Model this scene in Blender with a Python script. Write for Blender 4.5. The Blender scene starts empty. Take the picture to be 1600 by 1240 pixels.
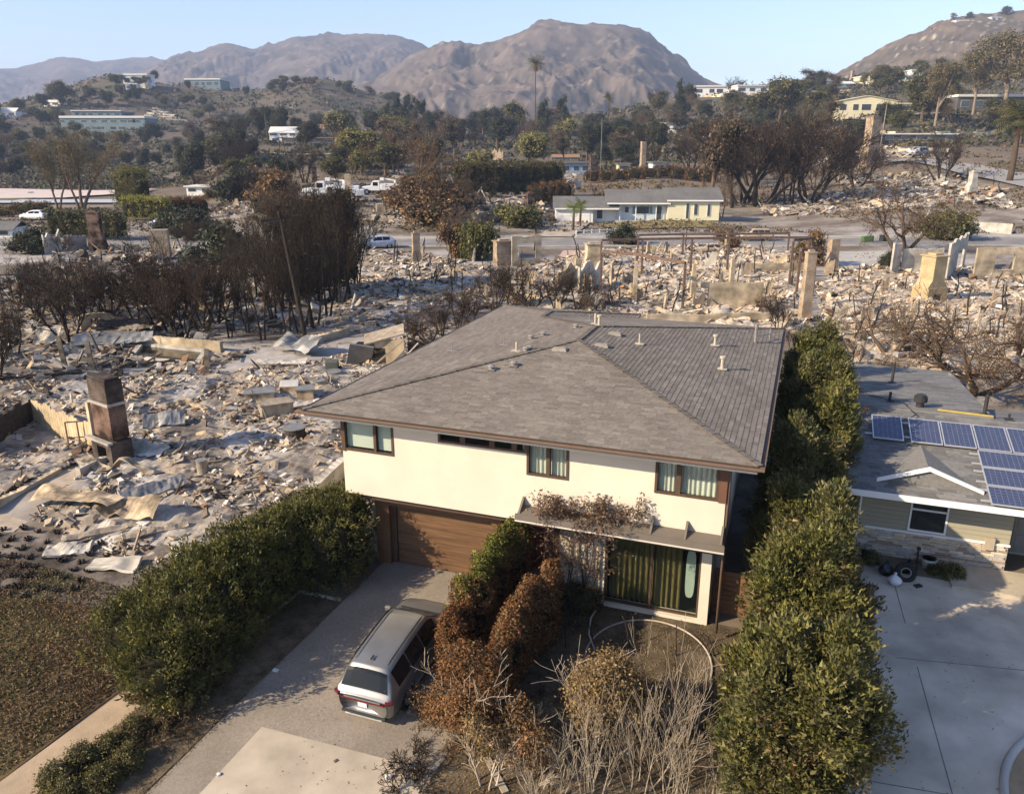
import bpy, math, random
import numpy as np
from mathutils import Matrix, Vector, Euler
S = bpy.context.scene
COL = S.collection
# ---------------------------------------------------------------- camera, sky, sun, exposure
CAM_H, PITCH, FPX = 13.35, 0.3043, 1250.0
cd = bpy.data.cameras.new('camera')
cd.sensor_fit = 'HORIZONTAL'; cd.sensor_width = 36.0; cd.lens = FPX/1600*36
cd.clip_start = 0.3; cd.clip_end = 40000
cam = bpy.data.objects.new('camera', cd); COL.objects.link(cam)
cam.location = (0, 0, CAM_H); cam.rotation_euler = (math.pi/2-PITCH, 0, 0)
S.camera = cam
SUN_AZ, SUN_EL = math.radians(248), math.radians(29.0)
world = bpy.data.worlds.new('World'); S.world = world; world.use_nodes = True
wn = world.node_tree
sky = wn.nodes.new('ShaderNodeTexSky'); sky.sky_type = 'NISHITA'; sky.sun_disc = False
sky.sun_elevation = SUN_EL; sky.sun_rotation = SUN_AZ
sky.air_density = 1.0; sky.dust_density = .6; sky.ozone_density = 1.8; sky.altitude = 0
tint = wn.nodes.new('ShaderNodeMix'); tint.data_type = 'RGBA'; tint.blend_type = 'MULTIPLY'; tint.inputs[0].default_value = 1; tint.inputs[7].default_value = (.97, .95, 1.06, 1)
wn.links.new(sky.outputs[0], tint.inputs[6]); wn.links.new(tint.outputs[2], wn.nodes['Background'].inputs[0])
wn.nodes['Background'].inputs[1].default_value = 0.125
sl = bpy.data.lights.new('sun', 'SUN'); sl.energy = 5.0; sl.angle = math.radians(0.5); sl.color = (1.0, 0.83, 0.60)
sun = bpy.data.objects.new('sun', sl); COL.objects.link(sun)
sd = Vector((math.sin(SUN_AZ)*math.cos(SUN_EL), math.cos(SUN_AZ)*math.cos(SUN_EL), math.sin(SUN_EL)))
sun.rotation_euler = sd.to_track_quat('Z', 'Y').to_euler(); sun.location = sd*300
vs = S.view_settings
vs.view_transform = 'Standard'; vs.look = 'None'; vs.gamma = 1.0; vs.use_curve_mapping = False
vs.exposure = 0.90
S.render.engine = 'CYCLES'
cy = S.cycles
cy.use_denoising = True
try: cy.denoiser = 'OPENIMAGEDENOISE'
except Exception: pass
cy.max_bounces = 6; cy.diffuse_bounces = 2; cy.glossy_bounces = 2; cy.transmission_bounces = 4
cy.transparent_max_bounces = 8; cy.volume_bounces = 0; cy.use_adaptive_sampling = True; cy.adaptive_threshold = 0.02
cy.sample_clamp_indirect = 4.0; cy.caustics_reflective = False; cy.caustics_refractive = False
R = np.random.default_rng(7)
random.seed(7)
# ---------------------------------------------------------------- materials
MATS = {}
def mat(name, col, rough=0.85, spec=0.3, metal=0.0, var=0.15, scale=3.0, bump=0.0, bscale=None, attr=False, stretch=None, col2=None, trans=0.0, coat=0.0, stain=0.0, sscale=0.35):
    """procedural material: base colour varied by two octaves of noise, optional per-vertex colour, bump"""
    if name in MATS: return MATS[name]
    m = bpy.data.materials.new(name); m.use_nodes = True; nt = m.node_tree; L = nt.links
    b = nt.nodes['Principled BSDF']
    b.inputs['Roughness'].default_value = rough; b.inputs['Metallic'].default_value = metal
    b.inputs['Specular IOR Level'].default_value = spec
    if coat: b.inputs['Coat Weight'].default_value = coat
    tc = nt.nodes.new('ShaderNodeTexCoord'); src = tc.outputs['Object']
    if stretch:
        mp = nt.nodes.new('ShaderNodeMapping'); mp.inputs['Scale'].default_value = stretch
        L.new(src, mp.inputs[0]); src = mp.outputs[0]
    n = nt.nodes.new('ShaderNodeTexNoise'); n.inputs['Scale'].default_value = scale; n.inputs['Detail'].default_value = 6; n.inputs['Roughness'].default_value = .65
    L.new(src, n.inputs['Vector'])
    mr = nt.nodes.new('ShaderNodeMapRange'); mr.inputs[1].default_value = .3; mr.inputs[2].default_value = .7
    L.new(n.outputs[0], mr.inputs[0])
    if attr:
        at = nt.nodes.new('ShaderNodeAttribute'); at.attribute_name = 'Col'
        mr.inputs[3].default_value = 1-var; mr.inputs[4].default_value = 1+var
        mx = nt.nodes.new('ShaderNodeMix'); mx.data_type = 'RGBA'; mx.blend_type = 'MULTIPLY'; mx.inputs[0].default_value = 1
        L.new(at.outputs['Color'], mx.inputs[6]); L.new(mr.outputs[0], mx.inputs[7])
        out = mx.outputs[2]
    else:
        c1 = [c*(1-var) for c in col]; c2 = list(col2) if col2 else [min(c*(1+var), .95) for c in col]
        mx = nt.nodes.new('ShaderNodeMix'); mx.data_type = 'RGBA'
        mx.inputs[6].default_value = (*c1, 1); mx.inputs[7].default_value = (*c2, 1)
        L.new(mr.outputs[0], mx.inputs[0]); out = mx.outputs[2]
    if stain:
        n2 = nt.nodes.new('ShaderNodeTexNoise'); n2.inputs['Scale'].default_value = sscale; n2.inputs['Detail'].default_value = 4
        L.new(src, n2.inputs['Vector'])
        m2 = nt.nodes.new('ShaderNodeMapRange'); m2.inputs[1].default_value = .35; m2.inputs[2].default_value = .65
        m2.inputs[3].default_value = 1-stain; m2.inputs[4].default_value = 1+stain*.4
        L.new(n2.outputs[0], m2.inputs[0])
        x2 = nt.nodes.new('ShaderNodeMix'); x2.data_type = 'RGBA'; x2.blend_type = 'MULTIPLY'; x2.inputs[0].default_value = 1
        L.new(out, x2.inputs[6]); L.new(m2.outputs[0], x2.inputs[7]); out = x2.outputs[2]
    L.new(out, b.inputs['Base Color'])
    if bump:
        bn = nt.nodes.new('ShaderNodeTexNoise'); bn.inputs['Scale'].default_value = bscale or scale*6; bn.inputs['Detail'].default_value = 5
        L.new(src, bn.inputs['Vector'])
        bp = nt.nodes.new('ShaderNodeBump'); bp.inputs['Strength'].default_value = bump; bp.inputs['Distance'].default_value = .03
        L.new(bn.outputs[0], bp.inputs['Height']); L.new(bp.outputs[0], b.inputs['Normal'])
    if trans:
        t = nt.nodes.new('ShaderNodeBsdfTranslucent'); L.new(out, t.inputs[0])
        ms = nt.nodes.new('ShaderNodeMixShader'); ms.inputs[0].default_value = trans
        L.new(b.outputs[0], ms.inputs[1]); L.new(t.outputs[0], ms.inputs[2])
        L.new(ms.outputs[0], nt.nodes['Material Output'].inputs['Surface'])
    MATS[name] = m
    return m
def glass(name, tint=(.02,.03,.03), rough=.05, alpha=.75):
    """dark window glass: a glossy sheet that lets some of what is behind show"""
    if name in MATS: return MATS[name]
    m = bpy.data.materials.new(name); m.use_nodes = True; nt = m.node_tree; L = nt.links
    b = nt.nodes['Principled BSDF']; b.inputs['Base Color'].default_value = (*tint, 1); b.inputs['Roughness'].default_value = rough
    b.inputs['Specular IOR Level'].default_value = .6
    t = nt.nodes.new('ShaderNodeBsdfTransparent'); t.inputs[0].default_value = (.97,.985,.97,1)
    ms = nt.nodes.new('ShaderNodeMixShader'); ms.inputs[0].default_value = alpha
    L.new(t.outputs[0], ms.inputs[1]); L.new(b.outputs[0], ms.inputs[2]); L.new(ms.outputs[0], nt.nodes['Material Output'].inputs['Surface'])
    MATS[name] = m
    return m
# ---------------------------------------------------------------- objects
def link(o, parent=None):
    COL.objects.link(o)
    if parent is not None: o.parent = parent
    return o
def tag(o, label=None, cat=None, group=None, kind=None):
    if label: o['label'] = label
    if cat: o['category'] = cat
    if group: o['group'] = group
    if kind: o['kind'] = kind
    return o
def thing(name, label, cat, loc=(0,0,0), rz=0.0, group=None, scale=1.0):
    o = bpy.data.objects.new(name, None); link(o)
    o.empty_display_size = .2
    o.location = loc; o.rotation_euler = (0, 0, rz); o.scale = (scale,)*3
    return tag(o, label, cat, group)
def kids(o): return [c for c in bpy.data.objects if c.parent == o] if False else list(o.children)
def copy_tree(o, parent=None):
    c = o.copy(); COL.objects.link(c)
    if parent is not None: c.parent = parent
    for ch in o.children: copy_tree(ch, c)
    return c
def dup(o, loc, rz=0.0, label=None, group=None, scale=None):
    c = copy_tree(o); c.location = loc; c.rotation_euler = (0, 0, rz)
    if scale is not None: c.scale = scale if hasattr(scale, '__len__') else (scale,)*3
    if label: c['label'] = label
    if group: c['group'] = group
    return c
def mesh_np(name, V, faces, col=None, smooth=False):
    """faces: list of (N,k) int arrays"""
    V = np.asarray(V, np.float32).reshape(-1, 3)
    me = bpy.data.meshes.new(name)
    me.vertices.add(len(V)); me.vertices.foreach_set('co', V.ravel())
    fs = [np.asarray(f, np.int32) for f in faces if len(f)]
    tot = np.concatenate([np.full(len(f), f.shape[1], np.int32) for f in fs])
    idx = np.concatenate([f.ravel() for f in fs])
    me.loops.add(len(idx)); me.loops.foreach_set('vertex_index', idx)
    me.polygons.add(len(tot))
    st = np.concatenate([[0], np.cumsum(tot)[:-1]]).astype(np.int32)
    me.polygons.foreach_set('loop_start', st); me.polygons.foreach_set('loop_total', tot)
    me.polygons.foreach_set('use_smooth', np.full(len(tot), bool(smooth)))
    if col is not None:
        c = np.asarray(col, np.float32)
        if c.shape[1] == 3: c = np.concatenate([c, np.ones((len(c), 1), np.float32)], 1)
        a = me.color_attributes.new('Col', 'FLOAT_COLOR', 'POINT'); a.data.foreach_set('color', c.ravel())
    me.update(calc_edges=True)
    return me
def obj(name, me, m=None, parent=None):
    if m is not None and not me.materials:
        for x in (m if isinstance(m, (list, tuple)) else [m]): me.materials.append(x)
    return link(bpy.data.objects.new(name, me), parent)
BOXF = np.array([[0,3,2,1],[4,5,6,7],[0,1,5,4],[1,2,6,5],[2,3,7,6],[3,0,4,7]])
class MB:
    """collects simple solids into one mesh"""
    def __init__(s): s.v = []; s.f = []; s.c = []; s.n = 0; s.cur = None
    def add(s, V, F, col=None):
        V = np.asarray(V, float).reshape(-1, 3); s.v.append(V)
        for f in F: s.f.append([int(i)+s.n for i in f])
        s.c.append(np.tile(np.array(col if col is not None else (.5,.5,.5), float), (len(V), 1)))
        s.n += len(V); return s
    def box(s, x0, x1, y0, y1, z0, z1, col=None):
        return s.add([(x0,y0,z0),(x1,y0,z0),(x1,y1,z0),(x0,y1,z0),(x0,y0,z1),(x1,y0,z1),(x1,y1,z1),(x0,y1,z1)], BOXF, col)
    def obox(s, c, size, rot=(0,0,0), col=None):
        M = np.array(Euler(rot).to_matrix()); h = np.array(size)/2
        V = np.array([(-1,-1,-1),(1,-1,-1),(1,1,-1),(-1,1,-1),(-1,-1,1),(1,-1,1),(1,1,1),(-1,1,1)])*h
        return s.add(V@M.T+np.array(c), BOXF, col)
    def prism(s, poly, z0, z1, col=None):
        n = len(poly); V = [(*p[:2], z0) for p in poly]+[(*p[:2], z1) for p in poly]
        F = [list(range(n))[::-1], list(range(n, 2*n))]+[[i, (i+1)%n, n+(i+1)%n, n+i] for i in range(n)]
        return s.add(V, F, col)
    def extr(s, poly, axis, a, b, col=None):
        """extrude a 2D outline along an axis: 'x' outline in (y,z); 'y' outline in (x,z)"""
        n = len(poly)
        mk = (lambda p, t: (t, p[0], p[1])) if axis == 'x' else (lambda p, t: (p[0], t, p[1]))
        V = [mk(p, a) for p in poly]+[mk(p, b) for p in poly]
        F = [list(range(n)), list(range(n, 2*n))[::-1]]+[[i, n+i, n+(i+1)%n, (i+1)%n] for i in range(n)]
        return s.add(V, F, col)
    def bar(s, a, b, w, h=None, col=None):
        a, b = Vector(a), Vector(b); d = b-a; L = d.length
        q = d.to_track_quat('X', 'Z'); M = np.array(q.to_matrix()); h = h or w
        V = np.array([(-1,-1,-1),(1,-1,-1),(1,1,-1),(-1,1,-1),(-1,-1,1),(1,-1,1),(1,1,1),(-1,1,1)])*np.array([L/2, w/2, h/2])
        return s.add(V@M.T+np.array((a+b)/2), BOXF, col)
    def tube(s, pts, r, n=6, col=None, cap=True):
        V, F = tube_np(pts, r, n)
        s.add(V, F, col)
        if cap:
            m = len(V); k = s.n-m
            s.f.append([k+i for i in range(n)][::-1]); s.f.append([k+m-n+i for i in range(n)])
        return s
    def cyl(s, c, r, z0, z1, n=12, col=None, r2=None):
        return s.tube([(c[0],c[1],z0),(c[0],c[1],z1)], [r, r if r2 is None else r2], n, col)
    def quad(s, a, b, c, d, col=None): return s.add([a,b,c,d], [[0,1,2,3]], col)
    def mesh(s, name, smooth=False, col=False):
        V = np.concatenate(s.v)
        by = {}
        for f in s.f: by.setdefault(len(f), []).append(f)
        return mesh_np(name, V, [np.array(x) for x in by.values()], np.concatenate(s.c) if col else None, smooth)
    def build(s, name, m, parent=None, smooth=False, col=False, bevel=0.0):
        o = obj(name, s.mesh(name, smooth, col), m, parent)
        if bevel:
            b = o.modifiers.new('bevel', 'BEVEL'); b.width = bevel; b.segments = 2; b.limit_method = 'ANGLE'; b.angle_limit = .6
        return o
def tube_np(pts, r, n=5):
    P = np.asarray(pts, float); k = len(P)
    r = np.broadcast_to(np.asarray(r, float), (k,))
    T = np.gradient(P, axis=0); T /= np.linalg.norm(T, axis=1, keepdims=True)+1e-9
    ref = np.array([0,0,1.]) if abs(T[:,2]).mean() < .8 else np.array([1.,0,0])
    A = np.cross(T, ref); A /= np.linalg.norm(A, axis=1, keepdims=True)+1e-9
    B = np.cross(T, A)
    an = np.arange(n)*2*np.pi/n
    V = P[:,None]+r[:,None,None]*(A[:,None]*np.cos(an)[None,:,None]+B[:,None]*np.sin(an)[None,:,None])
    i = np.arange(k-1)[:,None]*n; j = np.arange(n)[None]; jn = (j+1)%n
    F = np.stack([i+j, i+jn, i+n+jn, i+n+j], -1).reshape(-1, 4)
    return V.reshape(-1, 3), F
def tubes(polys, name, col=None):
    Vs, Fs, n0 = [], [], 0
    for pts, r, n in polys:
        V, F = tube_np(pts, r, n); Vs.append(V); Fs.append(F+n0); n0 += len(V)
    return mesh_np(name, np.concatenate(Vs), [np.concatenate(Fs)], None, True)
def vnoise(P, seed=0, freq=1.0, octs=3):
    """smooth pseudo-noise in about [-1,1]: rotated sines"""
    P = np.asarray(P, float)*freq; rr = np.random.default_rng(seed); out = np.zeros(P.shape[:-1]); amp = 1; tot = 0
    for o in range(octs):
        acc = 0
        for k in range(4):
            d = rr.normal(size=P.shape[-1]); d /= np.linalg.norm(d); acc = acc+np.sin(P@d*(1+.35*k)*2.1+rr.uniform(0, 6.28)+1.3*np.sin(P@rr.normal(size=P.shape[-1])*.9+rr.uniform(0,6)))
        out += amp*acc/2.6; tot += amp; amp *= .5; P = P*2.07
    return out/tot
# ---------------------------------------------------------------- pixel helpers and terrain heights
CP, SP = math.cos(PITCH), math.sin(PITCH)
def ray(u, v):
    a, b = (u-800)/FPX, (v-620)/FPX
    return np.array([a, CP-b*SP, -SP-b*CP])
def unz(u, v, z=0.0):
    d = ray(u, v); t = (z-CAM_H)/d[2]; return Vector((d[0]*t, d[1]*t, z))
def at(u, v, Y):
    d = ray(u, v); t = Y/d[1]; return Vector((d[0]*t, Y, CAM_H+d[2]*t))
def zflat(v, Y): d = ray(800, v); return CAM_H+d[2]*Y/d[1]
HX0, HY0, HTH = -6.368, 23.08, -0.347
hc, hs_ = math.cos(HTH), math.sin(HTH)
def HW(X, Y, Z=0.0): return Vector((HX0+X*hc-Y*hs_, HY0+X*hs_+Y*hc, Z))   # house frame -> world
YS = .11
TCOL = {  # pixel column -> (distance, pixel row of the ground there); None = level with the street
 -250: [(130,None),(165,331),(210,318),(300,302),(420,268),(520,238),(620,210),(720,172),(800,160)],
 0: [(130,None),(165,333),(210,318),(300,301),(420,270),(520,238),(620,205),(720,172),(800,160)],
 200: [(130,None),(165,330),(210,318),(300,301),(420,272),(520,240),(600,214),(700,185),(800,150),(900,118)],
 300: [(130,None),(165,333),(210,316),(300,296),(360,272),(440,248),(560,222),(700,190),(800,160),(900,130)],
 400: [(130,None),(150,335),(165,328),(200,312),(240,290),(300,262),(345,241),(420,222),(520,206),(650,197),(800,165),(900,132)],
 500: [(128,None),(140,345),(152,314),(170,306),(220,288),(300,262),(345,242),(420,222),(520,207),(650,197),(800,155),(900,119)],
 600: [(128,None),(142,345),(160,308),(200,296),(260,278),(330,250),(420,226),(520,209),(650,197),(800,170),(900,148)],
 700: [(127,None),(150,330),(170,308),(220,296),(300,272),(380,245),(480,220),(600,205),(700,196)],
 800: [(126,None),(155,335),(175,312),(220,298),(300,270),(400,240),(500,218),(620,198),(720,190)],
 920: [(126,None),(150,348),(165,338),(200,305),(300,268),(400,236),(500,215),(620,190),(700,178)],
 1040: [(126,None),(150,343),(165,336),(200,300),(300,250),(420,212),(520,188),(640,152)],
 1200: [(130,None),(160,340),(200,308),(260,275),(330,240),(420,198),(520,163),(640,130)],
 1400: [(130,None),(160,330),(200,293),(235,262),(300,228),(370,188),(460,160),(560,132),(680,104)],
 1600: [(130,None),(150,338),(180,297),(210,272),(260,246),(340,212),(430,172),(560,128),(700,98)],
 1850: [(130,None),(150,335),(180,290),(210,265),(260,236),(340,200),(430,160),(560,116),(700,86)]}
def _kcol(u): d = ray(u, 300); return d[0]/d[1]
TK = np.array([_kcol(u) for u in TCOL]); TY = np.concatenate([np.linspace(0, 120, 7), np.linspace(124, 260, 69), np.linspace(264, 1000, 185), np.array([1050,1150,1300,1600,2500,6000,14000])])
TZ = np.zeros((len(TK), len(TY)))
for i, (u, lst) in enumerate(TCOL.items()):
    ys = [0, 100]+[y for y, v in lst]; zs = [0, 0]+[0.0 if v is None else zflat(v, y) for y, v in lst]
    yl, zl = ys[-1], zs[-1]
    ys += [yl+60, yl+330, 14000]; zs += [zl-1, min(zl*.35, 10), 0]
    TZ[i] = np.interp(TY, ys, zs)
ker = np.array([1,2,3,2,1.])/9                                       # soften the knees of the profile
TZs = TZ.copy()
for i in range(len(TK)): TZs[i, 30:-10] = np.convolve(TZ[i], ker, 'same')[30:-10]
TZ = TZs
def gz0(x, y):
    x = np.asarray(x, float); y = np.maximum(np.asarray(y, float), 1.0)
    k = np.clip(x/y, TK[0], TK[-1]); i = np.clip(np.searchsorted(TK, k)-1, 0, len(TK)-2)
    t = (k-TK[i])/(TK[i+1]-TK[i]); t = t*t*(3-2*t)
    j = np.clip(np.searchsorted(TY, y)-1, 0, len(TY)-2); s = np.clip((y-TY[j])/(TY[j+1]-TY[j]), 0, 1)
    a = TZ[i,j]*(1-s)+TZ[i,j+1]*s; b = TZ[i+1,j]*(1-s)+TZ[i+1,j+1]*s
    return a*(1-t)+b*t
def gz(x, y):
    x = np.asarray(x, float); y = np.asarray(y, float); z = gz0(x, y)
    Yh = -(x-HX0)*hs_+(y-HY0)*hc                                      # the front yards fall towards the street in front
    z = z-YS*np.clip(1.6-Yh, 0, 40)
    w = np.clip((y-170)/200, 0, 1)*np.clip((1500-y)/500, 0, 1)
    Q = np.stack([x, y], -1)
    return z+w*(1.3*vnoise(Q, 3, 1/60, 3)+.35*vnoise(Q, 5, 1/11, 2)) + np.clip((y-420)/300, 0, 1)*np.clip((1500-y)/400,0,1)*5*(vnoise(Q, 8, 1/130, 3)-.3)
def gzf(x, y): return float(gz(np.array([x]), np.array([y]))[0])
_Ys = np.concatenate([np.linspace(8, 130, 500), np.linspace(130.3, 1100, 2200)])
def G(u, v, dz=0.0):
    """the point of the ground seen at pixel (u, v)"""
    d = ray(u, v); xs = d[0]/d[1]*_Ys; zs = CAM_H+d[2]/d[1]*_Ys
    hit = np.nonzero(zs < gz(xs, _Ys)+dz)[0]
    i = hit[0] if len(hit) else len(_Ys)-1
    return Vector((xs[i], _Ys[i], gzf(xs[i], _Ys[i])))
def pxm(Y): return Y/FPX                                              # metres per photo pixel at distance Y

def RS(p):
    """a level-ground point moved along its line of sight onto the falling front yard"""
    p = Vector((p[0], p[1], 0)); C = Vector((0, 0, CAM_H)); d = p-C; t = 1.0
    for _ in range(40):
        q = C+d*t; t = .5*t+.5*(gzf(q[0], q[1])-CAM_H)/d[2]
    q = C+d*t; return Vector((q[0], q[1], gzf(q[0], q[1])))
def HP(u, v, h=0.0):
    """ground point under a feature seen at pixel (u, v), h metres above the ground (near yards)"""
    d = ray(u, v); z = h
    for _ in range(50):
        t = (z-CAM_H)/d[2]; z = .5*z+.5*(h+gzf(d[0]*t, d[1]*t))
    return Vector((d[0]*t, d[1]*t, gzf(d[0]*t, d[1]*t)))
def HS(X, Y): return RS(HW(X, Y))
def toH(p): x, y = p[0]-HX0, p[1]-HY0; return (x*hc+y*hs_, -x*hs_+y*hc)
# ---------------------------------------------------------------- ground
def ground_colors(x, y, z):
    Q = np.stack([x, y], -1); n1 = vnoise(Q, 11, 1/9, 4); n2 = vnoise(Q, 12, 1/2.2, 3); n3 = vnoise(Q, 13, 1/45, 3)
    dirt = np.array([.155,.125,.095]); ash = np.array([.36,.33,.30]); brown = np.array([.20,.15,.095]); scrub = np.array([.075,.068,.046]); far = np.array([.115,.092,.068]); green=np.array([.085,.09,.04])
    c = np.tile(dirt, (len(x), 1)).astype(float)
    def mixin(c, col, w): return c*(1-w[:,None])+np.array(col)*w[:,None]
    c = mixin(c, ash, np.clip(.5+n1*1.2, 0, 1)*((y > 26) & (y < 200)))
    c = mixin(c, [.07,.06,.05], np.clip(n2*1.4-.2, 0, .7))
    f = np.clip((y-125)/40, 0, 1)
    c = mixin(c, brown, f*np.clip(.45+n1, 0, 1)*.8)
    f = np.clip((y-260)/200, 0, 1)
    c = mixin(c, far, f); c = mixin(c, scrub, f*np.clip(n1*1.3+n3*.9+.15, 0, .85)); c = mixin(c, green, f*np.clip(n3*1.2-.3, 0, .4))
    c = mixin(c, [.27,.22,.16], f*np.clip(-n1*1.3+n2*.5-.7, 0, .6))
    return c*(1+.14*n2[:,None])
ks = np.linspace(-1.2, 1.2, 300)
ys = np.concatenate([np.linspace(2, 60, 100), np.linspace(60.5, 260, 160), np.linspace(262, 1000, 170), np.linspace(1020, 2400, 30), np.array([3000,4000,6000,9000,14000])])
KK, YY = np.meshgrid(ks, ys); XX = KK*(YY+4)
ZZ = gz(XX.ravel(), YY.ravel())
nk, ny = len(ks), len(ys); ii = (np.arange(ny-1)[:,None]*nk+np.arange(nk-1)[None]).ravel()
V = np.stack([XX.ravel(), YY.ravel(), ZZ], -1)
gm = mat('ground_mat', (1,1,1), .95, .1, attr=True, var=.25, scale=1.1, bump=.5, bscale=3)
me = mesh_np('ground', V, [np.stack([ii, ii+1, ii+1+nk, ii+nk], -1)], ground_colors(V[:,0], V[:,1], V[:,2]), True)
tag(obj('ground', me, gm), kind='structure')
# the strip of ground under and behind the viewpoint
MB().box(-40, 40, -60, 2.2, -2.9, -2.6).build('ground_behind', mat('dirt', (.155,.125,.095), .95, .1, bump=.4))['kind'] = 'structure'
def sheet(name, pts, m, z=0.006, thick=0.0, kind='structure', sub=0):
    """a flat polygon in world xy; laid on the terrain when sub is set"""
    b = MB(); n = len(pts)
    if thick: b.prism([(p[0], p[1]) for p in pts], z, z+thick)
    else: b.add([(p[0], p[1], z) for p in pts], [list(range(n))])
    o = b.build(name, m); tag(o, kind=kind); return o
def ribbon(name, centre, width, m, lift=.08, n=40, across=6):
    """a road laid over the terrain along a polyline of world points"""
    C = np.array([(p[0], p[1]) for p in centre], float); d = np.concatenate([[0], np.cumsum(np.linalg.norm(np.diff(C, axis=0), axis=1))])
    t = np.linspace(0, d[-1], n); P = np.stack([np.interp(t, d, C[:,0]), np.interp(t, d, C[:,1])], -1)
    T = np.gradient(P, axis=0); T /= np.linalg.norm(T, axis=1, keepdims=True); N = np.stack([-T[:,1], T[:,0]], -1)
    wv = np.interp(t, d, width) if hasattr(width, '__len__') else np.full(n, width)
    o = np.linspace(-.5, .5, across)
    X = P[:,None]+N[:,None]*(o[None,:,None]*wv[:,None,None]); X = X.reshape(-1, 2)
    z = gz(X[:,0], X[:,1]).reshape(n, across); z = np.maximum(z, z.mean(1, keepdims=True)).ravel()+lift
    ii = (np.arange(n-1)[:,None]*across+np.arange(across-1)[None]).ravel()
    me = mesh_np(name, np.concatenate([X, z[:,None]], 1), [np.stack([ii, ii+across, ii+1+across, ii+1], -1)], None, True)
    return tag(obj(name, me, m), kind='structure')
M_asph = mat('asphalt', (.22,.205,.19), .9, .2, var=.12, scale=.8, bump=.1, stain=.2)
M_conc = mat('concrete', (.40,.375,.33), .85, .2, var=.1, scale=1.2, bump=.15, bscale=40, stain=.18)
M_concw = mat('concrete_pale', (.385,.33,.255), .85, .2, var=.1, scale=1.5, bump=.15, bscale=40, stain=.22, sscale=.6)
M_aggr = mat('aggregate', (.235,.20,.16), .9, .2, var=.2, scale=14, bump=.5, bscale=60, stain=.15, sscale=.8)
M_path = mat('tan_path', (.345,.262,.175), .9, .2, var=.15, scale=2.5, bump=.3, bscale=25, stain=.15)
M_dirt = mat('dark_dirt', (.115,.09,.062), .95, .1, var=.5, scale=2.5, bump=.8, bscale=12, stain=.3)
M_lawn = mat('burnt_lawn', (.105,.07,.042), .95, .1, var=.5, scale=1.3, bump=.8, bscale=16, col2=(.13,.095,.05), stain=.5, sscale=.5)
# street across the picture with kerbs and a pavement, then side roads
def P2(u, v): p = unz(u, v); return (p[0], p[1])
ST0, ST1 = unz(-500, 392), unz(1900, 376)
def st(off): return [(ST0[0]-150, ST0[1]+off), (ST0[0], ST0[1]+off), (ST1[0], ST1[1]+off), (ST1[0]+150, ST1[1]+off)]
def band(name, a, b, m, z, thick=0.0): return sheet(name, st(a)+st(b)[::-1], m, z, thick)
ST0 = Vector((-190, 112, 0)); ST1 = Vector((190, 117.5, 0))
band('road', -2.5, 7.0, M_asph, .012)
band('kerb', 7.0, 7.25, M_conc, .0, .13); band('kerb', -2.75, -2.5, M_conc, .0, .13)
band('pavement', 8.6, 10.0, M_conc, .0, .10)
ribbon('side_road', [G(1380, 254), G(1440, 252), G(1500, 262), G(1545, 272), G(1640, 292), G(1800, 330)], [9,10,12,14,14,14], mat('asphalt_far', (.27,.255,.235), .9, .2, var=.08, scale=.3), .25)
ribbon('terrace_road', [G(330, 237), G(400, 240), G(470, 243), G(545, 243), G(600, 246)], [4,4,4,4,4], mat('tan_road', (.52,.42,.31), .9, .2, var=.1, scale=.3), .35, 50)
ribbon('hill_road', [G(1290, 186), G(1370, 188), G(1440, 180), G(1600, 186)], 5, mat('asphalt_hill', (.3,.26,.22), .9, .2, var=.1, scale=.3), .4)
# the wide pale highway at the left, two carriageways and a median
hw = mat('highway_pink', (.56,.46,.40), .9, .2, var=.08, scale=.15)
hb = mat('highway_blue', (.40,.41,.42), .9, .2, var=.06, scale=.15)
ribbon('highway', [(-330, 265), (-230, 262), (-160, 262), (-126, 262)], 62, hw, .5, 30, 12)
ribbon('frontage_road', [(-330, 203), (-200, 205), (-130, 212), (-100, 213)], 16, hb, .4, 30, 6)
ribbon('verge', [(-330, 222), (-200, 222), (-131, 222)], 12, mat('verge_grass', (.12,.12,.05), .95, .1, var=.3, scale=.5), .55, 24)
# front yards: flat pieces on the falling ground, split where the slope begins
def yard(name, pts, m, lift, kind='structure', flat=False):
    P = [np.array(toH(RS(p)) if not flat else toH(p)) for p in pts]; b = MB()
    for f in ((lambda q: q[1]-1.6), (lambda q: 1.6-q[1])):
        q = clip(P, f)
        if len(q) > 2:
            W = [HW(a[0], a[1]) for a in q]; b.add([(w[0], w[1], min(0, -YS*(1.6-a[1]))+lift) for w, a in zip(W, q)], [list(range(len(q)))])
    return tag(b.build(name, m), kind=kind)
def clip(poly, f):
    out = []; n = len(poly)
    for i in range(n):
        a, b = poly[i], poly[(i+1)%n]; fa, fb = f(a), f(b)
        if fa >= 0: out.append(a)
        if fa*fb < 0:
            t = fa/(fa-fb); out.append(a+(b-a)*t)
    return out
yard('driveway', [HW(1.65,1.7), HW(1.65,-5.8), HW(1.75,-14), HW(7.2,-14), HW(7.4,1.7)], M_aggr, .03)
yard('driveway_apron', [HW(2.75,-6.56), HW(2.85,-14), HW(7.6,-14), HW(7.2,-6.46)], M_concw, .036)
yard('planting_strip', [HW(-.55,-1.05), HW(-.75,-12), HW(1.63,-12), HW(1.63,-1.1)], M_dirt, .026)
def gbar(name, pts, w, h, m, lift=.03):
    b = MB(); Q = [RS(p) for p in pts]
    for a, c in zip(Q, Q[1:]): b.bar((a[0], a[1], gzf(a[0],a[1])+lift), (c[0], c[1], gzf(c[0],c[1])+lift), w, h)
    return tag(b.build(name, m), kind='structure')
gbar('garden_kerb', [HW(-.2,-7), HW(.1,-1.05), HW(1.55,-1.05)], .08, .12, M_conc)
yard('front_path', [HW(-1.38,-6.3), HW(-1.75,-13), HW(-.5,-13), HW(-.58,-6.5)], M_path, .032)
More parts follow.
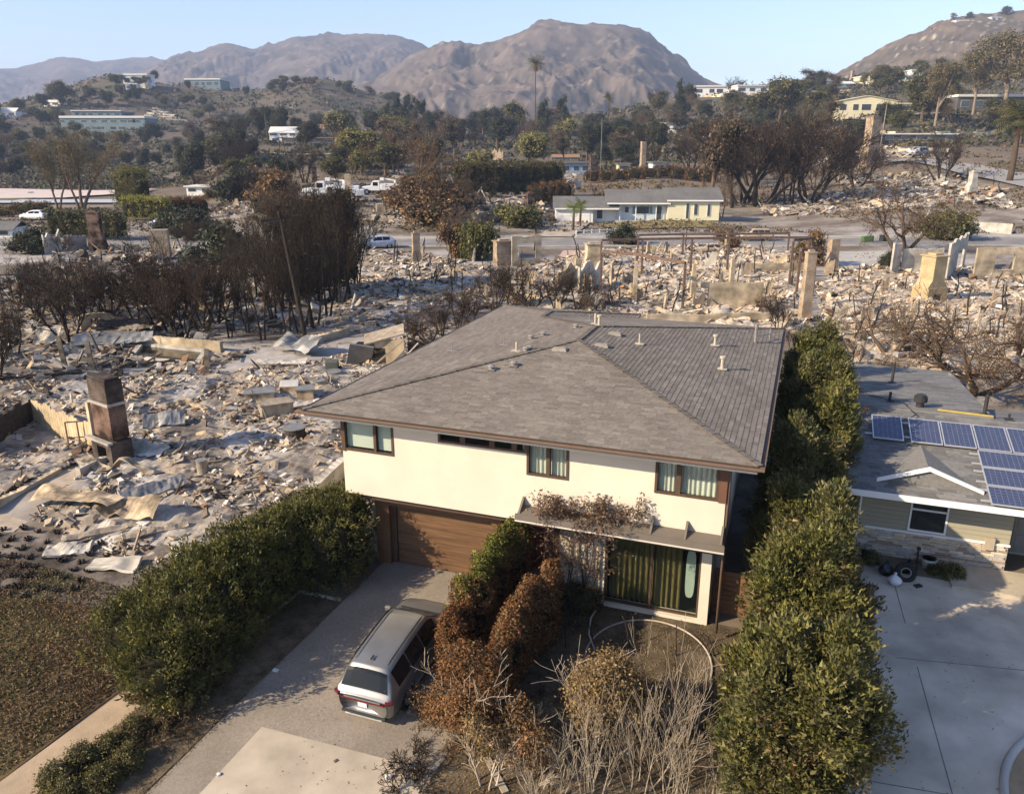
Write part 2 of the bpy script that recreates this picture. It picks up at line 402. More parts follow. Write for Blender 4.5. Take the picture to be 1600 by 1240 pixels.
yard('lawn', [HW(-1.4,-3.2), HW(-6,-2.6), HW(-16,-2.0), HW(-26,-2), HW(-26,-13), HW(-1.7,-13)], M_lawn, .024)
yard('front_yard', [HW(7.4,1.6), HW(7.2,-13), HW(15.2,-13), HW(15.2,1.6)], mat('burnt_yard', (.10,.078,.052), .95, .1, var=.6, scale=2, bump=.8, bscale=12, stain=.5, sscale=.6), .024)
RD = [HW(15.0,7.7), HW(15.0,-12), HW(28,-12), HW(34,9.6), HW(21.5,6.6), HW(18.0,6.6)]
M_fc = mat('forecourt_concrete', (.53,.45,.35), .85, .25, var=.12, scale=.7, bump=.12, bscale=30, stain=.30)
yard('forecourt', RD, M_fc, .03)
M_joint = mat('joint', (.16,.15,.14), .9, .1)
for a, b_ in (((17.6,6.5),(18.3,-9)), ((15,1.2),(23,2.6)), ((15,-3.6),(18.9,-3.2))):
    A2, B2 = HW(*a), HW(*b_); gbar('joint_strip', [A2+(B2-A2)*t for t in np.linspace(0, 1, 7)], .025, .012, M_joint, .028)
cc = RS(HW(22.2,-3.2)); ang = np.linspace(0, 2*np.pi, 49)[:-1]
MB().add([(cc[0]+3.15*math.cos(a), cc[1]+3.15*math.sin(a), gzf(cc[0]+3.15*math.cos(a), cc[1]+3.15*math.sin(a))+.06) for a in ang], [list(range(48))]).build('planter_soil', mat('planter_soil', (.30,.21,.13), .95, .1, var=.2, scale=2, bump=.4))['kind'] = 'structure'
k_ = MB(); k_.tube([(cc[0]+3.25*math.cos(a), cc[1]+3.25*math.sin(a), gzf(cc[0]+3.25*math.cos(a), cc[1]+3.25*math.sin(a))+.06) for a in np.linspace(0, 2*np.pi, 64)], .10, 6, cap=False)
k_.build('planter_kerb', M_conc, smooth=True)['kind'] = 'structure'
# ---------------------------------------------------------------- mountains
def mountain(name, prof, Y, depth, back, m, seed, gul, z0=-20, cols=None, nx=320, nt=120, freq=1/260):
    us = np.array([p[0] for p in prof]); vv = np.array([p[1] for p in prof])
    u = np.linspace(us[0], us[-1], nx); v = np.interp(u, us, vv)
    v = np.convolve(np.pad(v, 4, 'edge'), np.ones(9)/9, 'valid')
    top = np.array([at(a, b, Y) for a, b in zip(u, v)])
    t = np.concatenate([np.linspace(0, 1, nt), 1+np.linspace(0.03, 1, 30)])
    k = top[:,0]/Y
    Yt = np.where(t < 1, Y-depth+depth*t, Y+(t-1)*back)
    XX = k[None]*Yt[:,None]; YY = np.repeat(Yt[:,None], nx, 1)
    Q = np.stack([XX, YY], -1)
    warp = np.stack([vnoise(Q, seed+9, freq*.6, 2), vnoise(Q, seed+10, freq*.6, 2)], -1)*90*(1/260/freq)**.5
    r = 0; amp = 1; f = freq
    for o in range(6):
        r = r+amp*(1-2*np.sqrt(vnoise((Q+warp)*np.array([1.0, .9]), seed+o, f, 1)**2+(.03 if o < 1 else .006))); amp *= .56; f *= 2.05
    r = r/1.9
    base = np.where(t < 1, np.clip(t, 0, 1)**1.15, np.clip(2-t, 0, 1))
    env = np.where(t < 1, np.sin(np.clip(t, 0, 1)*np.pi)**.6*.9+.10*t, .5*np.clip(2-t, 0, 1))
    ZZ = z0+(top[:,2]-z0)[None]*base[:,None]+gul*env[:,None]*r
    # never rise above the measured sky line as seen from the front
    lim = CAM_H+(top[:,2]-CAM_H)[None]*(YY/Y)
    ZZ = np.where((YY < Y), np.minimum(ZZ, lim+gul*.05*r), ZZ)
    n = nx; ii = (np.arange(len(t)-1)[:,None]*n+np.arange(n-1)[None]).ravel()
    P = np.stack([XX.ravel(), YY.ravel(), ZZ.ravel()], -1)
    rr = r.ravel(); n1 = vnoise(P[:,:2], seed+20, freq*3, 4); n2 = vnoise(P[:,:2], seed+21, freq*14, 3)
    c0, c1, c2 = [np.array(c) for c in cols]
    w = np.clip(.5-rr*.5+n1*.8+n2*.3, 0, 1)[:,None]; c = c0*(1-w)+c1*w
    w = np.clip(n1*.8+n2*1.1-.5, 0, .8)[:,None]; c = c*(1-w)+c2*w
    c *= (1+.32*n2[:,None])
    me = mesh_np(name, P, [np.stack([ii, ii+1, ii+1+n, ii+n], -1)], c, True)
    return tag(obj(name, me, m), kind='structure')
mm = mat('mountain_mat', (1,1,1), .97, .05, attr=True, var=.22, scale=.02, bump=.6, bscale=.09)
mcol = ((.125,.10,.084), (.065,.057,.053), (.18,.145,.12))
mountain('mountain', [(-420,120),(-200,112),(0,106),(20,107),(60,99),(95,90),(125,91),(150,96),(180,92),(215,91),(245,95),(300,94),(345,96),(400,120),(520,180)], 4600, 2400, 1600, mm, 40, 48, cols=mcol, freq=1/420)
mountain('mountain', [(120,190),(180,135),(225,108),(262,92),(300,80),(335,75),(375,74),(400,76),(440,63),(470,55),(492,52),(525,58),(560,54),(580,52),(625,55),(650,65),(672,78),(700,105),(800,150),(900,200)], 3300, 1700, 1200, mm, 60, 50, cols=mcol, freq=1/330)
mountain('mountain', [(430,200),(520,150),(560,132),(600,115),(640,92),(672,78),(690,68),(712,66),(740,71),(770,63),(800,54),(825,42),(845,35),(880,34),(915,38),(950,38),(985,41),(1005,50),(1030,70),(1060,92),(1090,114),(1110,128),(1150,140),(1230,160),(1330,200)], 2150, 1100, 900, mm, 83, 31, cols=((.142,.112,.088),(.060,.051,.042),(.215,.17,.13)), freq=1/230)
mountain('mountain', [(1180,190),(1250,150),(1300,120),(1340,99),(1370,82),(1400,68),(1435,54),(1465,40),(1490,30),(1525,25),(1560,22),(1600,14),(1660,2),(1760,-20),(1950,-30)], 1350, 640, 600, mm, 101, 16, cols=((.135,.105,.075),(.075,.066,.05),(.34,.28,.21)), freq=1/120)
# low bare ridge between the houses and the mountains is part of the ground; haze over it all
hz = MB().box(-5200, 5200, -120, 6300, -30, 560).build('haze', None); tag(hz, kind='stuff')
hm = bpy.data.materials.new('haze_mat'); hm.use_nodes = True; hn = hm.node_tree
for n in list(hn.nodes):
    if n.type == 'BSDF_PRINCIPLED': hn.nodes.remove(n)
pv = hn.nodes.new('ShaderNodeVolumePrincipled'); pv.inputs['Color'].default_value = (.585,.72,1,1); pv.inputs['Density'].default_value = .00015
pv.inputs['Anisotropy'].default_value = -.05
hn.links.new(pv.outputs[0], hn.nodes['Material Output'].inputs['Volume'])
hz.data.materials.append(hm)
# ---------------------------------------------------------------- the surviving two-storey house (house frame: X along the front, Y back)
W_, DR, DL, EZ, AZ = 13.36, 16.76, 17.7, 5.70, 6.80
def shingles(name, planes, course, tab, parent, m, pal, step=.016, seed=1):
    """courses of tabs on roof planes: every tab a thin wedge, its lower edge proud of the course below"""
    rr = np.random.default_rng(seed); b = MB()
    for poly in planes:
        P = [np.array(p, float) for p in poly]; n = np.cross(P[1]-P[0], P[2]-P[0]); n /= np.linalg.norm(n)
        if n[2] < 0: n = -n
        e = np.cross(np.array([0,0,1.]), n); e /= np.linalg.norm(e); s = np.cross(n, e)
        if s[2] < 0: s = -s; 
        o = min(P, key=lambda p: p[2]); loc = [np.array([(p-o)@e, (p-o)@s]) for p in P]
        s1 = max(q[1] for q in loc); k = 0
        while k*course < s1-1e-3:
            a, c = k*course, (k+1)*course
            strip = clip(clip(loc, lambda q: q[1]-a), lambda q: c-q[1])
            if len(strip) > 2:
                e0, e1 = min(q[0] for q in strip), max(q[0] for q in strip); x = e0-rr.uniform(0, tab)
                while x < e1:
                    w = tab*rr.uniform(.5, 1.5); xa, xb = x, x+w-.004; x += w
                    pg = clip(clip(strip, lambda q: q[0]-xa), lambda q: xb-q[0])
                    if len(pg) < 3: continue
                    hh = step*rr.uniform(.7, 1.3)
                    T = [o+e*q[0]+s*q[1]+n*(.004+hh*(1-(q[1]-a)/course)) for q in pg]
                    B = [o+e*q[0]+s*q[1]+n*.001 for q in pg]; m_ = len(pg)
                    F = [list(range(m_))]
                    for i in range(m_):
                        j = (i+1)%m_
                        if abs(pg[i][1]-a) < 1e-6 and abs(pg[j][1]-a) < 1e-6: F.append([i, m_+i, m_+j, j])
                    g = pal[rr.integers(len(pal))]*rr.uniform(.92, 1.08)
                    b.add(T+B, F, g)
            k += 1
    o_ = b.build(name, m, parent, col=True); o_['kind'] = 'stuff'; return o_
house = thing('two_storey_house', 'intact cream stucco house with low brown hip roof and wooden garage door', 'house', HW(0,0), HTH)
M_stuc = mat('stucco_cream', (.575,.515,.42), .9, .15, var=.04, scale=1.5, bump=.15, bscale=60, stain=.07, sscale=.5)
M_stucd = mat('stucco_white', (.58,.53,.43), .9, .15, var=.04, scale=2, bump=.15, bscale=60)
M_brown = mat('brown_trim', (.075,.045,.03), .6, .3, var=.15, scale=5)
M_gut = mat('gutter_brown', (.13,.085,.06), .5, .4, var=.1, scale=3)
M_soff = mat('soffit_white', (.50,.47,.41), .8, .2, var=.04, scale=2)
M_cur = mat('curtain_pale', (.66,.69,.60), .9, .1, var=.12, scale=1.5, stretch=(14,14,.4), trans=.15)
M_blind = mat('blind_pale', (.62,.68,.60), .8, .2, var=.06, scale=2)
M_olive = mat('curtain_olive', (.135,.112,.038), .9, .1, var=.25, scale=1.2, stretch=(9,9,.3))
M_glass = glass('window_glass', alpha=.12)
M_glassd = glass('dark_glass', alpha=.55)
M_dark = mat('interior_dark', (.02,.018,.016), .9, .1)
M_wood = mat('garage_wood', (.125,.068,.034), .55, .35, var=.4, scale=1.2, stretch=(.8,6,9), bump=.1)
M_wood2 = mat('garage_wood_frame', (.135,.07,.033), .6, .3, var=.3, scale=1.5, stretch=(.8,4,6))
M_grey = mat('canopy_grey', (.135,.115,.095), .7, .3, var=.08, scale=2)
M_deck = mat('roof_deck', (.10,.09,.08), .95, .1)
# walls of the upper storey, built round the window openings
ops = [(.84,2.62,4.23,5.46), (4.13,6.93,4.90,5.46), (6.93,8.19,4.25,5.46), (10.64,12.53,4.25,5.46)]
def front_wall(b, x0, x1, z0, z1, y0, y1, ops):
    xs = sorted({x0, x1, *[o[0] for o in ops], *[o[1] for o in ops]})
    for a, c in zip(xs, xs[1:]):
        m = (a+c)/2; cuts = [(o[2], o[3]) for o in ops if o[0] < m < o[1]]
        z = z0
        for (p, q) in sorted(cuts):
            if p > z: b.box(a, c, y0, y1, z, p)
            z = max(z, q)
        if z < z1-1e-6: b.box(a, c, y0, y1, z, z1)
b = MB(); front_wall(b, .81, 12.55, 2.76, 5.495, .81, 1.0, ops)
b.box(.81, 1.0, 1.0, 16.9, 2.76, 5.495); b.box(12.36, 12.55, 1.0, 15.9, 2.76, 5.495); b.box(1.0, 6.0, 16.7, 16.9, 2.76, 5.495); b.box(6.0, 12.36, 15.7, 15.9, 2.76, 5.495)
b.build('upper_wall', M_stuc, house)
MB().box(1.0, 12.36, 1.0, 15.7, 2.70, 2.76).build('floor_slab', M_soff, house)
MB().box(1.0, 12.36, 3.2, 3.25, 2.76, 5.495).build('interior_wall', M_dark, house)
# lower storey
b = MB(); b.box(7.75, 9.17, 1.55, 1.8, 0, 2.70); b.box(12.0, 12.28, 1.45, 1.8, 0, 2.70); b.box(9.17, 12.0, 1.6, 1.8, 2.45, 2.70); b.box(9.17, 12.0, 1.45, 1.85, 0, .10)
b.box(12.1, 12.28, 1.8, 15.6, 0, 2.70); b.box(1.15, 1.35, 1.85, 16, 0, 2.70); b.box(1.35, 12.1, 15.5, 15.7, 0, 2.70)
b.build('lower_wall', M_stucd, house)
MB().box(5.9, 7.75, 3.0, 3.1, 0, 2.70).build('entry_wall', mat('entry_red', (.07,.02,.012), .6, .3, var=.2), house)
MB().box(7.75, 7.85, 1.8, 3.0, 0, 2.70).box(5.75, 5.9, 1.8, 3.0, 0, 2.70).build('entry_side_wall', M_brown, house)
MB().box(6.55, 7.5, 2.94, 2.99, 0, 2.1).build('front_door', mat('door_red', (.10,.022,.015), .5, .4), house)
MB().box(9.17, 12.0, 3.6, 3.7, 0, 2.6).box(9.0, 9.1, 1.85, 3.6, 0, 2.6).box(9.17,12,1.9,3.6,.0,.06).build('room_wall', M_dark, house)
# soffit, gutter, fascia
b = MB(); b.box(.05, W_-.05, .06, .81, 5.50, 5.54); b.box(.05, .81, .81, DL-.06, 5.50, 5.54); b.box(12.55, W_-.05, .81, DR-.06, 5.50, 5.54); b.box(.81, 6.85, 16.9, DL-.06, 5.50, 5.54); b.box(6.9, 12.55, 15.9, DR-.06, 5.50, 5.54)
b.build('soffit', M_soff, house)
b = MB(); b.box(.05, W_-.05, .03, .06, 5.475, 5.565); b.build('fascia', M_soff, house)
prof = [(-.13,5.69),(-.13,5.62),(-.10,5.585),(-.02,5.57),(.02,5.57),(.02,5.69),(.0,5.69),(0,5.60),(-.08,5.615),(-.115,5.69)]
b = MB(); b.extr(prof, 'x', -.12, W_+.12)
b.extr([(W_-p[0]*1, p[1]) for p in prof], 'y', 0.03, DR, )
b.extr([(p[0], p[1]) for p in prof], 'y', 0.03, DL)
b.build('gutter', M_gut, house)
MB().tube([(12.62,.9,5.5),(12.62,.86,5.3),(12.6,.86,.2)], .04, 8).build('downpipe', M_gut, house, smooth=True)
# roof planes
A_, B_ = (6.68,7.14,AZ), (6.68,9.51,AZ); Wd = (3.45,13.0,6.27); Wb = (3.45,14.3,6.27)
planes = [[(0,0,EZ),(W_,0,EZ),A_], [(W_,0,EZ),(W_,DR,EZ),B_,A_], [(W_,DR,EZ),(6.9,DR,EZ),Wd,B_], [(6.9,DR,EZ),(6.9,DL,EZ),Wb,Wd], [(6.9,DL,EZ),(0,DL,EZ),Wb], [(0,DL,EZ),(0,0,EZ),A_,B_,Wd,Wb]]
b = MB()
for p in planes:
    q = [(x, y, z-.06) for x, y, z in p]; n = len(p); b.add(p+q, [list(range(n)), list(range(n, 2*n))[::-1]]+[[i, n+i, n+(i+1)%n, (i+1)%n] for i in range(n)])
roof = b.build('roof', M_deck, house)
spal = [np.array(c) for c in ((.174,.151,.127),(.194,.169,.143),(.158,.137,.115),(.182,.159,.134),(.208,.182,.155),(.177,.152,.128))]
M_sh = mat('shingle_mat', (1,1,1), .95, .1, attr=True, var=.18, scale=9, bump=.3, bscale=90, stain=.10, sscale=.5)
rp = [planes[0], planes[1], planes[2], planes[3], planes[4]]
# the large left plane is not convex with the wing: shingle it in convex pieces
rp += [[(0,0,EZ), A_, B_, Wd, (0,13.0,EZ)], [(0,13.0,EZ), Wd, Wb, (0,DL,EZ)]]
shingles('shingles', rp, .15, .34, roof, M_sh, spal, .010, 5)
rr = np.random.default_rng(3)
b = MB()
for a, c in (((0,0,EZ),A_), ((W_,0,EZ),A_), (A_,B_), (B_,(W_,DR,EZ)), (B_,Wd), (Wd,Wb), (Wb,(6.9,DL,EZ)), (Wb,(0,DL,EZ))):
    a, c = Vector(a), Vector(c); L = (c-a).length; n = int(L/.26)
    for i in range(n):
        p = a+(c-a)*(i/n)+Vector((0,0,.028+.012*(i%2))); q = a+(c-a)*((i+1.1)/n)+Vector((0,0,.020)); b.bar(p, q, .19, .02, spal[rr.integers(6)]*.72)
b.build('ridge_cap', M_sh, roof, col=True)
def roofz(X, Y):
    l, f, r, n = EZ+.1647*X, EZ+Y*.1541, EZ+.1647*(W_-X), EZ+(DR-Y)*.1517
    return max(min(l, f, r, n), min(EZ+.1647*X, EZ+.1647*(6.9-X), EZ+(DL-Y)*.168))
def on_roof(u, v):
    z = 6.3
    for _ in range(30):
        p = unz(u, v, z); x, y = p[0]-HX0, p[1]-HY0; X, Y = x*hc+y*hs_, -x*hs_+y*hc
        z = .5*z+.5*roofz(X, Y)
    return X, Y, z
M_pipe = mat('vent_pipe_tan', (.42,.36,.27), .7, .3, var=.2, scale=8)
M_lead = mat('vent_lead', (.20,.18,.16), .6, .4, var=.2, scale=8)
for (u, v), h, r in (((1117,540),.36,.05), ((1128,577),.40,.055), ((999,538),.40,.03), ((807,549),.34,.035), ((706,549),.36,.018), ((788,540),.3,.016), ((930,507),.45,.04), ((936,510),.38,.05), ((921,502),.3,.018)):
    X, Y, z = on_roof(u, v); b = MB(); b.cyl((X,Y), r, z-.03, z+h, 10); b.obox((X,Y,z+.03), (.34,.30,.012), (0,0,0))
    if r > .045: b.cyl((X,Y), r*1.9, z+h, z+h+.07, 10)
    b.build('vent_pipe', M_pipe if r > .02 else M_lead, house, smooth=False)
for (u, v), k in (((875,547),1), ((961,523),1), ((940,541),1), ((768,578),0), ((803,572),0), ((828,547),0), ((849,525),0), ((830,530),0), ((900,513),0), ((822,549),0)):
    X, Y, z = on_roof(u, v); b = MB()
    if k: b.box(X-.25, X+.25, Y-.14, Y+.14, z-.02, z+.07); b.box(X-.21, X+.21, Y-.11, Y+.11, z+.07, z+.095)
    else: b.cyl((X,Y), .09, z-.03, z+.13, 10); b.cyl((X,Y), .14, z+.13, z+.18, 10, r2=.06); b.obox((X,Y,z+.03), (.3,.3,.012))
    b.build('roof_vent', mat('vent_grey', (.25,.225,.19), .7, .3, var=.2) if k else M_lead, house)
X, Y, z = on_roof(1180, 535); b = MB(); b.cyl((X,Y), .06, z-.03, z+.75, 8); b.cyl((X+.5,Y+1.2), .03, z-.2, z+.55, 8)
for k in (.25,.5,.7): b.bar((X,Y,z+k), (X+.5,Y+1.2,z+k-.12), .03)
b.build('mast', M_lead, house)
# windows: frame, panes, curtains
def wavy(x0, x1, y, z0, z1, pitch, amp, name, m, parent, seed=0):
    n = max(8, int((x1-x0)/pitch*8)); x = np.linspace(x0, x1, n); ph = np.cumsum(np.random.default_rng(seed).uniform(.6, 1.4, n))*2*np.pi/8
    yy = y+amp*np.sin(ph); V = np.concatenate([np.stack([x, yy, np.full(n, z0)], -1), np.stack([x, yy*.5+y*.5, np.full(n, z1)], -1)])
    i = np.arange(n-1); return obj(name, mesh_np(name, V, [np.stack([i, i+1, n+i+1, n+i], -1)], None, True), m, parent)
def window(x0, x1, z0, z1, mull, y, cur, fr=.07, mw=.09, seed=0, m=M_brown, bar=None, par=None, gl=None):
    b = MB(); yf, yb = y-.035, y+.06
    b.box(x0, x1, yf, yb, z0, z0+fr); b.box(x0, x1, yf, yb, z1-fr, z1); b.box(x0, x0+fr, yf, yb, z0+fr, z1-fr); b.box(x1-fr, x1, yf, yb, z0+fr, z1-fr)
    for q in mull: b.box(q-mw/2, q+mw/2, yf, yb, z0+fr, z1-fr)
    w = b.build('window', m, par or house)
    xs = [x0+fr]+[v for q in mull for v in (q-mw/2, q+mw/2)]+[x1-fr]
    for i in range(0, len(xs), 2):
        MB().box(xs[i], xs[i+1], y+.005, y+.02, z0+fr, z1-fr).build('pane', gl or M_glass, w)
        c = cur[i//2] if cur else None
        if c == 'c': wavy(xs[i]-.02, xs[i+1]+.02, y+.14, z0+.02, z1, .13, .03, 'curtain', M_cur, w, seed+i)
        elif c == 'b': MB().box(xs[i], xs[i+1], y+.12, y+.14, z0+.10, z1).build('blind', M_blind, w)
        elif c == 'h': wavy((xs[i]+xs[i+1])/2, xs[i+1]+.02, y+.14, z0+.02, z1, .13, .03, 'curtain', M_cur, w, seed+i)
    return w
window(.84, 2.62, 4.23, 5.46, [1.98], .82, 'bb')
MB().box(.80, .93, .775, .95, 4.20, 5.46).build('corner_post', M_brown, house)
window(4.13, 6.93, 4.90, 5.46, [4.93,5.86,6.55], .82, ['n','n','n','h'], mw=.17)
window(6.93, 8.19, 4.25, 5.46, [7.58], .82, 'cc', mw=.11, seed=5)
window(10.64, 12.36, 4.25, 5.46, [11.28], .82, 'cc', mw=.13, seed=9)
MB().box(12.36, 12.565, .78, .98, 4.22, 5.46).build('window_panel', mat('panel_brown', (.12,.06,.038), .7, .3, var=.1), house)
# brown beam, garage surround and planked door
MB().box(1.2, 12.4, .98, 1.5, 2.56, 2.70).build('beam', M_brown, house)
b = MB(); b.box(1.45, 1.95, 1.5, 1.72, 0, 2.56); b.box(1.95, 5.55, 1.5, 1.72, 2.17, 2.56); b.box(5.55, 5.9, 1.5, 1.8, 0, 2.56)
b.build('garage_surround', M_wood2, house)
MB().box(1.95, 2.12, 1.66, 1.72, 0.02, 2.17).build('door_jamb', M_brown, house)
gd = MB().box(2.12, 5.55, 1.79, 1.83, 0, 2.17).build('garage_door', M_brown, house)
for k in range(9):
    MB().box(2.125, 5.545, 1.735, 1.788, .015+k*.239, .015+k*.239+.23).build('board', M_wood, gd)
# canopy with its fins
b = MB(); b.extr([(.805,3.27),(.805,3.19),(.31,3.12),(.31,3.20)], 'x', 6.8, 12.62)
can = b.build('canopy', M_grey, house)
MB().box(6.76, 12.66, .26, .308, 3.035, 3.215).build('canopy_edge', M_grey, can)
MB().box(6.76, 12.66, .255, .308, 2.985, 3.03).build('canopy_trim', M_soff, can)
for X in (6.85, 9.72, 10.66, 11.6, 12.55): MB().extr([(.80,3.55),(.80,3.275),(.33,3.21)], 'x', X-.03, X+.03).build('fin', M_grey, can)
# sliding glass door with olive curtains; a pale oval mirror hangs inside it
b = MB(); y0, y1 = 1.6, 1.7
for x in (9.17, 10.52, 11.93): b.box(x, x+.07, y0, y1, .1, 2.45)
b.box(9.24, 11.93, y0, y1, .1, .16); b.box(9.24, 11.93, y0, y1, 2.38, 2.45)
sdr = b.build('sliding_door', M_brown, house)
MB().box(9.24, 10.52, 1.66, 1.67, .16, 2.38).build('pane', M_glass, sdr); MB().box(10.59, 11.93, 1.63, 1.64, .16, 2.38).build('pane', M_glass, sdr)
wavy(9.27, 10.6, 1.84, .14, 2.4, .17, .06, 'curtain', M_olive, sdr, 2); wavy(10.62, 11.42, 1.84, .14, 2.4, .17, .06, 'curtain', M_olive, sdr, 4)
mir = MB(); mir.prism([(11.68+.135*math.copysign(abs(math.cos(a))**.6, math.cos(a)), 1.4+.78*math.copysign(abs(math.sin(a))**.5, math.sin(a))) for a in np.linspace(0, 2*np.pi, 33)[:-1]], 0, .03)
mo = mir.build('oval_mirror', mat('mirror_pale', (.40,.50,.42), .3, .5, var=.1), house); mo.rotation_euler = (math.pi/2, 0, 0); mo.location = (0, 1.80, 0)
# trellis on the white wall
tr = thing('trellis', 'weathered lattice trellis standing against white wall beside olive curtains', 'trellis', HW(0,0), HTH)
M_tr = mat('trellis_wood', (.34,.30,.25), .8, .2, var=.2)
for X in np.linspace(8.12, 9.02, 5): MB().box(X-.02, X+.02, 1.48, 1.51, .05, 2.62).build('slat', M_tr, tr)
for z in np.linspace(.3, 2.5, 9): MB().box(8.05, 9.08, 1.51, 1.53, z-.02, z+.02).build('slat', M_tr, tr)
# side gate of brown boards
gt = thing('side_fence', 'brown horizontal board fence closing the side yard by white column', 'fence', HW(0,0), HTH)
MB().box(12.36, 12.44, 2.2, 2.28, 0, 1.5).box(14.2, 14.28, 2.2, 2.28, 0, 1.5).build('post', M_brown, gt)
for k in range(9): MB().box(12.33, 14.3, 2.17, 2.197, .06+k*.157, .06+k*.157+.145).build('slat', mat('fence_board', (.17,.085,.045), .8, .2, var=.3, scale=2, stretch=(1,5,6)), gt)
# ---------------------------------------------------------------- the neighbour's low house with solar panels
nb = thing('ranch_bungalow', 'grey roofed one-storey house with sage siding and pale stone base', 'house', HW(0,0), HTH)
M_sage = mat('siding_sage', (.30,.275,.205), .85, .2, var=.06, scale=2, stretch=(.5,.5,8))
M_wht = mat('white_paint', (.72,.70,.66), .6, .3, var=.05, scale=2)
NE, NR, NEZ, NRZ = 6.65, 12.1, 2.72, 3.92                       # eave and ridge
sl = (NRZ-NEZ)/(NR-NE)
b = MB()
mpl = [[(15.95,NE,NEZ),(32,NE,NEZ),(32,NR,NRZ),(15.95,NR,NRZ)], [(15.95,NR,NRZ),(32,NR,NRZ),(32,17.2,2.8),(15.95,17.2,2.8)]]
bpl = [[(15.95,21.6,3.2),(15.95,NR,3.98),(20.9,NR,3.98),(20.9,21.6,3.2)]]
for p in mpl+bpl:
    q = [(x, y, z-.12) for x, y, z in p]; n = 4; b.add(p+q, [[0,1,2,3],[7,6,5,4]]+[[i, n+i, n+(i+1)%n, (i+1)%n] for i in range(4)])
nroof = b.build('roof', mat('roof_felt', (.19,.185,.175), .95, .1), nb)
gpal = [np.array(c) for c in ((.150,.147,.142),(.175,.17,.163),(.13,.128,.125),(.19,.184,.175))]
shingles('shingles', [mpl[0], mpl[1]], .17, .5, nroof, M_sh, gpal, .009, 8); shingles('shingles', bpl, .17, .6, nroof, M_sh, gpal, .008, 9)
MB().box(15.9, 32, NE-.07, NE, NEZ-.16, NEZ+.03).box(15.88, 15.95, NE-.05, 21.6, NEZ-.05, NEZ+.08).build('gutter', M_wht, nb)
b = MB(); front_wall(b, 16.4, 21.05, 1.0, 2.66, 7.85, 8.0, [(18.05,19.2,1.04,2.6)])
b.box(16.4, 16.55, 8.0, 17, 0, 2.66); b.box(20.9, 21.05, 8.0, 9.4, 0, 2.66); b.box(21.05, 32, 9.4, 9.55, 0, 2.66); b.box(16.55,20.8,20.9,21.0,0,3.0); b.box(20.7,20.8,12,20.9,0,3.3); b.box(16.4,16.5,17,20.9,0,3.1)
b.build('wall', M_sage, nb)
for k in range(10): 
    for xa_, xb_ in ((16.4, 18.03), (19.22, 21.06)): MB().box(xa_, xb_, 7.835, 7.85, 1.05+k*.16, 1.05+k*.16+.148).build('siding_board', M_sage, nb)
w = window(18.05, 19.2, 1.04, 2.6, [], 7.85, None, .06, m=M_wht, par=nb, gl=M_glassd)
MB().box(18.11, 19.14, 7.82, 7.9, 1.80, 1.86).build('sash_bar', M_wht, w)
MB().box(18.1, 19.15, 8.1, 8.12, 1.8, 2.6).build('blind', mat('blind_grey', (.35,.42,.38), .8), w)
MB().box(16.36, 21.08, 7.74, 7.835, .97, 1.03).build('ledge', M_wht, nb)
stb = MB().box(16.4, 21.05, 7.82, 8.0, 0, .97).build('stone_base', mat('mortar', (.30,.27,.22), .95, .1), nb)
rr = np.random.default_rng(12); smats = [mat('stone_%s' % nme, c, .9, .15, var=.2, scale=5, bump=.4) for nme, c in (('tan', (.42,.34,.25)), ('cream', (.50,.44,.35)), ('brown', (.26,.20,.15)), ('grey', (.36,.33,.29)))]
stone_me = []
for k in range(8):
    bb = MB(); L = .16+.05*k; bb.box(0, L, -.02-.012*(k % 3), .02, 0, .072); stone_me.append((L, [bb.mesh('stone') for _ in smats]))
for L, ms in stone_me:
    for me_, m_ in zip(ms, smats): me_.materials.append(m_)
for c in range(12):
    x = 16.42; z = .008+c*.08
    while x < 20.9:
        L, ms = stone_me[rr.integers(8)]
        o = link(bpy.data.objects.new('stone', ms[rr.integers(4)]), stb); sc = min(1, (21.04-x)/L); o.scale = (sc, 1, 1); o.location = (x, 7.81, z); x += L*sc+.012
        if sc < 1: break
MB().box(20.35, 20.62, 7.68, 7.83, .80, 1.22).build('meter_box', mat('meter', (.36,.30,.22), .6, .3), nb)
MB().tube([(16.5,7.7,2.6),(16.5,7.7,1.2),(16.5,7.75,.1)], .04, 8).build('downpipe', M_wht, nb, smooth=True)
# decorative gable on the roof slope
def nz(Y): return NEZ+sl*(Y-NE)
gpz = MB(); yg = 7.35; xa, xm, xb = 16.95, 18.35, 19.85; zt = nz(yg)+.55
gpz.add([(xa,yg,nz(yg)),(xm,yg,zt),(xm,10.0,zt),(xb,yg,nz(yg))], [[0,1,2],[1,3,2],[0,3,1]])
gp = gpz.build('pediment', mat('pediment_roof', (.165,.16,.15), .95, .1, var=.2, scale=8), nb)
MB().extr([(xa-.1,nz(yg)-.02),(xm,zt+.0),(xb+.1,nz(yg)-.02),(xb+.1,nz(yg)+.09),(xm,zt+.13),(xa-.1,nz(yg)+.09)], 'y', yg-.10, yg-.005).build('bargeboard', M_wht, gp)
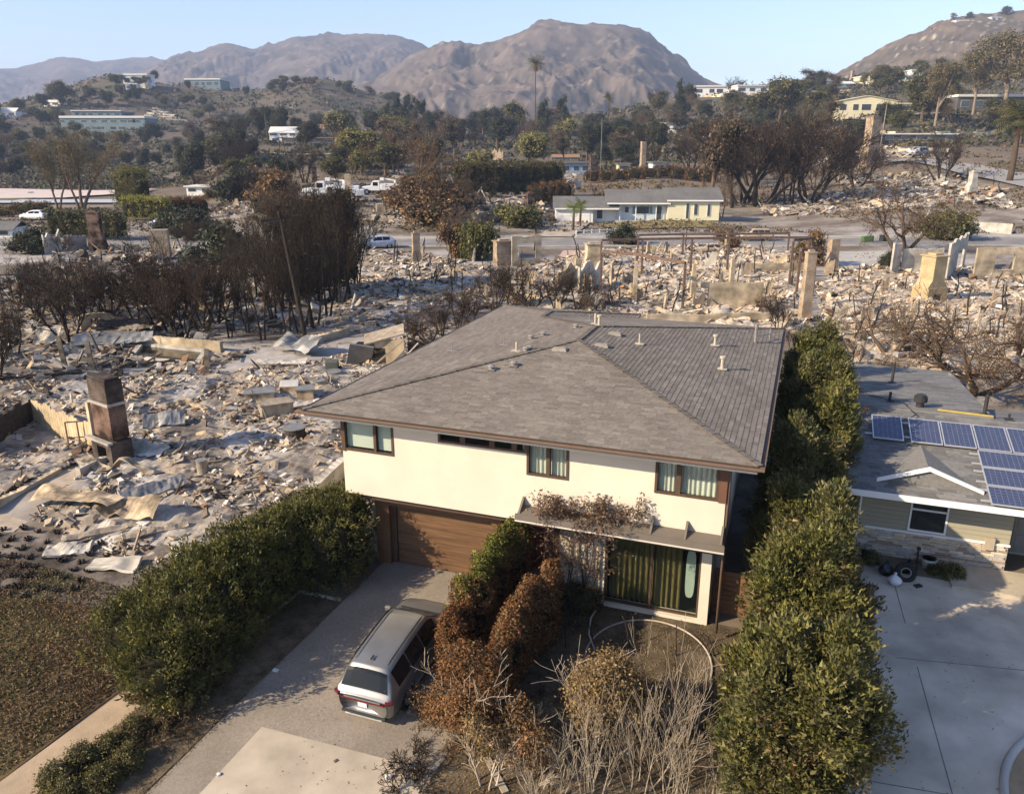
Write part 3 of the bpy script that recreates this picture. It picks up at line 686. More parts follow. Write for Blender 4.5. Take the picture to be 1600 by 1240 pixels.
# roof furniture
M_bl = mat('pipe_black', (.03,.03,.03), .6, .3)
for X, Y, h, r, z in ((18.0,17.3,.85,.06,3.55), (17.55,13.2,.38,.05,3.9), (20.65,12.4,.75,.07,3.95), (21.4,12.2,.22,.045,3.92)): MB().cyl((X,Y), r, z-.1, z+h, 8).obox((X,Y,z+.03), (.3,.3,.02)).build('vent_pipe', M_bl, nb)
b = MB(); b.cyl((18.55,12.7), .14, 3.9, 4.15, 10); b.cyl((18.55,12.7), .24, 4.15, 4.35, 12); b.cyl((18.55,12.7), .18, 4.35, 4.42, 12); b.build('turbine_vent', M_bl, nb)
MB().bar((19.1,12.3,4.02), (20.9,12.15,4.0), .06).build('gas_pipe', mat('pipe_yellow', (.42,.31,.07), .5, .3), nb)
MB().tube([(15.9,15.3,3.8),(17.0,13.9,3.85),(18.0,12.9,4.0),(18.3,11.6,3.95),(18.0,11.2,3.85),(17.4,11.2,3.82)], .018, 5).build('cable', M_bl, nb, smooth=True)
# porch
MB().box(19.3, 32, 6.1, 7.73, 0, .14).build('porch_step', mat('porch_concrete', (.42,.36,.27), .9, .2, var=.1, stain=.15), nb)
nd = MB().box(21.5, 22.4, 9.36, 9.40, .1, 2.1).build('front_door', mat('door_grey', (.16,.16,.155), .6, .3), nb)
for z_ in (.3, .95, 1.5):
    MB().box(21.6, 21.9, 9.34, 9.36, z_, z_+.45).build('door_panel', mat('door_grey', (0,0,0)), nd); MB().box(22.0, 22.3, 9.34, 9.36, z_, z_+.45).build('door_panel', mat('door_grey', (0,0,0)), nd)
# solar panels: a frame, a dark cell sheet with raised cell rows
M_cell = mat('solar_cell', (.045,.055,.10), .22, .6, var=.12, scale=6); M_cell['x'] = 1
M_alu = mat('aluminium', (.62,.62,.62), .35, .5, metal=.6, var=.05)
def solar(nc, nr, w, h):
    t = thing('solar_panel', '', 'solar panel', (0,0,0), 0, 'solar panels on the grey roof')
    b = MB(); f = .035; b.box(0, w, 0, f, 0, .045); b.box(0, w, h-f, h, 0, .045); b.box(0, f, f, h-f, 0, .045); b.box(w-f, w, f, h-f, 0, .045); b.build('frame', M_alu, t)
    MB().box(f, w-f, f, h-f, .012, .028).build('backsheet', mat('backsheet', (.20,.22,.30), .4, .5), t)
    b = MB(); cw, ch = (w-2*f)/nc, (h-2*f)/nr
    for i in range(nc):
        for j in range(nr): b.box(f+i*cw+.006, f+(i+1)*cw-.006, f+j*ch+.006, f+(j+1)*ch-.006, .028, .032)
    b.build('cells', M_cell, t)
    MB().box(-.25, w+.08, h*.2, h*.2+.05, -.06, -.002).box(-.25, w+.08, h*.8, h*.8+.05, -.06, -.002).build('rail', M_alu, t)
    return t
pit = math.atan(sl)
def place_panel(o, X, Y):
    o.location = HW(X, Y, nz(Y)+.11); o.rotation_euler = (pit, 0, HTH)
sp = solar(6, 9, 1.0, 1.62)
labs = ['single solar panel set apart on the shaded side of the grey roof', 'first solar panel of the upper row, next to the lone one', 'second solar panel along the upper row on the grey roof', 'third solar panel along the upper row on the grey roof', 'fourth solar panel along the upper row on the grey roof', 'fifth solar panel along the upper row at the picture edge']
for i, X in enumerate([16.8, 18.02, 19.06, 20.1, 21.14, 22.18]):
    o = sp if i == 0 else dup(sp, (0,0,0)); o['label'] = labs[i]; place_panel(o, X, 9.72)
sh_ = solar(10, 6, 1.66, 1.0)
for i, lb in enumerate(['wide solar panel of the lower block, right beneath the upper row', 'wide solar panel in the middle of the lower block of three', 'wide solar panel lowest on the roof, nearest the white gutter']):
    o = sh_ if i == 0 else dup(sh_, (0,0,0)); o['label'] = lb; place_panel(o, 20.05, 8.66-i*1.03)
o = None
for i, lb in enumerate(['second wide solar panel at top of the lower block beside picture edge', 'second wide solar panel in middle of the lower block beside picture edge', 'second wide solar panel at foot of the lower block beside picture edge']):
    o = dup(sh_, (0,0,0), label=lb); place_panel(o, 21.74, 8.66-i*1.03)
# ---------------------------------------------------------------- vehicles
M_tyre = mat('tyre', (.02,.02,.02), .85, .2); M_rim = mat('rim', (.30,.30,.31), .35, .5, metal=.7); M_cglass = mat('car_glass', (.010,.011,.012), .12, .22, var=.05)
M_red = mat('tail_red', (.10,.008,.010), .25, .5); M_chrome = mat('chrome', (.62,.61,.58), .3, .5, metal=.7); M_blk = mat('black_plastic', (.025,.025,.025), .6, .3)
M_head = mat('headlight', (.55,.57,.60), .15, .6); M_plate = mat('plate_white', (.65,.64,.62), .5, .3, var=.05)
SUV = dict(L=5.06, wb=(1.02,4.04), R=.38, ro=.02, st=[ # y, top z, top half-width, belt z, belt half-width, sill z, sill half-width
 (0,.95,.70,.93,.80,.42,.72),(.05,1.04,.78,1.02,.90,.34,.84),(.16,1.13,.82,1.10,.96,.30,.91),(.42,1.56,.70,1.13,.985,.28,.95),(.60,1.715,.66,1.13,.99,.28,.96),(1.0,1.755,.655,1.13,1.0,.28,.97),(2.0,1.78,.66,1.11,1.0,.28,.975),(2.9,1.765,.66,1.09,1.0,.28,.975),(3.25,1.70,.645,1.08,.995,.28,.97),(3.95,1.17,.76,1.06,.985,.28,.965),(4.05,1.12,.80,1.05,.98,.28,.96),(4.5,1.05,.76,.98,.96,.30,.93),(4.82,.96,.70,.90,.91,.32,.87),(4.98,.80,.62,.75,.80,.36,.76),(5.06,.66,.50,.62,.66,.42,.60)],
 side=[(.62,1.45),(1.50,2.35),(2.40,3.42)], rear=(.17,.50), front=(3.30,3.93))
SEDAN = dict(L=4.5, wb=(.85,3.55), R=.32, ro=.02, st=[(0,.82,.62,.80,.74,.36,.66),(.06,.95,.70,.92,.82,.28,.76),(.2,1.06,.68,.97,.86,.24,.82),(.45,1.22,.62,.97,.88,.22,.84),(.85,1.42,.55,.96,.89,.22,.86),(1.6,1.47,.55,.94,.89,.22,.86),(2.3,1.44,.55,.93,.89,.22,.86),(2.7,1.34,.56,.92,.89,.22,.86),(3.35,.98,.64,.90,.88,.22,.85),(3.8,.90,.64,.84,.86,.24,.82),(4.25,.78,.60,.73,.80,.26,.76),(4.5,.58,.46,.55,.62,.32,.56)],
 side=[(.75,1.60),(1.66,2.75)], rear=(.30,.80), front=(2.78,3.32))
def car(name, label, spec, loc, rz, paint, scale=1.0, group=None, rails=False, burnt=False, pitch=0.0, detail=True):
    t = thing(name, label, 'car', loc, rz, group, scale); t.rotation_euler = (pitch, 0, rz)
    st_ = np.array(spec['st']); yy = st_[:,0]
    def sec(y): return [np.interp(y, yy, st_[:,i]) for i in range(1, 7)]
    def half(y):
        zt, wt, zb, wb, zs, ws = sec(y); zb = min(zb, zt-.01)
        return [(0,zs-.04),(ws*.8,zs-.04),(ws,zs),(wb*1.0,zs+.40*(zb-zs)),(wb*1.005,zs+.75*(zb-zs)),(wb*.975,zb),(wt+.035,zt-.07*min(1,(zt-zb)/.2)),(wt-.08,zt),(wt*.5,zt+.018),(0,zt+.024)]
    ysn = np.unique(np.concatenate([yy, np.linspace(0, spec['L'], 34)])); ring = []
    for y in ysn:
        h = half(y); full = h+[(-x, z) for x, z in h[-2:0:-1]]; ring.append([(x, y, z) for x, z in full])
    n = len(ring[0]); V = np.array(ring).reshape(-1, 3); i = np.arange(len(ysn)-1)[:,None]*n; j = np.arange(n)[None]; jn = (j+1)%n
    F = np.stack([i+j, i+jn, i+n+jn, i+n+j], -1).reshape(-1, 4)
    c0 = np.array([[k for k in range(n)]]); c1 = np.array([[len(V)-n+k for k in range(n)][::-1]])
    body = obj('body', mesh_np('body', V, [F, c0, c1], None, True), paint, t)
    if detail: s = body.modifiers.new('smooth', 'SUBSURF'); s.levels = s.render_levels = 1
    gm_ = M_blk if burnt else M_cglass
    def side_pt(y, f, sgn, off):
        h = half(y); a, b = np.array(h[5]), np.array(h[6]); p = a+(b-a)*f; return (sgn*(p[0]+off), y, p[1])
    for sgn in (1, -1):
        for (a, b) in spec['side']:
            q = MB(); ys_ = np.linspace(a, b, 5); fs = (.04, .5, .93)
            for y0, y1 in zip(ys_, ys_[1:]):
                for f0, f1 in zip(fs, fs[1:]): q.quad(side_pt(y0,f0,sgn,.008), side_pt(y1,f0,sgn,.008), side_pt(y1,f1,sgn,.008), side_pt(y0,f1,sgn,.008))
            q.build('side_window', gm_, t)
    for nm, (a, b), inset in (('rear_window', spec['rear'], .06), ('windscreen', spec['front'], .05)):
        q = MB(); ys_ = np.linspace(a, b, 5); fx = np.linspace(-1, 1, 7)
        def tp(y, f):
            zt, wt = sec(y)[:2]; h = half(y); x = f*(wt-inset*.3); return (x, y, np.interp(abs(x), [0, wt*.5, wt-.08, wt+.035], [zt+.024, zt+.018, zt, h[6][1]])+.014)
        for y0, y1 in zip(ys_, ys_[1:]):
            for f0, f1 in zip(fx, fx[1:]): q.quad(tp(y0,f0), tp(y0,f1), tp(y1,f1), tp(y1,f0))
        q.build(nm, gm_, t, smooth=True)
    R_ = spec['R']
    for yw in spec['wb']:
        for sgn in (1, -1):
            ws = sec(yw)[5]; x1 = ws+.025; x0 = x1-.22; P = [(sgn*x0,yw,R_),(sgn*(x0+.02),yw,R_),(sgn*(x1-.03),yw,R_),(sgn*x1,yw,R_)]
            wz = -.16*R_ if burnt else 0
            w = MB().tube([(sgn*(x1-.26),yw,R_+.03),(sgn*(x1-.012),yw,R_+.03)], R_*1.17, 20).build('wheel', M_blk, t)        # dark arch behind the tyre
            MB().tube([(p[0], p[1], p[2]+wz) for p in P], [R_*.93, R_, R_, R_*.93], 20).build('tyre', M_rust if burnt else M_tyre, w)
            rm = MB().tube([(sgn*(x1+.002),yw,R_+wz),(sgn*(x1+.012),yw,R_+wz)], [R_*.66, R_*.60], 16)
            if detail and not burnt:
                for k in range(7):
                    a = k*2*np.pi/7; rm.bar((sgn*(x1+.016),yw,R_),(sgn*(x1+.016),yw+R_*.62*math.cos(a),R_+R_*.62*math.sin(a)), .045, .02)
            rm.build('rim', M_blk if burnt else M_rim, w)
    if burnt: return t
    zt, wt, zb, wb, zs, ws = sec(.05)
    for sgn in (1, -1):
        y_, zz = spec['L']-.16, sec(spec['L']-.16)[2]-.07; wf = sec(y_)[3]
        MB().obox((sgn*(wf-.16), y_+.03, zz), (.30, .10, .09), (0,0,-sgn*.45)).build('headlight', M_head, t, bevel=.02)
        MB().obox((sgn*(sec(.1)[3]-.06), .07, sec(.1)[2]-.10), (.24,.14,.11), (0,0,sgn*.5)).build('taillight', M_red, t, bevel=.02)
        yf = spec['front'][1]-.12; wm = sec(yf)[3]
        m_ = MB(); m_.obox((sgn*(wm+.12), yf, sec(yf)[2]+.10), (.22,.12,.15)); m_.bar((sgn*(wm-.06), yf, sec(yf)[2]+.02), (sgn*(wm+.08), yf, sec(yf)[2]+.05), .05); m_.build('mirror', paint, t, bevel=.03)
    if not detail: return t
    MB().box(-.74, .74, -.035, .03, .845, .90).build('tail_light_bar', M_red, t, bevel=.01)
    MB().box(-.62, .62, -.03, .02, .90, .945).build('tailgate_trim', paint, t, bevel=.015)
    MB().box(-.15, .15, -.03, -.005, .66, .80).build('number_plate', M_plate, t)
    b = MB(); b.obox((0,.02,.36), (1.5,.16,.07)); b.obox((.74,.14,.37), (.2,.16,.07),(0,0,.7)); b.obox((-.74,.14,.37), (.2,.16,.07),(0,0,-.7)); b.build('bumper_trim', M_blk, t, bevel=.02)
    b = MB(); b.obox((0,-.02,.30), (1.25,.10,.045)); b.obox((.55,.0,.34),(.16,.10,.06)); b.obox((-.55,.0,.34),(.16,.10,.06)); b.build('skid_plate', M_chrome, t, bevel=.012)
    for sgn in (1, -1):
        if rails: MB().tube([(sgn*.60,.72,1.78),(sgn*.605,.85,1.825),(sgn*.61,2.0,1.845),(sgn*.60,2.95,1.815),(sgn*.59,3.05,1.775)], .022, 6).build('roof_rail', M_blk, t, smooth=True)
        for yd in (1.46, 2.37, 3.40): MB().bar((sgn*1.003, yd, .42), (sgn*.985, yd+.02, 1.06), .012, .012).build('door_gap', M_blk, t)
        for yd in (1.62, 2.55): MB().obox((sgn*1.012, yd, .93), (.03,.20,.035)).build('door_handle', M_chrome, t, bevel=.01)
        MB().bar((sgn*.985,1.45,.36),(sgn*.985,3.6,.36),.03,.05).build('sill_trim', M_chrome, t)
    MB().obox((0,.83,1.82), (.045,.20,.05)).build('antenna_fin', M_blk, t, bevel=.015)
    for x in (-.42, .18): MB().bar((x,4.00,1.185), (x+.52,3.86,1.255), .03, .02).build('wiper', M_blk, t)
    MB().bar((-.72,4.05,1.155),(.72,4.05,1.155),.06,.03).build('cowl', M_blk, t)
    MB().obox((0,4.99,.66),(.9,.10,.30)).build('grille', M_blk, t, bevel=.03)
    return t
M_rust = mat('rust_steel', (.13,.085,.06), .9, .2, var=.5, scale=3, col2=(.30,.24,.19))
M_ash_metal = mat('burnt_car_metal', (.33,.27,.21), .85, .2, var=.35, scale=1.6, bump=.3)
p_suv = mat('paint_champagne', (.25,.243,.225), .30, .5, metal=.6, var=.05, scale=2, coat=.25, stain=.12, sscale=1.2)
c_ = HW(4.55, -4.85); z_ = gzf(c_[0], c_[1])+.03
car('parked_suv', 'dusty champagne SUV parked on the driveway in front of the garage', SUV, (c_[0], c_[1], z_), HTH, p_suv, .84, rails=True, pitch=math.atan(YS))
def far_car(name, label, spec, u, v, ang, paint, px, **k):
    """a car standing on the ground seen at (u, v), px photo pixels long when seen side-on"""
    p = G(u, v); p[2] += .06; return car(name, label, spec, p, ang, paint, px*pxm(p[1])/spec['L'], detail=False, **k)
far_car('parked_sedan', 'pale blue hatchback parked on the street beside the burnt lots', SEDAN, 617, 387, math.radians(112), mat('paint_paleblue', (.42,.48,.56), .3, .5, metal=.3), 58)
far_car('parked_suv', 'dark blue SUV behind the burnt hedge at upper left', SUV, 274, 356, math.radians(82), mat('paint_navy', (.10,.12,.17), .3, .5, metal=.3, coat=.4), 42)
far_car('parked_car', 'white car parked under the bare trees beside the pale highway', SEDAN, 75, 344, math.radians(80), mat('paint_white', (.62,.63,.65), .35, .5), 44)
far_car('parked_car', 'small grey car far off on the pale highway', SEDAN, 54, 305, math.radians(88), mat('paint_grey', (.25,.27,.3), .35, .5), 14)
far_car('parked_car', 'blue and white car on the bend of the side road below the yellow house', SUV, 1446, 243, math.radians(118), mat('paint_bluewhite', (.42,.47,.55), .35, .5), 34)
far_car('burnt_suv', 'burnt out SUV shell with empty windows by the far kerb', SUV, 1206, 376, math.radians(88), M_ash_metal, 50, burnt=True)
far_car('burnt_car', 'burnt out low car shell among the ruins across the street', SEDAN, 1130, 396, math.radians(92), M_ash_metal, 46, burnt=True)
# white utility trucks
def truck(label, u, v, ang, px):
    p = G(u, v); s = px*pxm(p[1])/8.2
    t = thing('utility_truck', label, 'truck', (p[0], p[1], p[2]+.03), ang, 'white utility trucks', s)
    Wm = mat('truck_white', (.72,.72,.70), .45, .4, var=.04)
    b = MB(); b.extr([(0,.75),(0,1.25),(.15,1.38),(1.65,1.55),(1.65,.75)], 'x', -1.0, 1.0); hd = b.build('hood', Wm, t, bevel=.06)     # nose towards -y
    b = MB(); b.extr([(1.652,.7),(1.652,1.6),(2.05,2.35),(2.2,2.42),(3.2,2.42),(3.3,2.3),(3.3,.7)], 'x', -1.02, 1.02); cb = b.build('cab', Wm, t, bevel=.05)
    for sg in (1, -1): MB().box(min(sg*1.022,sg*1.03), max(sg*1.022,sg*1.03), 2.1, 3.0, 1.55, 2.2).build('side_window', M_cglass, t)
    q = MB(); q.quad((-.85,1.69,1.68),(.85,1.69,1.68),(.8,2.02,2.28),(-.8,2.02,2.28)); q.build('windscreen', M_cglass, t)
    b = MB()
    for k, (y0, y1, zt) in enumerate(((3.4,4.5,1.9),(4.53,5.6,1.9),(6.75,8.2,1.75))): b.box(-1.15,1.15,y0,y1,.75,zt)
    b.box(-1.15,1.15,5.63,6.72,1.35,1.9); b.build('service_body', Wm, t, bevel=.04)
    for k, y in enumerate((3.95, 5.05, 7.45)):
        for sg in (1, -1): MB().box(min(sg*1.15,sg*1.165), max(sg*1.15,sg*1.165), y-.45, y+.45, .9, 1.7).build('locker_door', Wm, t, bevel=.01)
    MB().box(-.95, .95, .1, 8.1, .55, .745).build('chassis', M_blk, t)
    b = MB(); b.cyl((0,6.2), .35, 1.9, 2.5, 10); b.bar((0,6.2,2.45),(0,4.0,2.75),.22,.25); b.obox((.0,3.7,2.7),(.8,.7,.5)); b.build('boom', Wm, t)
    b = MB(); b.box(-.1,.1,2.3,2.5,2.43,2.55); b.build('beacon', mat('beacon_amber', (.5,.2,.02), .3, .5), t)
    for y in (.95, 6.18):
        for sg in (1, -1):
            w = MB().tube([(sg*.72,y,.5),(sg*1.04,y,.5)], .5, 16).build('wheel', M_tyre, t); MB().tube([(sg*1.045,y,.5),(sg*1.06,y,.5)], .27, 12).build('rim', M_plate, w)
    for sg in (1, -1): MB().obox((sg*.75,-.01,1.0),(.3,.06,.18)).build('headlight', M_head, t)
    MB().box(-.5,.5,-.03,.01,.85,1.2).build('grille', M_blk, t); MB().box(-1.1,1.1,-.15,-.04,.5,.72).build('bumper', M_chrome, t)
    return t
truck('white utility truck at the left of the three, nose to the left', 474, 310, math.radians(-82), 84)
truck('white utility truck in front of the others, its tail by the concrete post', 492, 314, math.radians(-76), 74)
truck('white utility truck standing alone right of the concrete post', 566, 304, math.radians(-86), 68)
def inpoly(P, poly):
    x, y = P[:,0], P[:,1]; c = np.zeros(len(P), bool); n = len(poly)
    for i in range(n):
        (x0, y0), (x1, y1) = poly[i][:2], poly[(i+1)%n][:2]
        c ^= ((y0 > y) != (y1 > y)) & (x < (x1-x0)*(y-y0)/(y1-y0+1e-12)+x0)
    return c
# ---------------------------------------------------------------- vegetation builders
def unit(v): return v/(np.linalg.norm(v, axis=-1, keepdims=True)+1e-9)
def leaves_np(P, N, size, rr, aspect=.5, jit=.8, spiky=0.0):
    """one small pointed face per leaf"""
    n = len(P); d = unit(N+rr.normal(0, jit, (n, 3))); a = rr.normal(size=(n, 3)); t = unit(a-(a*d).sum(1, keepdims=True)*d)
    if spiky: t = unit(unit(N)*spiky+np.array([0,0,.5])*spiky+rr.normal(0, .55, (n, 3))); d = unit(np.cross(t, rr.normal(size=(n, 3))))
    b = np.cross(d, t)
    s = (size*rr.uniform(.6, 1.35, n))[:,None]
    k = rr.uniform(-.35, .35, n)[:,None]
    V = np.stack([P+t*s*.62, P-t*s*.38+b*s*aspect*(.72+k), P-t*s*.38-b*s*aspect*(.72-k)], 1).reshape(-1, 3)
    return V, np.arange(3*n).reshape(n, 3)
def ell_leaves(ells, n, size, pal, rr, clus=10, csig=.10, depth=.22, lump=.12, power=1.0, up=.3, lfreq=1.3, colfn=None, jit=.8, cut=.80, spiky=0.0):
    """clusters of leaves over the skins of ellipsoids (cx,cy,cz,rx,ry,rz); none deep inside a neighbour"""
    E = np.array(ells, float); area = (E[:,3]*E[:,4]+E[:,4]*E[:,5]+E[:,3]*E[:,5]); pr = area/area.sum()
    m = max(1, n//clus); k = rr.choice(len(E), m, p=pr); d = unit(rr.normal(size=(m, 3)))
    if power != 1: d = np.sign(d)*np.abs(d)**power
    d[:,2] = np.where(d[:,2] < -.88, -d[:,2], d[:,2])
    f = 1-depth*rr.uniform(0, 1, m)**1.6
    P = E[k,:3]+d*E[k,3:]*f[:,None]
    P = P+unit(d/E[k,3:])*(lump*vnoise(P, int(rr.integers(999)), lfreq, 3))[:,None]
    keep = np.ones(m, bool)
    for i in range(len(E)): keep &= (k == i) | ((((P-E[i,:3])/E[i,3:])**2).sum(1) > cut**2)
    P, d, k, f = P[keep], d[keep], k[keep], f[keep]; m = len(P)
    N = unit(unit(d/E[k,3:])+np.array([0, 0, up]))
    pal = np.array(pal, float); ci = rr.integers(len(pal), size=m); C = pal[ci]*rr.uniform(.6, 1.5, m)[:,None]
    if colfn is not None: C = colfn(P, C, rr)
    Pc = np.repeat(P, clus, 0)+rr.normal(0, csig, (m*clus, 3)); Nc = np.repeat(N, clus, 0)
    V, F = leaves_np(Pc, Nc, size, rr, .34 if spiky else .5, jit, spiky)
    Cc = np.repeat(np.repeat(C, clus, 0)*rr.uniform(.8, 1.22, (m*clus, 1)), 3, 0)
    return V, F, Cc
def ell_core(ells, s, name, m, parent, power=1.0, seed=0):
    """solid dark blobs added inside a crown to block light between the leaves"""
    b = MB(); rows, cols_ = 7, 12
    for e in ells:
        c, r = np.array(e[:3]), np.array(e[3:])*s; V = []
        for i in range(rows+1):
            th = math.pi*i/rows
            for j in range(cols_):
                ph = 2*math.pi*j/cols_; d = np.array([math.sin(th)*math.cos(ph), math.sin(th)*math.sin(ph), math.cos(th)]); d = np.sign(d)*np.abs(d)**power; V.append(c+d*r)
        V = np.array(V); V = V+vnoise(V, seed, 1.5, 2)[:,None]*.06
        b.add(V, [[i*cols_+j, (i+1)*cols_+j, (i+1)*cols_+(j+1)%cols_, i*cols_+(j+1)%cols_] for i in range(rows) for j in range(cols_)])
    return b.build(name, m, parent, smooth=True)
M_leaf = mat('leaf', (1,1,1), .6, .25, attr=True, var=.12, scale=4, trans=.22)
M_leafd = mat('leaf_dry', (1,1,1), .9, .1, attr=True, var=.2, scale=5, trans=.12)
M_core = mat('dark_blocker', (.022,.020,.011), .95, .05, var=.5, scale=6)  # near-black, for the added solid cores that block light inside foliage
M_bark = mat('bark', (.12,.085,.06), .95, .1, var=.35, scale=6, stretch=(1,1,.25))
M_barkp = mat('bark_pale', (.36,.30,.235), .9, .1, var=.25, scale=6, stretch=(1,1,.25))
M_barkp2 = mat('bark_weathered', (.27,.225,.17), .9, .1, var=.45, scale=5, stretch=(1,1,.25))
M_char = mat('bark_charred', (.036,.029,.024), .95, .1, var=.6, scale=5, stretch=(1,1,.3))
M_charb = mat('bark_scorched', (.085,.06,.043), .95, .1, var=.5, scale=5, stretch=(1,1,.3))
GREEN = ((.078,.078,.020),(.105,.100,.025),(.050,.056,.017),(.135,.122,.030),(.066,.066,.019))
OLIVE = ((.10,.095,.035),(.125,.112,.045),(.085,.085,.03),(.14,.12,.05))
BROWN = ((.150,.070,.030),(.120,.056,.024),(.175,.092,.040),(.095,.046,.021),(.165,.082,.036))
DRYY = ((.185,.128,.060),(.155,.10,.045),(.21,.15,.075),(.12,.08,.037))
DKGRN = ((.030,.042,.020),(.042,.052,.024),(.024,.034,.018))
def foliage(name, parts, m, parent):
    V, F, C, n0 = [], [], [], 0
    for v, f, c in parts: V.append(v); F.append(f+n0); C.append(c); n0 += len(v)
    return obj(name, mesh_np(name, np.concatenate(V), [np.concatenate(F)], np.concatenate(C)), m, parent)
def branch(rr, p, d, L, r, lev, P, out, tips):
    n = P['segs'][min(lev, len(P['segs'])-1)]; pts = [p]; rs = [r]
    for i in range(n):
        d = d+rr.normal(0, P['wob'], 3)+np.array([0, 0, P['up'][min(lev, len(P['up'])-1)]]); d = d/np.linalg.norm(d)
        p = p+d*L/n; pts.append(p); rs.append(max(r*(1-(i+1)/n*.75), P['rmin']))
    out.append((np.array(pts), np.array(rs), lev))
    if lev+1 < P['levels']:
        for k in range(P['kids'][lev]):
            t = rr.uniform(P['t0'][lev], 1.0); x = t*n; i = min(int(x), n-1); q = pts[i]+(pts[i+1]-pts[i])*(x-i)
            dd = pts[i+1]-pts[i]; dd = dd/np.linalg.norm(dd); a = rr.normal(size=3); a -= a@dd*dd; a /= np.linalg.norm(a)
            an = P['ang'][lev]*rr.uniform(.7, 1.3); nd = dd*math.cos(an)+a*math.sin(an)
            branch(rr, q, nd, L*P['ratio'][lev]*rr.uniform(.65, 1.2), max(rs[i]*P['rr'], P['rmin']), lev+1, P, out, tips)
    else: tips.extend(pts[1:])
def skel(seed, stems, P, lean=.5, L=None, r=.12, base=.25):
    rr = np.random.default_rng(seed); out, tips = [], []
    for s in range(stems):
        a = 2*np.pi*(s+rr.uniform(-.3, .3))/stems; ln = lean*rr.uniform(.5, 1.2) if stems > 1 else lean*.2
        d = np.array([math.cos(a)*ln, math.sin(a)*ln, 1.0]); p = np.array([math.cos(a)*base*(stems > 1), math.sin(a)*base*(stems > 1), -.15])
        branch(rr, p, d/np.linalg.norm(d), L*rr.uniform(.8, 1.1), r*rr.uniform(.8, 1.15), 0, P, out, tips)
    return out, np.array(tips), rr
def sides(lev): return (7, 5, 4, 3, 3)[min(lev, 4)]
def bare_tree(name, label, cat, seed, stems, P, m, lean=.5, L=4, r=.12, base=.25, leaves=None, group=None, trunk_levels=2, mt=None):
    """trunk (stems and limbs), a crown of finer branches, dry leaves if any are left"""
    out, tips, rr = skel(seed, stems, P, lean, L, r, base); t = thing(name, label, cat, (0,0,0), 0, group)
    obj('trunk', tubes([(p, q, sides(l)) for p, q, l in out if l < trunk_levels], 'trunk'), m, t)
    cr = [(p, q, sides(l)) for p, q, l in out if l >= trunk_levels]
    if cr: obj('branches', tubes(cr, 'branches'), mt or m, t)
    if leaves:
        n, size, pal, sig = leaves; k = rr.integers(len(tips), size=n); Pp = tips[k]+rr.normal(0, sig, (n, 3))
        V, F = leaves_np(Pp, np.tile([0,0,1.], (n, 1)), size, rr, jit=1.5); pal = np.array(pal); C = np.repeat(pal[rr.integers(len(pal), size=n)]*rr.uniform(.6, 1.4, (n, 1)), 3, 0)
        obj('crown', mesh_np('crown', V, [F], C), M_leafd, t)
    return t
def leafy_tree(name, label, cat, seed, ells, n, size, pal, trunk=(.2, 2.0), group=None, m=None, core=.72, depth=.5, lump=.25, clus=8, csig=.2, mb=None, colfn=None, limbs=4):
    rr = np.random.default_rng(seed); t = thing(name, label, cat, (0,0,0), 0, group)
    polys = [(np.array([(0,0,-.2),(.05,0,trunk[1]*.5),(0,.05,trunk[1])]), np.array([trunk[0]*1.3, trunk[0], trunk[0]*.8]), 7)]
    for e in ells[:limbs+3]:
        c = np.array(e[:3]); s = np.array([0,.05,trunk[1]*rr.uniform(.6, 1)]); mid = (s+c)/2+rr.normal(0, .15, 3); polys.append((np.array([s, mid, c, c+(c-mid)*.4]), np.array([trunk[0]*.6, trunk[0]*.45, trunk[0]*.25, .02]), 5))
    obj('trunk', tubes(polys, 'trunk'), mb or M_bark, t)
    V, F, C = ell_leaves(ells, n, size, pal, rr, clus, csig, depth, lump, lfreq=1/max(.6, np.mean([e[3] for e in ells])*.5), colfn=colfn)
    obj('crown', mesh_np('crown', V, [F], C), m or M_leaf, t)
    if core: ell_core(ells, core, 'light_blocker', M_core, t, seed=seed)
    return t
def put(o, p, rz=0.0, s=1.0):
    o.location = (p[0], p[1], p[2]); o.rotation_euler = (0, 0, rz); o.scale = (s,)*3 if not hasattr(s, '__len__') else s; return o
# ---------------------------------------------------------------- hedges and shrubs of the front yards
def hedge(name, label, ells, n, size, pal, seed, group=None, power=.75, cat='hedge', core=.72, colfn=None, m=None, clus=10, csig=.09, depth=.2, lump=.22, stems=None, origin=None, lfreq=1.5, spiky=0.0):
    """ells in world coordinates; the thing's empty sits at its foot"""
    rr = np.random.default_rng(seed); E = np.array(ells, float); o = origin or (E[:,0].mean(), E[:,1].mean(), gzf(E[:,0].mean(), E[:,1].mean()))
    t = thing(name, label, cat, o, 0, group); E[:,:3] -= np.array(o)
    V, F, C = ell_leaves(E, n, size, pal, rr, clus, csig, depth, lump, power, colfn=colfn, lfreq=lfreq, spiky=spiky)
    obj('foliage', mesh_np('foliage', V, [F], C), m or M_leaf, t)
    if core: ell_core(E, core, 'light_blocker', M_core, t, power, seed)
    if stems: obj('stems', tubes([(np.array(p)-np.array(o), q, 5) for p, q in stems], 'stems'), M_charb, t)
    return t
def run(pts, w, h, n, rr, zf=.5, jw=.15):
    """ellipsoids strung along a line of (X, Y, height) house points"""
    P = np.array(pts, float); out = []
    for i in range(n):
        t = i/(n-1)*(len(P)-1); k = min(int(t), len(P)-2); q = P[k]+(P[k+1]-P[k])*(t-k); wq = HW(q[0], q[1]); z0 = gzf(wq[0], wq[1]); hh = q[2]*(1+rr.normal(0, .05))
        out.append((wq[0]+rr.normal(0, jw*.5), wq[1]+rr.normal(0, jw*.5), z0+hh*zf, w*rr.uniform(.88, 1.1), w*rr.uniform(.88, 1.1), hh*(1-zf)))
    return out
rr = np.random.default_rng(21)
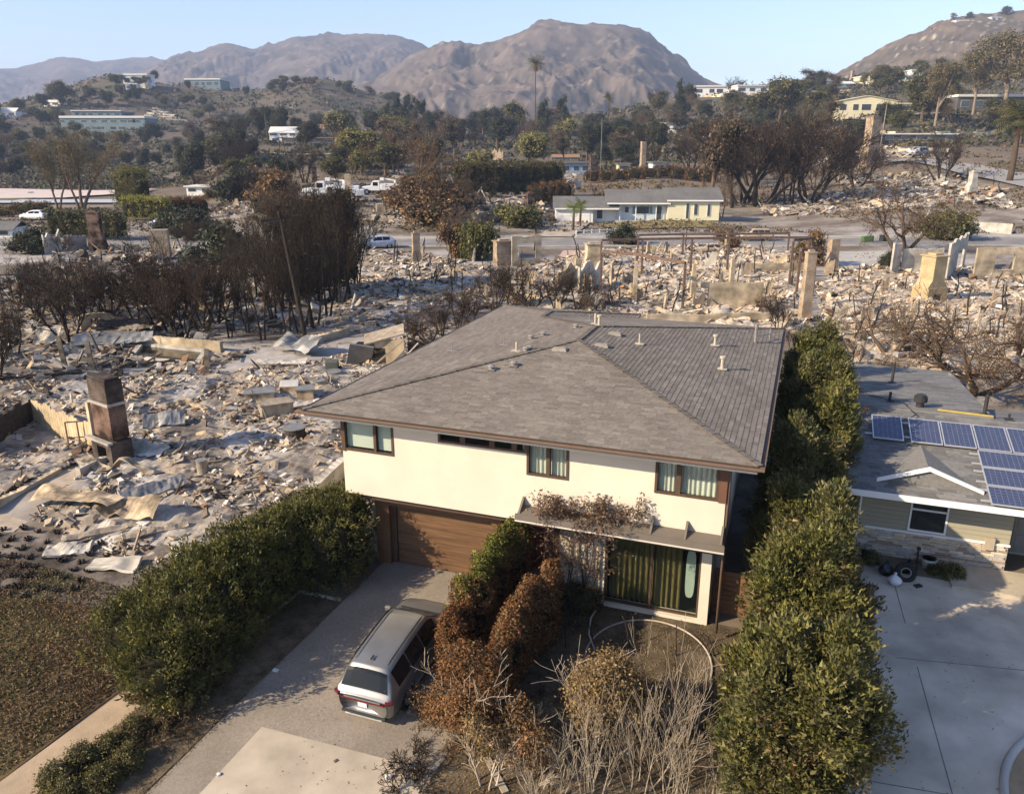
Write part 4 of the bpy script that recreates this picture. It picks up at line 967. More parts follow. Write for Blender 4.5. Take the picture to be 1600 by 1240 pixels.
def scorched(zlo, zhi, brown=BROWN, freq=.9, bias=0.0):
    bp = np.array(brown)
    def f(P, C, rr):
        w = np.clip((zhi-P[:,2])/(zhi-zlo)+bias+.7*vnoise(P, 77, freq, 2), 0, 1); pick = rr.uniform(size=len(P)) < w
        C = C.copy(); C[pick] = bp[rr.integers(len(bp), size=pick.sum())]*rr.uniform(.7, 1.25, (pick.sum(), 1)); return C
    return f
# long green hedge left of the drive, with its tall end by the garage
g1 = run([(-1.0,-5.6,2.4),(-1.05,-4.2,2.85),(-1.0,-2.4,2.95),(-.85,-.6,2.7),(-.5,1.3,2.45)], 1.2, 1, 11, rr, .48)
g2 = run([(.68,-.3,2.6),(.85,.7,2.75),(.4,1.5,2.6)], .72, 1, 5, rr, .5)
g3 = run([(-2.6,-5.0,2.0),(-2.9,-3.6,2.1),(-2.3,-1.6,2.1)], .95, 1, 5, rr, .5)
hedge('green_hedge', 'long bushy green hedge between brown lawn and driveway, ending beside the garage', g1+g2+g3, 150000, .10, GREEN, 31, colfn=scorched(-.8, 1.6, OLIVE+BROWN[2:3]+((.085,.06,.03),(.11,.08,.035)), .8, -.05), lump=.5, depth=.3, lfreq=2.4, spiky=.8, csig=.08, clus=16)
# hedges in the middle of the front yard
g = run([(6.15,-2.7,2.6),(6.27,-1.6,2.8),(6.4,-.5,2.9),(6.5,.6,2.85),(6.55,1.1,2.75)], .40, 1, 9, rr, .5)
hedge('clipped_hedge', 'scorched hedge beside the SUV, still green on top by the entry', g, 70000, .058, GREEN[:4]+((.15,.16,.03),), 32, colfn=scorched(1.75, 2.45, BROWN, 1.2, .12), m=M_leafd, lump=.16, csig=.05)
g = run([(8.0,-.2,2.3),(7.85,-1.2,2.35),(7.65,-2.3,2.3),(7.5,-3.2,2.1)], .36, 1, 8, rr, .5)
hedge('clipped_hedge', 'red brown dead hedge in front of the entry, right of the greener one', g, 56000, .058, BROWN+DRYY[:1], 33, m=M_leafd, lump=.18, csig=.05)
def dry_shrub(label, X, Y, h, w, n, seed, pal=DRYY, stems=4, m=None, group=None, cat='shrub', size=.06, nm='dry_shrub', top=.55):
    """thin leaning stems under a ragged head of dead leaves"""
    p = HW(X, Y); p[2] = gzf(p[0], p[1]); rr = np.random.default_rng(seed)
    Pm = dict(segs=(5,4,3), wob=.12, up=(.06,.05,.03), levels=3, kids=(5,4), t0=(.35,.3), ang=(.5,.6), ratio=(.5,.55), rr=.55, rmin=.005)
    t = bare_tree(nm, label, cat, seed, stems, Pm, m or M_barkp, .35, h*.85, .028, .15, None, group)
    ells = [(rr.normal(0, w*.35), rr.normal(0, w*.35), h*rr.uniform(top, .95), w*rr.uniform(.35,.6), w*rr.uniform(.35,.6), h*rr.uniform(.14,.26)) for _ in range(6)]
    V, F, C = ell_leaves(ells, n, size, pal, rr, 8, .09, .6, .12); obj('crown', mesh_np('crown', V, [F], C), M_leafd, t)
    return put(t, p, 0)
dry_shrub('tall dry tan and rust shrub below the dead hedge, in the middle of the yard', 7.2, -4.5, 2.4, 1.1, 26000, 41, DRYY[1:2]+DRYY[3:]+BROWN, 7, top=.32)
dry_shrub('tan topped dry shrub inside the ring of edging', 10.2, -3.7, 2.2, 1.35, 26000, 42, DRYY, 6, top=.5)
dry_shrub('narrow rust coloured shrub between the dead hedge and the edging ring', 8.7, -4.6, 1.7, .45, 4500, 43, BROWN+DRYY, 3)
dry_shrub('thin straggly shrub with pale stems at the foot of the yard', 8.2, -5.6, 1.6, .6, 3500, 44, DRYY, 5)
dry_shrub('low rust shrub at the very front of the yard, under the tan one', 9.3, -5.4, 1.5, .7, 3600, 45, BROWN+DRYY, 5)
Pb = dict(segs=(7,5,4), wob=.08, up=(.05,.08,.06), levels=3, kids=(6,4), t0=(.2,.2), ang=(.38,.45), ratio=(.6,.5), rr=.5, rmin=.004)
for i, (X, Y, h, lb) in enumerate(((10.6,-5.3,2.6,'bare pale stemmed bush in front of the tan shrub'), (11.5,-4.7,2.9,'bare pale bush with upright stems right of the tan shrub'), (12.3,-4.9,3.0,'tallest bare pale bush, leaning toward the tall green row'), (11.9,-3.2,2.5,'bare pale bush behind the other bare ones, by the ring edge'), (9.7,-5.9,2.0,'short bare bush among the stems at the lower edge'), (13.1,-5.6,2.6,'bare forked bush at the foot of the tall green row'))):
    p = HW(X, Y); p[2] = gzf(p[0], p[1]); put(bare_tree('bare_bush', lb, 'bush', 60+i, 6, Pb, M_barkp2, .38, h*.74, .020, .2, (160,.045,DRYY,.06), 'bare bushes in the burnt front yard'), p)
# burnt shrub beside the SUV, low hedge at the lower left, black stumps of shrubs
Pt = dict(segs=(4,4,3,3), wob=.2, up=(.02,.02,.02,.0), levels=4, kids=(6,5,4), t0=(.2,.25,.3), ang=(.6,.65,.7), ratio=(.6,.6,.55), rr=.6, rmin=.005)
p = HP(690, 1120); put(bare_tree('burnt_shrub', 'burnt twiggy shrub with brown leaves right behind the SUV wheel', 'shrub', 71, 5, Pt, M_charb, .8, .62, .03, .15, (3800,.05,BROWN+DRYY,.10)), p, .3)
p = HP(650, 1195); put(bare_tree('burnt_shrub', 'charred leafless shrub on the edge of the pale apron', 'shrub', 72, 6, Pt, M_char, .9, .60, .028, .15, (300,.04,BROWN,.06)), p, .8)
p = HP(640, 1235); put(bare_tree('burnt_shrub', 'charred leafless shrub lowest at the right edge of the pale apron', 'shrub', 74, 6, Pt, M_char, .9, .5, .028, .15, (200,.04,BROWN,.06)), p, 1.8)
p = HP(735, 1165); put(bare_tree('burnt_shrub', 'burnt shrub between the charred shrubs and the tall rust one', 'shrub', 73, 4, Pt, M_charb, .6, .6, .03, .15, (1800,.05,BROWN+DRYY,.10)), p, 2)
gl = []
for u, v, r in ((85,1215,.42),(130,1185,.45),(170,1165,.45),(210,1140,.42),(245,1120,.40),(105,1240,.45),(160,1215,.5),(200,1185,.45)):
    p = HP(u, v, .25); gl.append((p[0], p[1], p[2]+.22, r*.8, r*.8, .34))
hedge('low_hedge', 'low scorched hedge along the tan front path', gl, 30000, .048, OLIVE+((.10,.07,.035),(.07,.055,.03)), 51, colfn=scorched(-.9, -.5, ((.07,.05,.03),(.13,.085,.045)), 1.2, -.1), lump=.12, power=1.0, m=M_leafd, csig=.06)
for i, (u, v, lb) in enumerate(((262,1095,'burnt twiggy bush where the long hedge meets the low one'), (225,1165,'brown twiggy bush between the low hedge and the driveway strip'), (270,1140,'sparse burnt bush casting thin shadows on the driveway'))):
    put(bare_tree('burnt_shrub', lb, 'shrub', 75+i, 5, Pt, M_charb, .9, .52, .022, .15, (700,.045,OLIVE+DRYY+BROWN,.08)), HP(u, v), i)
# tall green row on the right of the house
labs = ['tall green shrub at the far end of the row, by the roof corner', 'second tall green shrub in the row, coming from the far end', 'tall green shrub in the row facing the solar panels', 'tall green shrub in the row facing the sage siding', 'tall green shrub in the row beside the white column', 'tall scorched green shrub in the row above the bags', 'broad dark green shrub in the row leaning over the forecourt', 'tall shrub of the green row behind the bare pale bushes', 'nearest tall shrub of the green row, cut by the lower edge']
row = [(14.75,17.6,5.5,1.5),(14.9,14.6,5.6,1.6),(15.1,11.6,5.4,1.7),(14.9,8.6,5.2,1.75),(14.5,5.4,4.9,1.5),(14.6,2.2,4.8,1.5),(14.85,-.9,5.3,1.55),(14.6,-3.6,5.3,1.6),(14.7,-6.3,5.0,1.6)]
for i, ((X, Y, h, w), lb) in enumerate(zip(row, labs)):
    p = HW(X, Y) if Y > 1.6 else HS(X, Y); z0 = gzf(p[0], p[1]); rr = np.random.default_rng(200+i); ells = []
    for k in range(30):
        a = rr.uniform(0, 6.28); zz = rr.uniform(.12, .93)*h; sh = 1-.75*max(0, zz/h-.45); q = rr.uniform(.35, .85)*w*sh; rad = w*rr.uniform(.18,.30)
        ells.append((p[0]+q*math.cos(a), p[1]+q*math.sin(a), z0+zz, rad, rad, rad*rr.uniform(1.5,2.6)))
    ells.append((p[0], p[1], z0+h*.45, w*.60, w*.60, h*.46))
    cf = scorched(z0+.2, z0+h*.75, DRYY+OLIVE, .7, -.22 if i < 3 else .22)
    hedge('tall_shrub', lb, ells, 62000 if i < 4 else 115000, .13 if i < 4 else .105, GREEN if i % 2 else GREEN+OLIVE, 220+i, 'tall green shrubs in a row beside the house', 1.0, 'shrub', .48, cf, lump=.42, csig=.085, depth=.40, origin=(p[0], p[1], z0), clus=18, lfreq=2.6, spiky=1.0)
def twig_fan(name, label, u, v, n, L, seed, pal=GREEN):
    pass
# small plants at the neighbour's wall
for i, (u, v, r, lb) in enumerate(((1487,902,.34,'round green shrub at the corner of the stone base'), (1455,896,.22,'small green plant in front of the pale pot'), (1352,880,.35,'green sprout of shrub between the tall row and black bags'))):
    p = HP(u, v); hedge('small_shrub', lb, [(p[0], p[1], p[2]+r*.7, r, r, r*.8)], 2600, .05, GREEN, 240+i, power=1, cat='shrub', csig=.05)
# climbing vine over the canopy and trellis
rr = np.random.default_rng(9); t = thing('climbing_vine', 'withered brown vine over the canopy and the trellis', 'vine', HW(8.4,1.2), HTH)
Pv = dict(segs=(6,5,4), wob=.3, up=(.02,-.02,0), levels=3, kids=(6,5), t0=(.2,.1), ang=(.8,.9), ratio=(.5,.5), rr=.6, rmin=.005)
out, tips = [], []
for k in range(12): branch(rr, np.array([rr.uniform(-.7,.6), .22, rr.uniform(0, .5)]), np.array([rr.uniform(-.2,.2), -.02, 1.]), 2.4, .02, 0, dict(Pv, wob=.10), out, tips)
for k in range(30): branch(rr, np.array([rr.uniform(-1.2,1.7), -.60+rr.uniform(-.2,.2), 2.05+1.1]), np.array([rr.uniform(-1,1), rr.uniform(-.3,.15), .40]), .75, .014, 0, Pv, out, tips)
obj('stems', tubes([(p, q, sides(l+1)) for p, q, l in out], 'stems'), M_charb, t); tips = np.array(tips)
k = rr.integers(len(tips), size=3000); Pp = tips[k]+rr.normal(0, .06, (3000, 3)); Pp[:,1] = np.where(Pp[:,2] < 2.75, np.minimum(Pp[:,1], .28), np.minimum(Pp[:,1], -.42))
V, F = leaves_np(Pp, np.tile([0,-.6,.6], (3000, 1)), .07, rr, jit=1.2); pal = np.array(((.15,.085,.06),(.12,.07,.05),(.18,.11,.075),(.10,.06,.045),(.17,.12,.08)))
obj('leaves', mesh_np('leaves', V, [F], np.repeat(pal[rr.integers(len(pal), size=3000)]*rr.uniform(.7, 1.4, (3000, 1)), 3, 0)), M_leafd, t)
hedge('small_shrub', 'dark shrub at the foot of the trellis', [(*HW(8.3,1.05)[:2], .35, .55,.4,.45), (*HW(8.85,1.1)[:2], .3, .35,.3,.35)], 6000, .055, DKGRN+GREEN[:1]+BROWN[:2], 249, power=1, cat='shrub', csig=.06)
# edging ring, bent stakes and things lying in the yard
a0 = HP(1012, 1035); M_edge = mat('edging_pale', (.36,.31,.25), .7, .3, var=.2)
ra = 1.72; t = MB(); t.tube([(a0[0]+ra*math.cos(a), a0[1]+ra*1.0*math.sin(a), gzf(a0[0]+ra*math.cos(a), a0[1]+ra*math.sin(a))+.06) for a in np.linspace(-.5, 3.75, 60)], .028, 6)
tag(t.build('edging_ring', M_edge, smooth=True), 'pale ring of garden edging lying on the burnt yard', 'edging')
t = MB(); p = HP(925, 1000); t.tube([(p[0]+.02,p[1]-.6,p[2]+.1),(p[0]-.12,p[1]-.2,p[2]+.35),(p[0]-.02,p[1]+.3,p[2]+.55),(p[0]+.15,p[1]+.6,p[2]+.6)], .022, 6)
tag(t.build('bent_hoop', M_edge, smooth=True), 'pale bent hoop standing left of the edging ring', 'hoop')
sk = [((975,940),(984,1012),1.05),((1060,930),(1056,1025),1.1),((1109,905),(1106,975),1.0),((882,945),(884,1012),.95),((920,940),(928,1010),.8),((1107,955),(1117,1025),.7),((1160,1000),(1166,1060),1.0),((842,1030),(844,1090),.9)]
for (top, bot, h), lb in zip(sk, ('thin black stake behind the edging ring, below the olive curtain', 'thin black stake with a bent head below the pale oval mirror', 'thin black stake before the brown side fence', 'straight black stake beside the dead hedge', 'leaning black stake left of the edging ring', 'short curved black stake right of the edging ring', 'thin black stake under the tall green row', 'thin black stake at the near end of the dead hedge')):
    p = HP(*bot); q = HP(*top, h*.0) ; d = ray(*top); s = p[1]/d[1]; bend = (d[0]*s-p[0])
    t = MB(); t.tube([(p[0],p[1],p[2]-.05),(p[0]+bend*.35,p[1],p[2]+h*.45),(p[0]+bend*.8,p[1]+.02,p[2]+h*.85),(p[0]+bend*1.2,p[1],p[2]+h)], [.022,.018,.014,.01], 6)
    tag(t.build('garden_stake', M_char, smooth=True), lb, 'stake', 'black stakes in the burnt yard')
b = MB(); p = HP(1100, 1215); b.bar((*HP(790,1240)[:2], HP(790,1240)[2]+.05), (*HP(760,1185)[:2], HP(760,1185)[2]+.06), .16, .04); tag(b.build('board', mat('plank_grey', (.30,.26,.20), .9, .1)), 'weathered board lying under the tall rust shrub', 'board')
# bits by the neighbour's wall: pot, bags, tyre, sack
def at_ground(u, v): return HP(u, v)
p = HP(1450, 886); b = MB(); V_, F_ = tube_np([(p[0],p[1],p[2]+z) for z in (0,.02,.30,.34,.34,.06)], [.17,.20,.25,.26,.22,.20], 18); b.add(V_, F_); pt = b.build('plant_pot', mat('pot_pale', (.42,.42,.36), .7, .3, var=.1), smooth=True); tag(pt, 'pale round planter pot at the foot of the stone base', 'pot')
MB().prism([(p[0]+.2*math.cos(a), p[1]+.2*math.sin(a)) for a in np.linspace(0, 6.28, 17)[:-1]], p[2]+.24, p[2]+.28).build('soil', M_dirt, pt)
def bag(name, label, u, v, sx, sy, h, m, seed, tie=True):
    p = HP(u, v); V = []; rr = np.random.default_rng(seed); rows, cl = 9, 16
    for i in range(rows+1):
        f = i/rows; r = (math.sin(min(1, f*1.15)*math.pi*.5+.35)**.8)*(1-f**3*.85)
        for j in range(cl):
            a = 6.283*j/cl; V.append((p[0]+sx*r*math.cos(a), p[1]+sy*r*math.sin(a), p[2]+h*f))
    V = np.array(V); V[:,:2] += (vnoise(V, seed, 5, 3)*.045)[:,None]*unit(V[:,:2]-np.array(p[:2])); b = MB()
    b.add(V, [[i*cl+j, i*cl+(j+1)%cl, (i+1)*cl+(j+1)%cl, (i+1)*cl+j] for i in range(rows) for j in range(cl)]+[[rows*cl+j for j in range(cl)]])
    if tie: b.obox((p[0],p[1],p[2]+h*1.06), (.07,.05,.12), (.2,.3,0))
    return tag(b.build(name, m, smooth=True), label, 'bag')
M_bag = mat('bag_black', (.012,.012,.013), .3, .5, bump=.4, bscale=8); M_bagw = mat('bag_white', (.58,.58,.60), .5, .3, bump=.4, bscale=8)
bag('rubbish_bag', 'black rubbish bag behind the white sack', 1384, 898, .30, .26, .46, M_bag, 1); bag('rubbish_bag', 'black rubbish bag lying beside the tyre', 1418, 893, .32, .26, .40, M_bag, 2)
bag('white_sack', 'white sack in front of the black rubbish bags', 1396, 914, .24, .2, .38, M_bagw, 3)
bag('rubbish_bag', 'flat black rubbish bag at the edge of the tall green row', 1362, 920, .26, .2, .15, M_bag, 4, False)
p = HP(1413, 906); b = MB(); ph = np.linspace(0, 2*np.pi, 25); V_, F_ = tube_np([(p[0]+.26*math.cos(a), p[1]+.10*math.sin(a), p[2]+.28+.22*math.sin(a)) for a in ph], .095, 10); b.add(V_, F_); ty = b.build('spare_tyre', M_tyre, smooth=True); tag(ty, 'tyre leaning on the black bags by the wall', 'tyre')
V_, F_ = tube_np([(p[0]+.17*math.cos(a), p[1]-.02+.065*math.sin(a), p[2]+.28+.14*math.sin(a)) for a in ph], .025, 8); b = MB(); b.add(V_, F_); b.build('rim', mat('rim_pale', (.22,.20,.175), .5, .4), ty, smooth=True)
p = HP(1434, 917); tag(MB().obox((p[0],p[1],p[2]+.05), (.24,.16,.07), (0,0,.3)).build('black_box', M_bag, bevel=.01), 'small flat black box on the concrete beside the tyre', 'box')
p = HP(1432, 880); b = MB(); b.cyl((p[0],p[1]), .03, p[2], p[2]+.5, 8); b.obox((p[0],p[1],p[2]+.55), (.10,.08,.1)); tag(b.build('garden_tap', M_bl), 'black standpipe between the pot and the bags', 'tap')
p = HP(1527, 880); b = MB(); b.obox((p[0],p[1],p[2]+.08),(.30,.22,.12),(0,0,.3)); b.obox((p[0]+.05,p[1],p[2]+.16),(.18,.15,.06),(0,0,.7)); tag(b.build('dark_bundle', M_bag, bevel=.02), 'dark bundle lying on the porch step beside the meter box', 'bundle')
# litter along the drive
M_lit = mat('litter_white', (.62,.62,.62), .6, .3, var=.1)
for i, (u, v, sz, lb) in enumerate(((481,901,(.26,.16,.03),'white sign plate lying under the long hedge'), (431,1049,(.16,.10,.04),'white scrap at the left edge of the driveway'), (484,906,(.1,.08,.08),'white cup lying beneath the sign plate'), (342,1212,(.09,.07,.05),'pale scrap on the apron edge at lower left'), (708,1080,(.34,.16,.06),'crumpled white sheet behind the SUV at the hedge foot'), (718,1092,(.26,.2,.08),'pink grey rag lying next to the crumpled sheet'), (607,1217,(.14,.10,.10),'white scrap beneath the charred shrub on the apron'), (525,1190,(.10,.08,.02),'dark leaf litter spot on the pale apron'))):
    p = HP(u, v); b = MB(); b.obox((p[0],p[1],p[2]+sz[2]/2+.035), sz, (rr.normal(0,.1),rr.normal(0,.1),rr.uniform(0,3)))
    b.obox((p[0]+sz[0]*.2,p[1]+.01,p[2]+sz[2]*.8+.035), (sz[0]*.6,sz[1]*.7,sz[2]*.5), (.1,.25,rr.uniform(0,3))); tag(b.build('litter_scrap', M_lit if i != 7 else M_dirt, bevel=.008), lb, 'litter')
# grass on the burnt lawn and fallen leaves over the yard
def blades(name, poly, n, size, pals, seed, flat=.3, m=M_leafd, thr=-.4):
    rr = np.random.default_rng(seed); P2_ = [tuple(p[:2]) for p in poly]; xs = [p[0] for p in P2_]; ys_ = [p[1] for p in P2_]
    Q = np.stack([rr.uniform(min(xs), max(xs), n*4), rr.uniform(min(ys_), max(ys_), n*4)], -1); Q = Q[inpoly(Q, P2_)]; Q = Q[vnoise(Q, seed, .5, 3) > thr][:n]; k = len(Q)
    N = np.stack([rr.normal(0,1,k), rr.normal(0,1,k), np.full(k, flat)], -1); z = gz(Q[:,0], Q[:,1])+size*.35+.03
    V, F = leaves_np(np.concatenate([Q, z[:,None]], 1), N, size, rr, .35, .3); pal = np.array(pals); w = vnoise(Q, seed+1, .35, 3); ci = np.clip(((w+1)/2*len(pal)).astype(int)+rr.integers(-1, 2, k), 0, len(pal)-1)
    return tag(obj(name, mesh_np(name, V, [F], np.repeat(pal[ci]*rr.uniform(.7,1.3,(k,1)), 3, 0)), m), kind='stuff')
blades('dry_grass', [RS(p) for p in (HW(-1.5,-3.4), HW(-6,-2.7), HW(-14,-2.4), HW(-20,-2.4), HW(-20,-12), HW(-1.8,-12))], 80000, .085, ((.10,.07,.043),(.155,.10,.055),(.20,.135,.073),(.13,.108,.048),(.15,.14,.052),(.19,.16,.07)), 811, thr=-.95)
blades('leaf_litter', [RS(p) for p in (HW(7.4,1.4), HW(7.3,-11), HW(14.5,-11), HW(14.0,1.4))], 22000, .05, BROWN[3:]+DRYY+((.05,.04,.03),(.03,.026,.022)), 812, flat=3)
blades('leaf_litter', [RS(p) for p in (HW(-.5,-1.1), HW(-.7,-11), HW(1.8,-11), HW(1.7,-1.1))], 9000, .04, BROWN[3:]+DRYY[1:3]+((.06,.055,.03),(.09,.085,.04)), 813, flat=3)
blades('leaf_litter', [RS(p) for p in (HW(1.7,1.4), HW(1.7,-6), HW(3,-12), HW(7.3,-12), HW(6.2,1.4))], 420, .045, BROWN[3:]+((.06,.05,.035),), 814, flat=6, thr=-.1)
blades('leaf_litter', [RS(p) for p in (HW(15.8,7), HW(15.8,-9), HW(19,-9), HW(21,2), HW(20,7))], 260, .05, BROWN[3:]+DRYY+((.06,.05,.035),), 815, flat=6, thr=-.3)
# ---------------------------------------------------------------- burnt lots: rubble, ruins, wreckage
ASHPAL = np.array([(.47,.435,.385),(.36,.32,.275),(.26,.225,.185),(.43,.345,.24),(.47,.395,.29),(.17,.14,.115),(.06,.052,.045),(.31,.25,.18),(.52,.50,.46),(.22,.135,.085),(.29,.28,.275),(.10,.08,.065),(.38,.30,.205)])
M_rub = mat('rubble_mat', (1,1,1), .95, .1, attr=True, var=.3, scale=3, bump=.3, bscale=14)
def edge_fade(P, poly, w):
    d = np.full(len(P), 1e9); n = len(poly)
    for i in range(n):
        a = np.array(poly[i][:2]); b = np.array(poly[(i+1)%n][:2]); ab = b-a; t = np.clip(((P-a)@ab)/(ab@ab), 0, 1); d = np.minimum(d, np.linalg.norm(P-(a+t[:,None]*ab), axis=1))
    return np.clip(d/w, 0, 1)
HOLES = []
def rubble(poly_px, count, smin, smax, step, hgt, seed, pal=ASHPAL, tone=1.0, warm=0.0, dens=.5):
    """one burnt plot: a heap of ash and, on it, thousands of broken pieces"""
    rr = np.random.default_rng(seed); poly = [tuple(G(*p)[:2]) if not isinstance(p, Vector) else tuple(p[:2]) for p in poly_px]
    xs = [p[0] for p in poly]; ysl = [p[1] for p in poly]
    gx, gy = np.arange(min(xs), max(xs)+step, step), np.arange(min(ysl), max(ysl)+step, step)
    X, Y = np.meshgrid(gx, gy); Q = np.stack([X.ravel(), Y.ravel()], -1); ins = inpoly(Q, poly)
    for hp in HOLES: ins &= ~inpoly(Q, hp)
    def hf(Q):
        h = .55+.75*vnoise(Q, seed, .28, 3)+.35*vnoise(Q, seed+1, 1.3, 3)
        return hgt*np.clip(h, 0, 2)
    ef = edge_fade(Q, poly, 1.2); Hh = hf(Q)*ef+.02*ef+.004-.05*(1-ef); Z = gz(Q[:,0], Q[:,1])+Hh+step*.10*rr.normal(size=len(Q))*ef
    nx = len(gx); ii = (np.arange(len(gy)-1)[:,None]*nx+np.arange(nx-1)[None]).ravel(); F = np.stack([ii, ii+1, ii+1+nx, ii+nx], -1); F = F[ins[F].all(1)]
    n1 = vnoise(Q, seed+3, .35, 4); n2 = vnoise(Q, seed+4, 2.0, 3)
    c = np.tile(np.array([.275,.24,.20]), (len(Q), 1)); w = np.clip(n1*1.3+n2*.5, 0, 1)[:,None]; c = c*(1-w)+np.array([.45,.42,.38])*w; w = np.clip(-n1*1.5+n2*.7+.02, 0, .92)[:,None]; c = c*(1-w)+np.array([.14,.12,.10])*w
    w = np.clip(vnoise(Q, seed+5, .5, 2)-.25+warm, 0, .8)[:,None]; c = c*(1-w)+np.array([.44,.34,.23])*w
    used = np.unique(F); rm = np.full(len(Q), -1); rm[used] = np.arange(len(used))
    V1 = np.stack([Q[:,0], Q[:,1], Z], -1)[used]; C1 = (c*tone)[used]; F1 = rm[F]
    P = np.stack([rr.uniform(min(xs), max(xs), count*3), rr.uniform(min(ysl), max(ysl), count*3)], -1); ok = inpoly(P, poly) & (rr.uniform(size=len(P)) < np.clip(dens+1.3*vnoise(P, seed+7, .45, 3), .07, 1))
    for hp in HOLES: ok &= ~inpoly(P, hp)
    P = P[ok][:count]; n = len(P)
    kind = rr.choice(3, n, p=(.55,.27,.18)); s = smin*(smax/smin)**(rr.uniform(0, 1, n)**4.2)
    dims = np.where((kind == 0)[:,None], np.stack([s, s*rr.uniform(.5,1,n), s*rr.uniform(.15,.6,n)], -1), np.where((kind == 1)[:,None], np.stack([s*1.5, s*rr.uniform(.5,1.2,n), s*.07+.008], -1), np.stack([s*3.2, s*.16+.02, s*.14+.015], -1)))
    yaw = rr.uniform(0, 6.28, n); tilt = rr.normal(0, .38, n); roll = rr.normal(0, .38, n)
    cy_, sy = np.cos(yaw), np.sin(yaw); ct, s_t = np.cos(tilt), np.sin(tilt); cr, sr = np.cos(roll), np.sin(roll)
    Rm = np.empty((n,3,3)); Rm[:,0] = np.stack([cy_*ct, cy_*s_t*sr-sy*cr, cy_*s_t*cr+sy*sr], -1); Rm[:,1] = np.stack([sy*ct, sy*s_t*sr+cy_*cr, sy*s_t*cr-cy_*sr], -1); Rm[:,2] = np.stack([-s_t, ct*sr, ct*cr], -1)
    cb = np.array([(-1,-1,-1),(1,-1,-1),(1,1,-1),(-1,1,-1),(-1,-1,1),(1,-1,1),(1,1,1),(-1,1,1)])*.5
    L = cb[None]*dims[:,None]; L[:,4:] += rr.normal(0, .12, (n,4,3))*dims[:,None]*np.array([1,1,.5])
    Vb = np.einsum('nij,nkj->nki', Rm, L); zb = gz(P[:,0], P[:,1])+hf(P)*edge_fade(P, poly, 1.2)+dims[:,2]*.25+np.abs(s_t)*dims[:,0]*.25
    Vb += np.concatenate([P, zb[:,None]], 1)[:,None]
    col = pal[rr.integers(len(pal), size=n)]*np.array([.98,.95,.915])*rr.uniform(.75, 1.25, n)[:,None]*tone; col[kind == 2] *= .75
    Fb = (np.arange(n)[:,None,None]*8+BOXF[None][:,1:]).reshape(-1, 4)+len(V1)
    me = mesh_np('rubble', np.concatenate([V1, Vb.reshape(-1, 3)]), [F1, Fb], np.concatenate([C1, np.repeat(col, 8, 0)]))
    return tag(obj('rubble', me, M_rub), kind='stuff')
def brickmat(name, c1, c2, mortar, sc=4.0, soot=.0):
    if name in MATS: return MATS[name]
    m = bpy.data.materials.new(name); m.use_nodes = True; nt = m.node_tree; L = nt.links; b = nt.nodes['Principled BSDF']; b.inputs['Roughness'].default_value = .95; b.inputs['Specular IOR Level'].default_value = .1
    tc = nt.nodes.new('ShaderNodeTexCoord'); sp = nt.nodes.new('ShaderNodeSeparateXYZ'); cb = nt.nodes.new('ShaderNodeCombineXYZ'); ad = nt.nodes.new('ShaderNodeMath')
    L.new(tc.outputs['Object'], sp.inputs[0]); L.new(sp.outputs[0], ad.inputs[0]); L.new(sp.outputs[1], ad.inputs[1]); L.new(ad.outputs[0], cb.inputs[0]); L.new(sp.outputs[2], cb.inputs[1])
    br = nt.nodes.new('ShaderNodeTexBrick'); br.inputs['Scale'].default_value = sc; br.inputs['Color1'].default_value = (*c1,1); br.inputs['Color2'].default_value = (*c2,1); br.inputs['Mortar'].default_value = (*mortar,1); br.inputs['Mortar Size'].default_value = .025
    L.new(cb.outputs[0], br.inputs[0]); n = nt.nodes.new('ShaderNodeTexNoise'); n.inputs['Scale'].default_value = 1.1; n.inputs['Detail'].default_value = 5; L.new(tc.outputs['Object'], n.inputs[0])
    mr = nt.nodes.new('ShaderNodeMapRange'); mr.inputs[1].default_value = .4; mr.inputs[2].default_value = .6; mr.inputs[3].default_value = 1-soot; L.new(n.outputs[0], mr.inputs[0])
    mx = nt.nodes.new('ShaderNodeMix'); mx.data_type = 'RGBA'; mx.blend_type = 'MULTIPLY'; mx.inputs[0].default_value = 1; L.new(br.outputs[0], mx.inputs[6]); L.new(mr.outputs[0], mx.inputs[7]); L.new(mx.outputs[2], b.inputs['Base Color'])
    bp = nt.nodes.new('ShaderNodeBump'); bp.inputs['Strength'].default_value = .6; bp.inputs['Distance'].default_value = .02; L.new(br.outputs['Fac'], bp.inputs['Height']); bp.invert = True; L.new(bp.outputs[0], b.inputs['Normal'])
    MATS[name] = m; return m
B_red = brickmat('brick_red', (.20,.105,.075), (.12,.07,.052), (.24,.20,.165), 4, .85); B_tan = brickmat('brick_tan', (.40,.30,.20), (.33,.23,.15), (.38,.33,.27), 3, .35)
B_gold = brickmat('stone_gold', (.50,.38,.20), (.43,.31,.16), (.36,.30,.22), 2.2, .2); B_soot = brickmat('brick_soot', (.12,.085,.07), (.07,.055,.048), (.16,.14,.12), 4, .6)
M_plas = mat('plaster_scorched', (.44,.355,.24), .95, .1, var=.25, scale=1.2, bump=.25, stain=.45, sscale=.9); M_plasw = mat('plaster_white', (.46,.42,.355), .95, .1, var=.15, scale=1.2, bump=.25, stain=.35, sscale=.9)
M_steel = mat('steel_rust', (.125,.082,.062), .85, .2, var=.4, scale=3); M_zinc = mat('sheet_zinc', (.27,.265,.25), .55, .4, metal=.35, var=.25, scale=1.5, stain=.3)
M_tansheet = mat('sheet_tan', (.34,.265,.175), .85, .2, var=.4, scale=2.5, stain=.55, sscale=1.2); M_burnwood = mat('burnt_wood', (.045,.036,.03), .95, .1, var=.5, scale=4); M_greywood = mat('grey_wood', (.30,.25,.19), .95, .1, var=.35, scale=3, stain=.3)
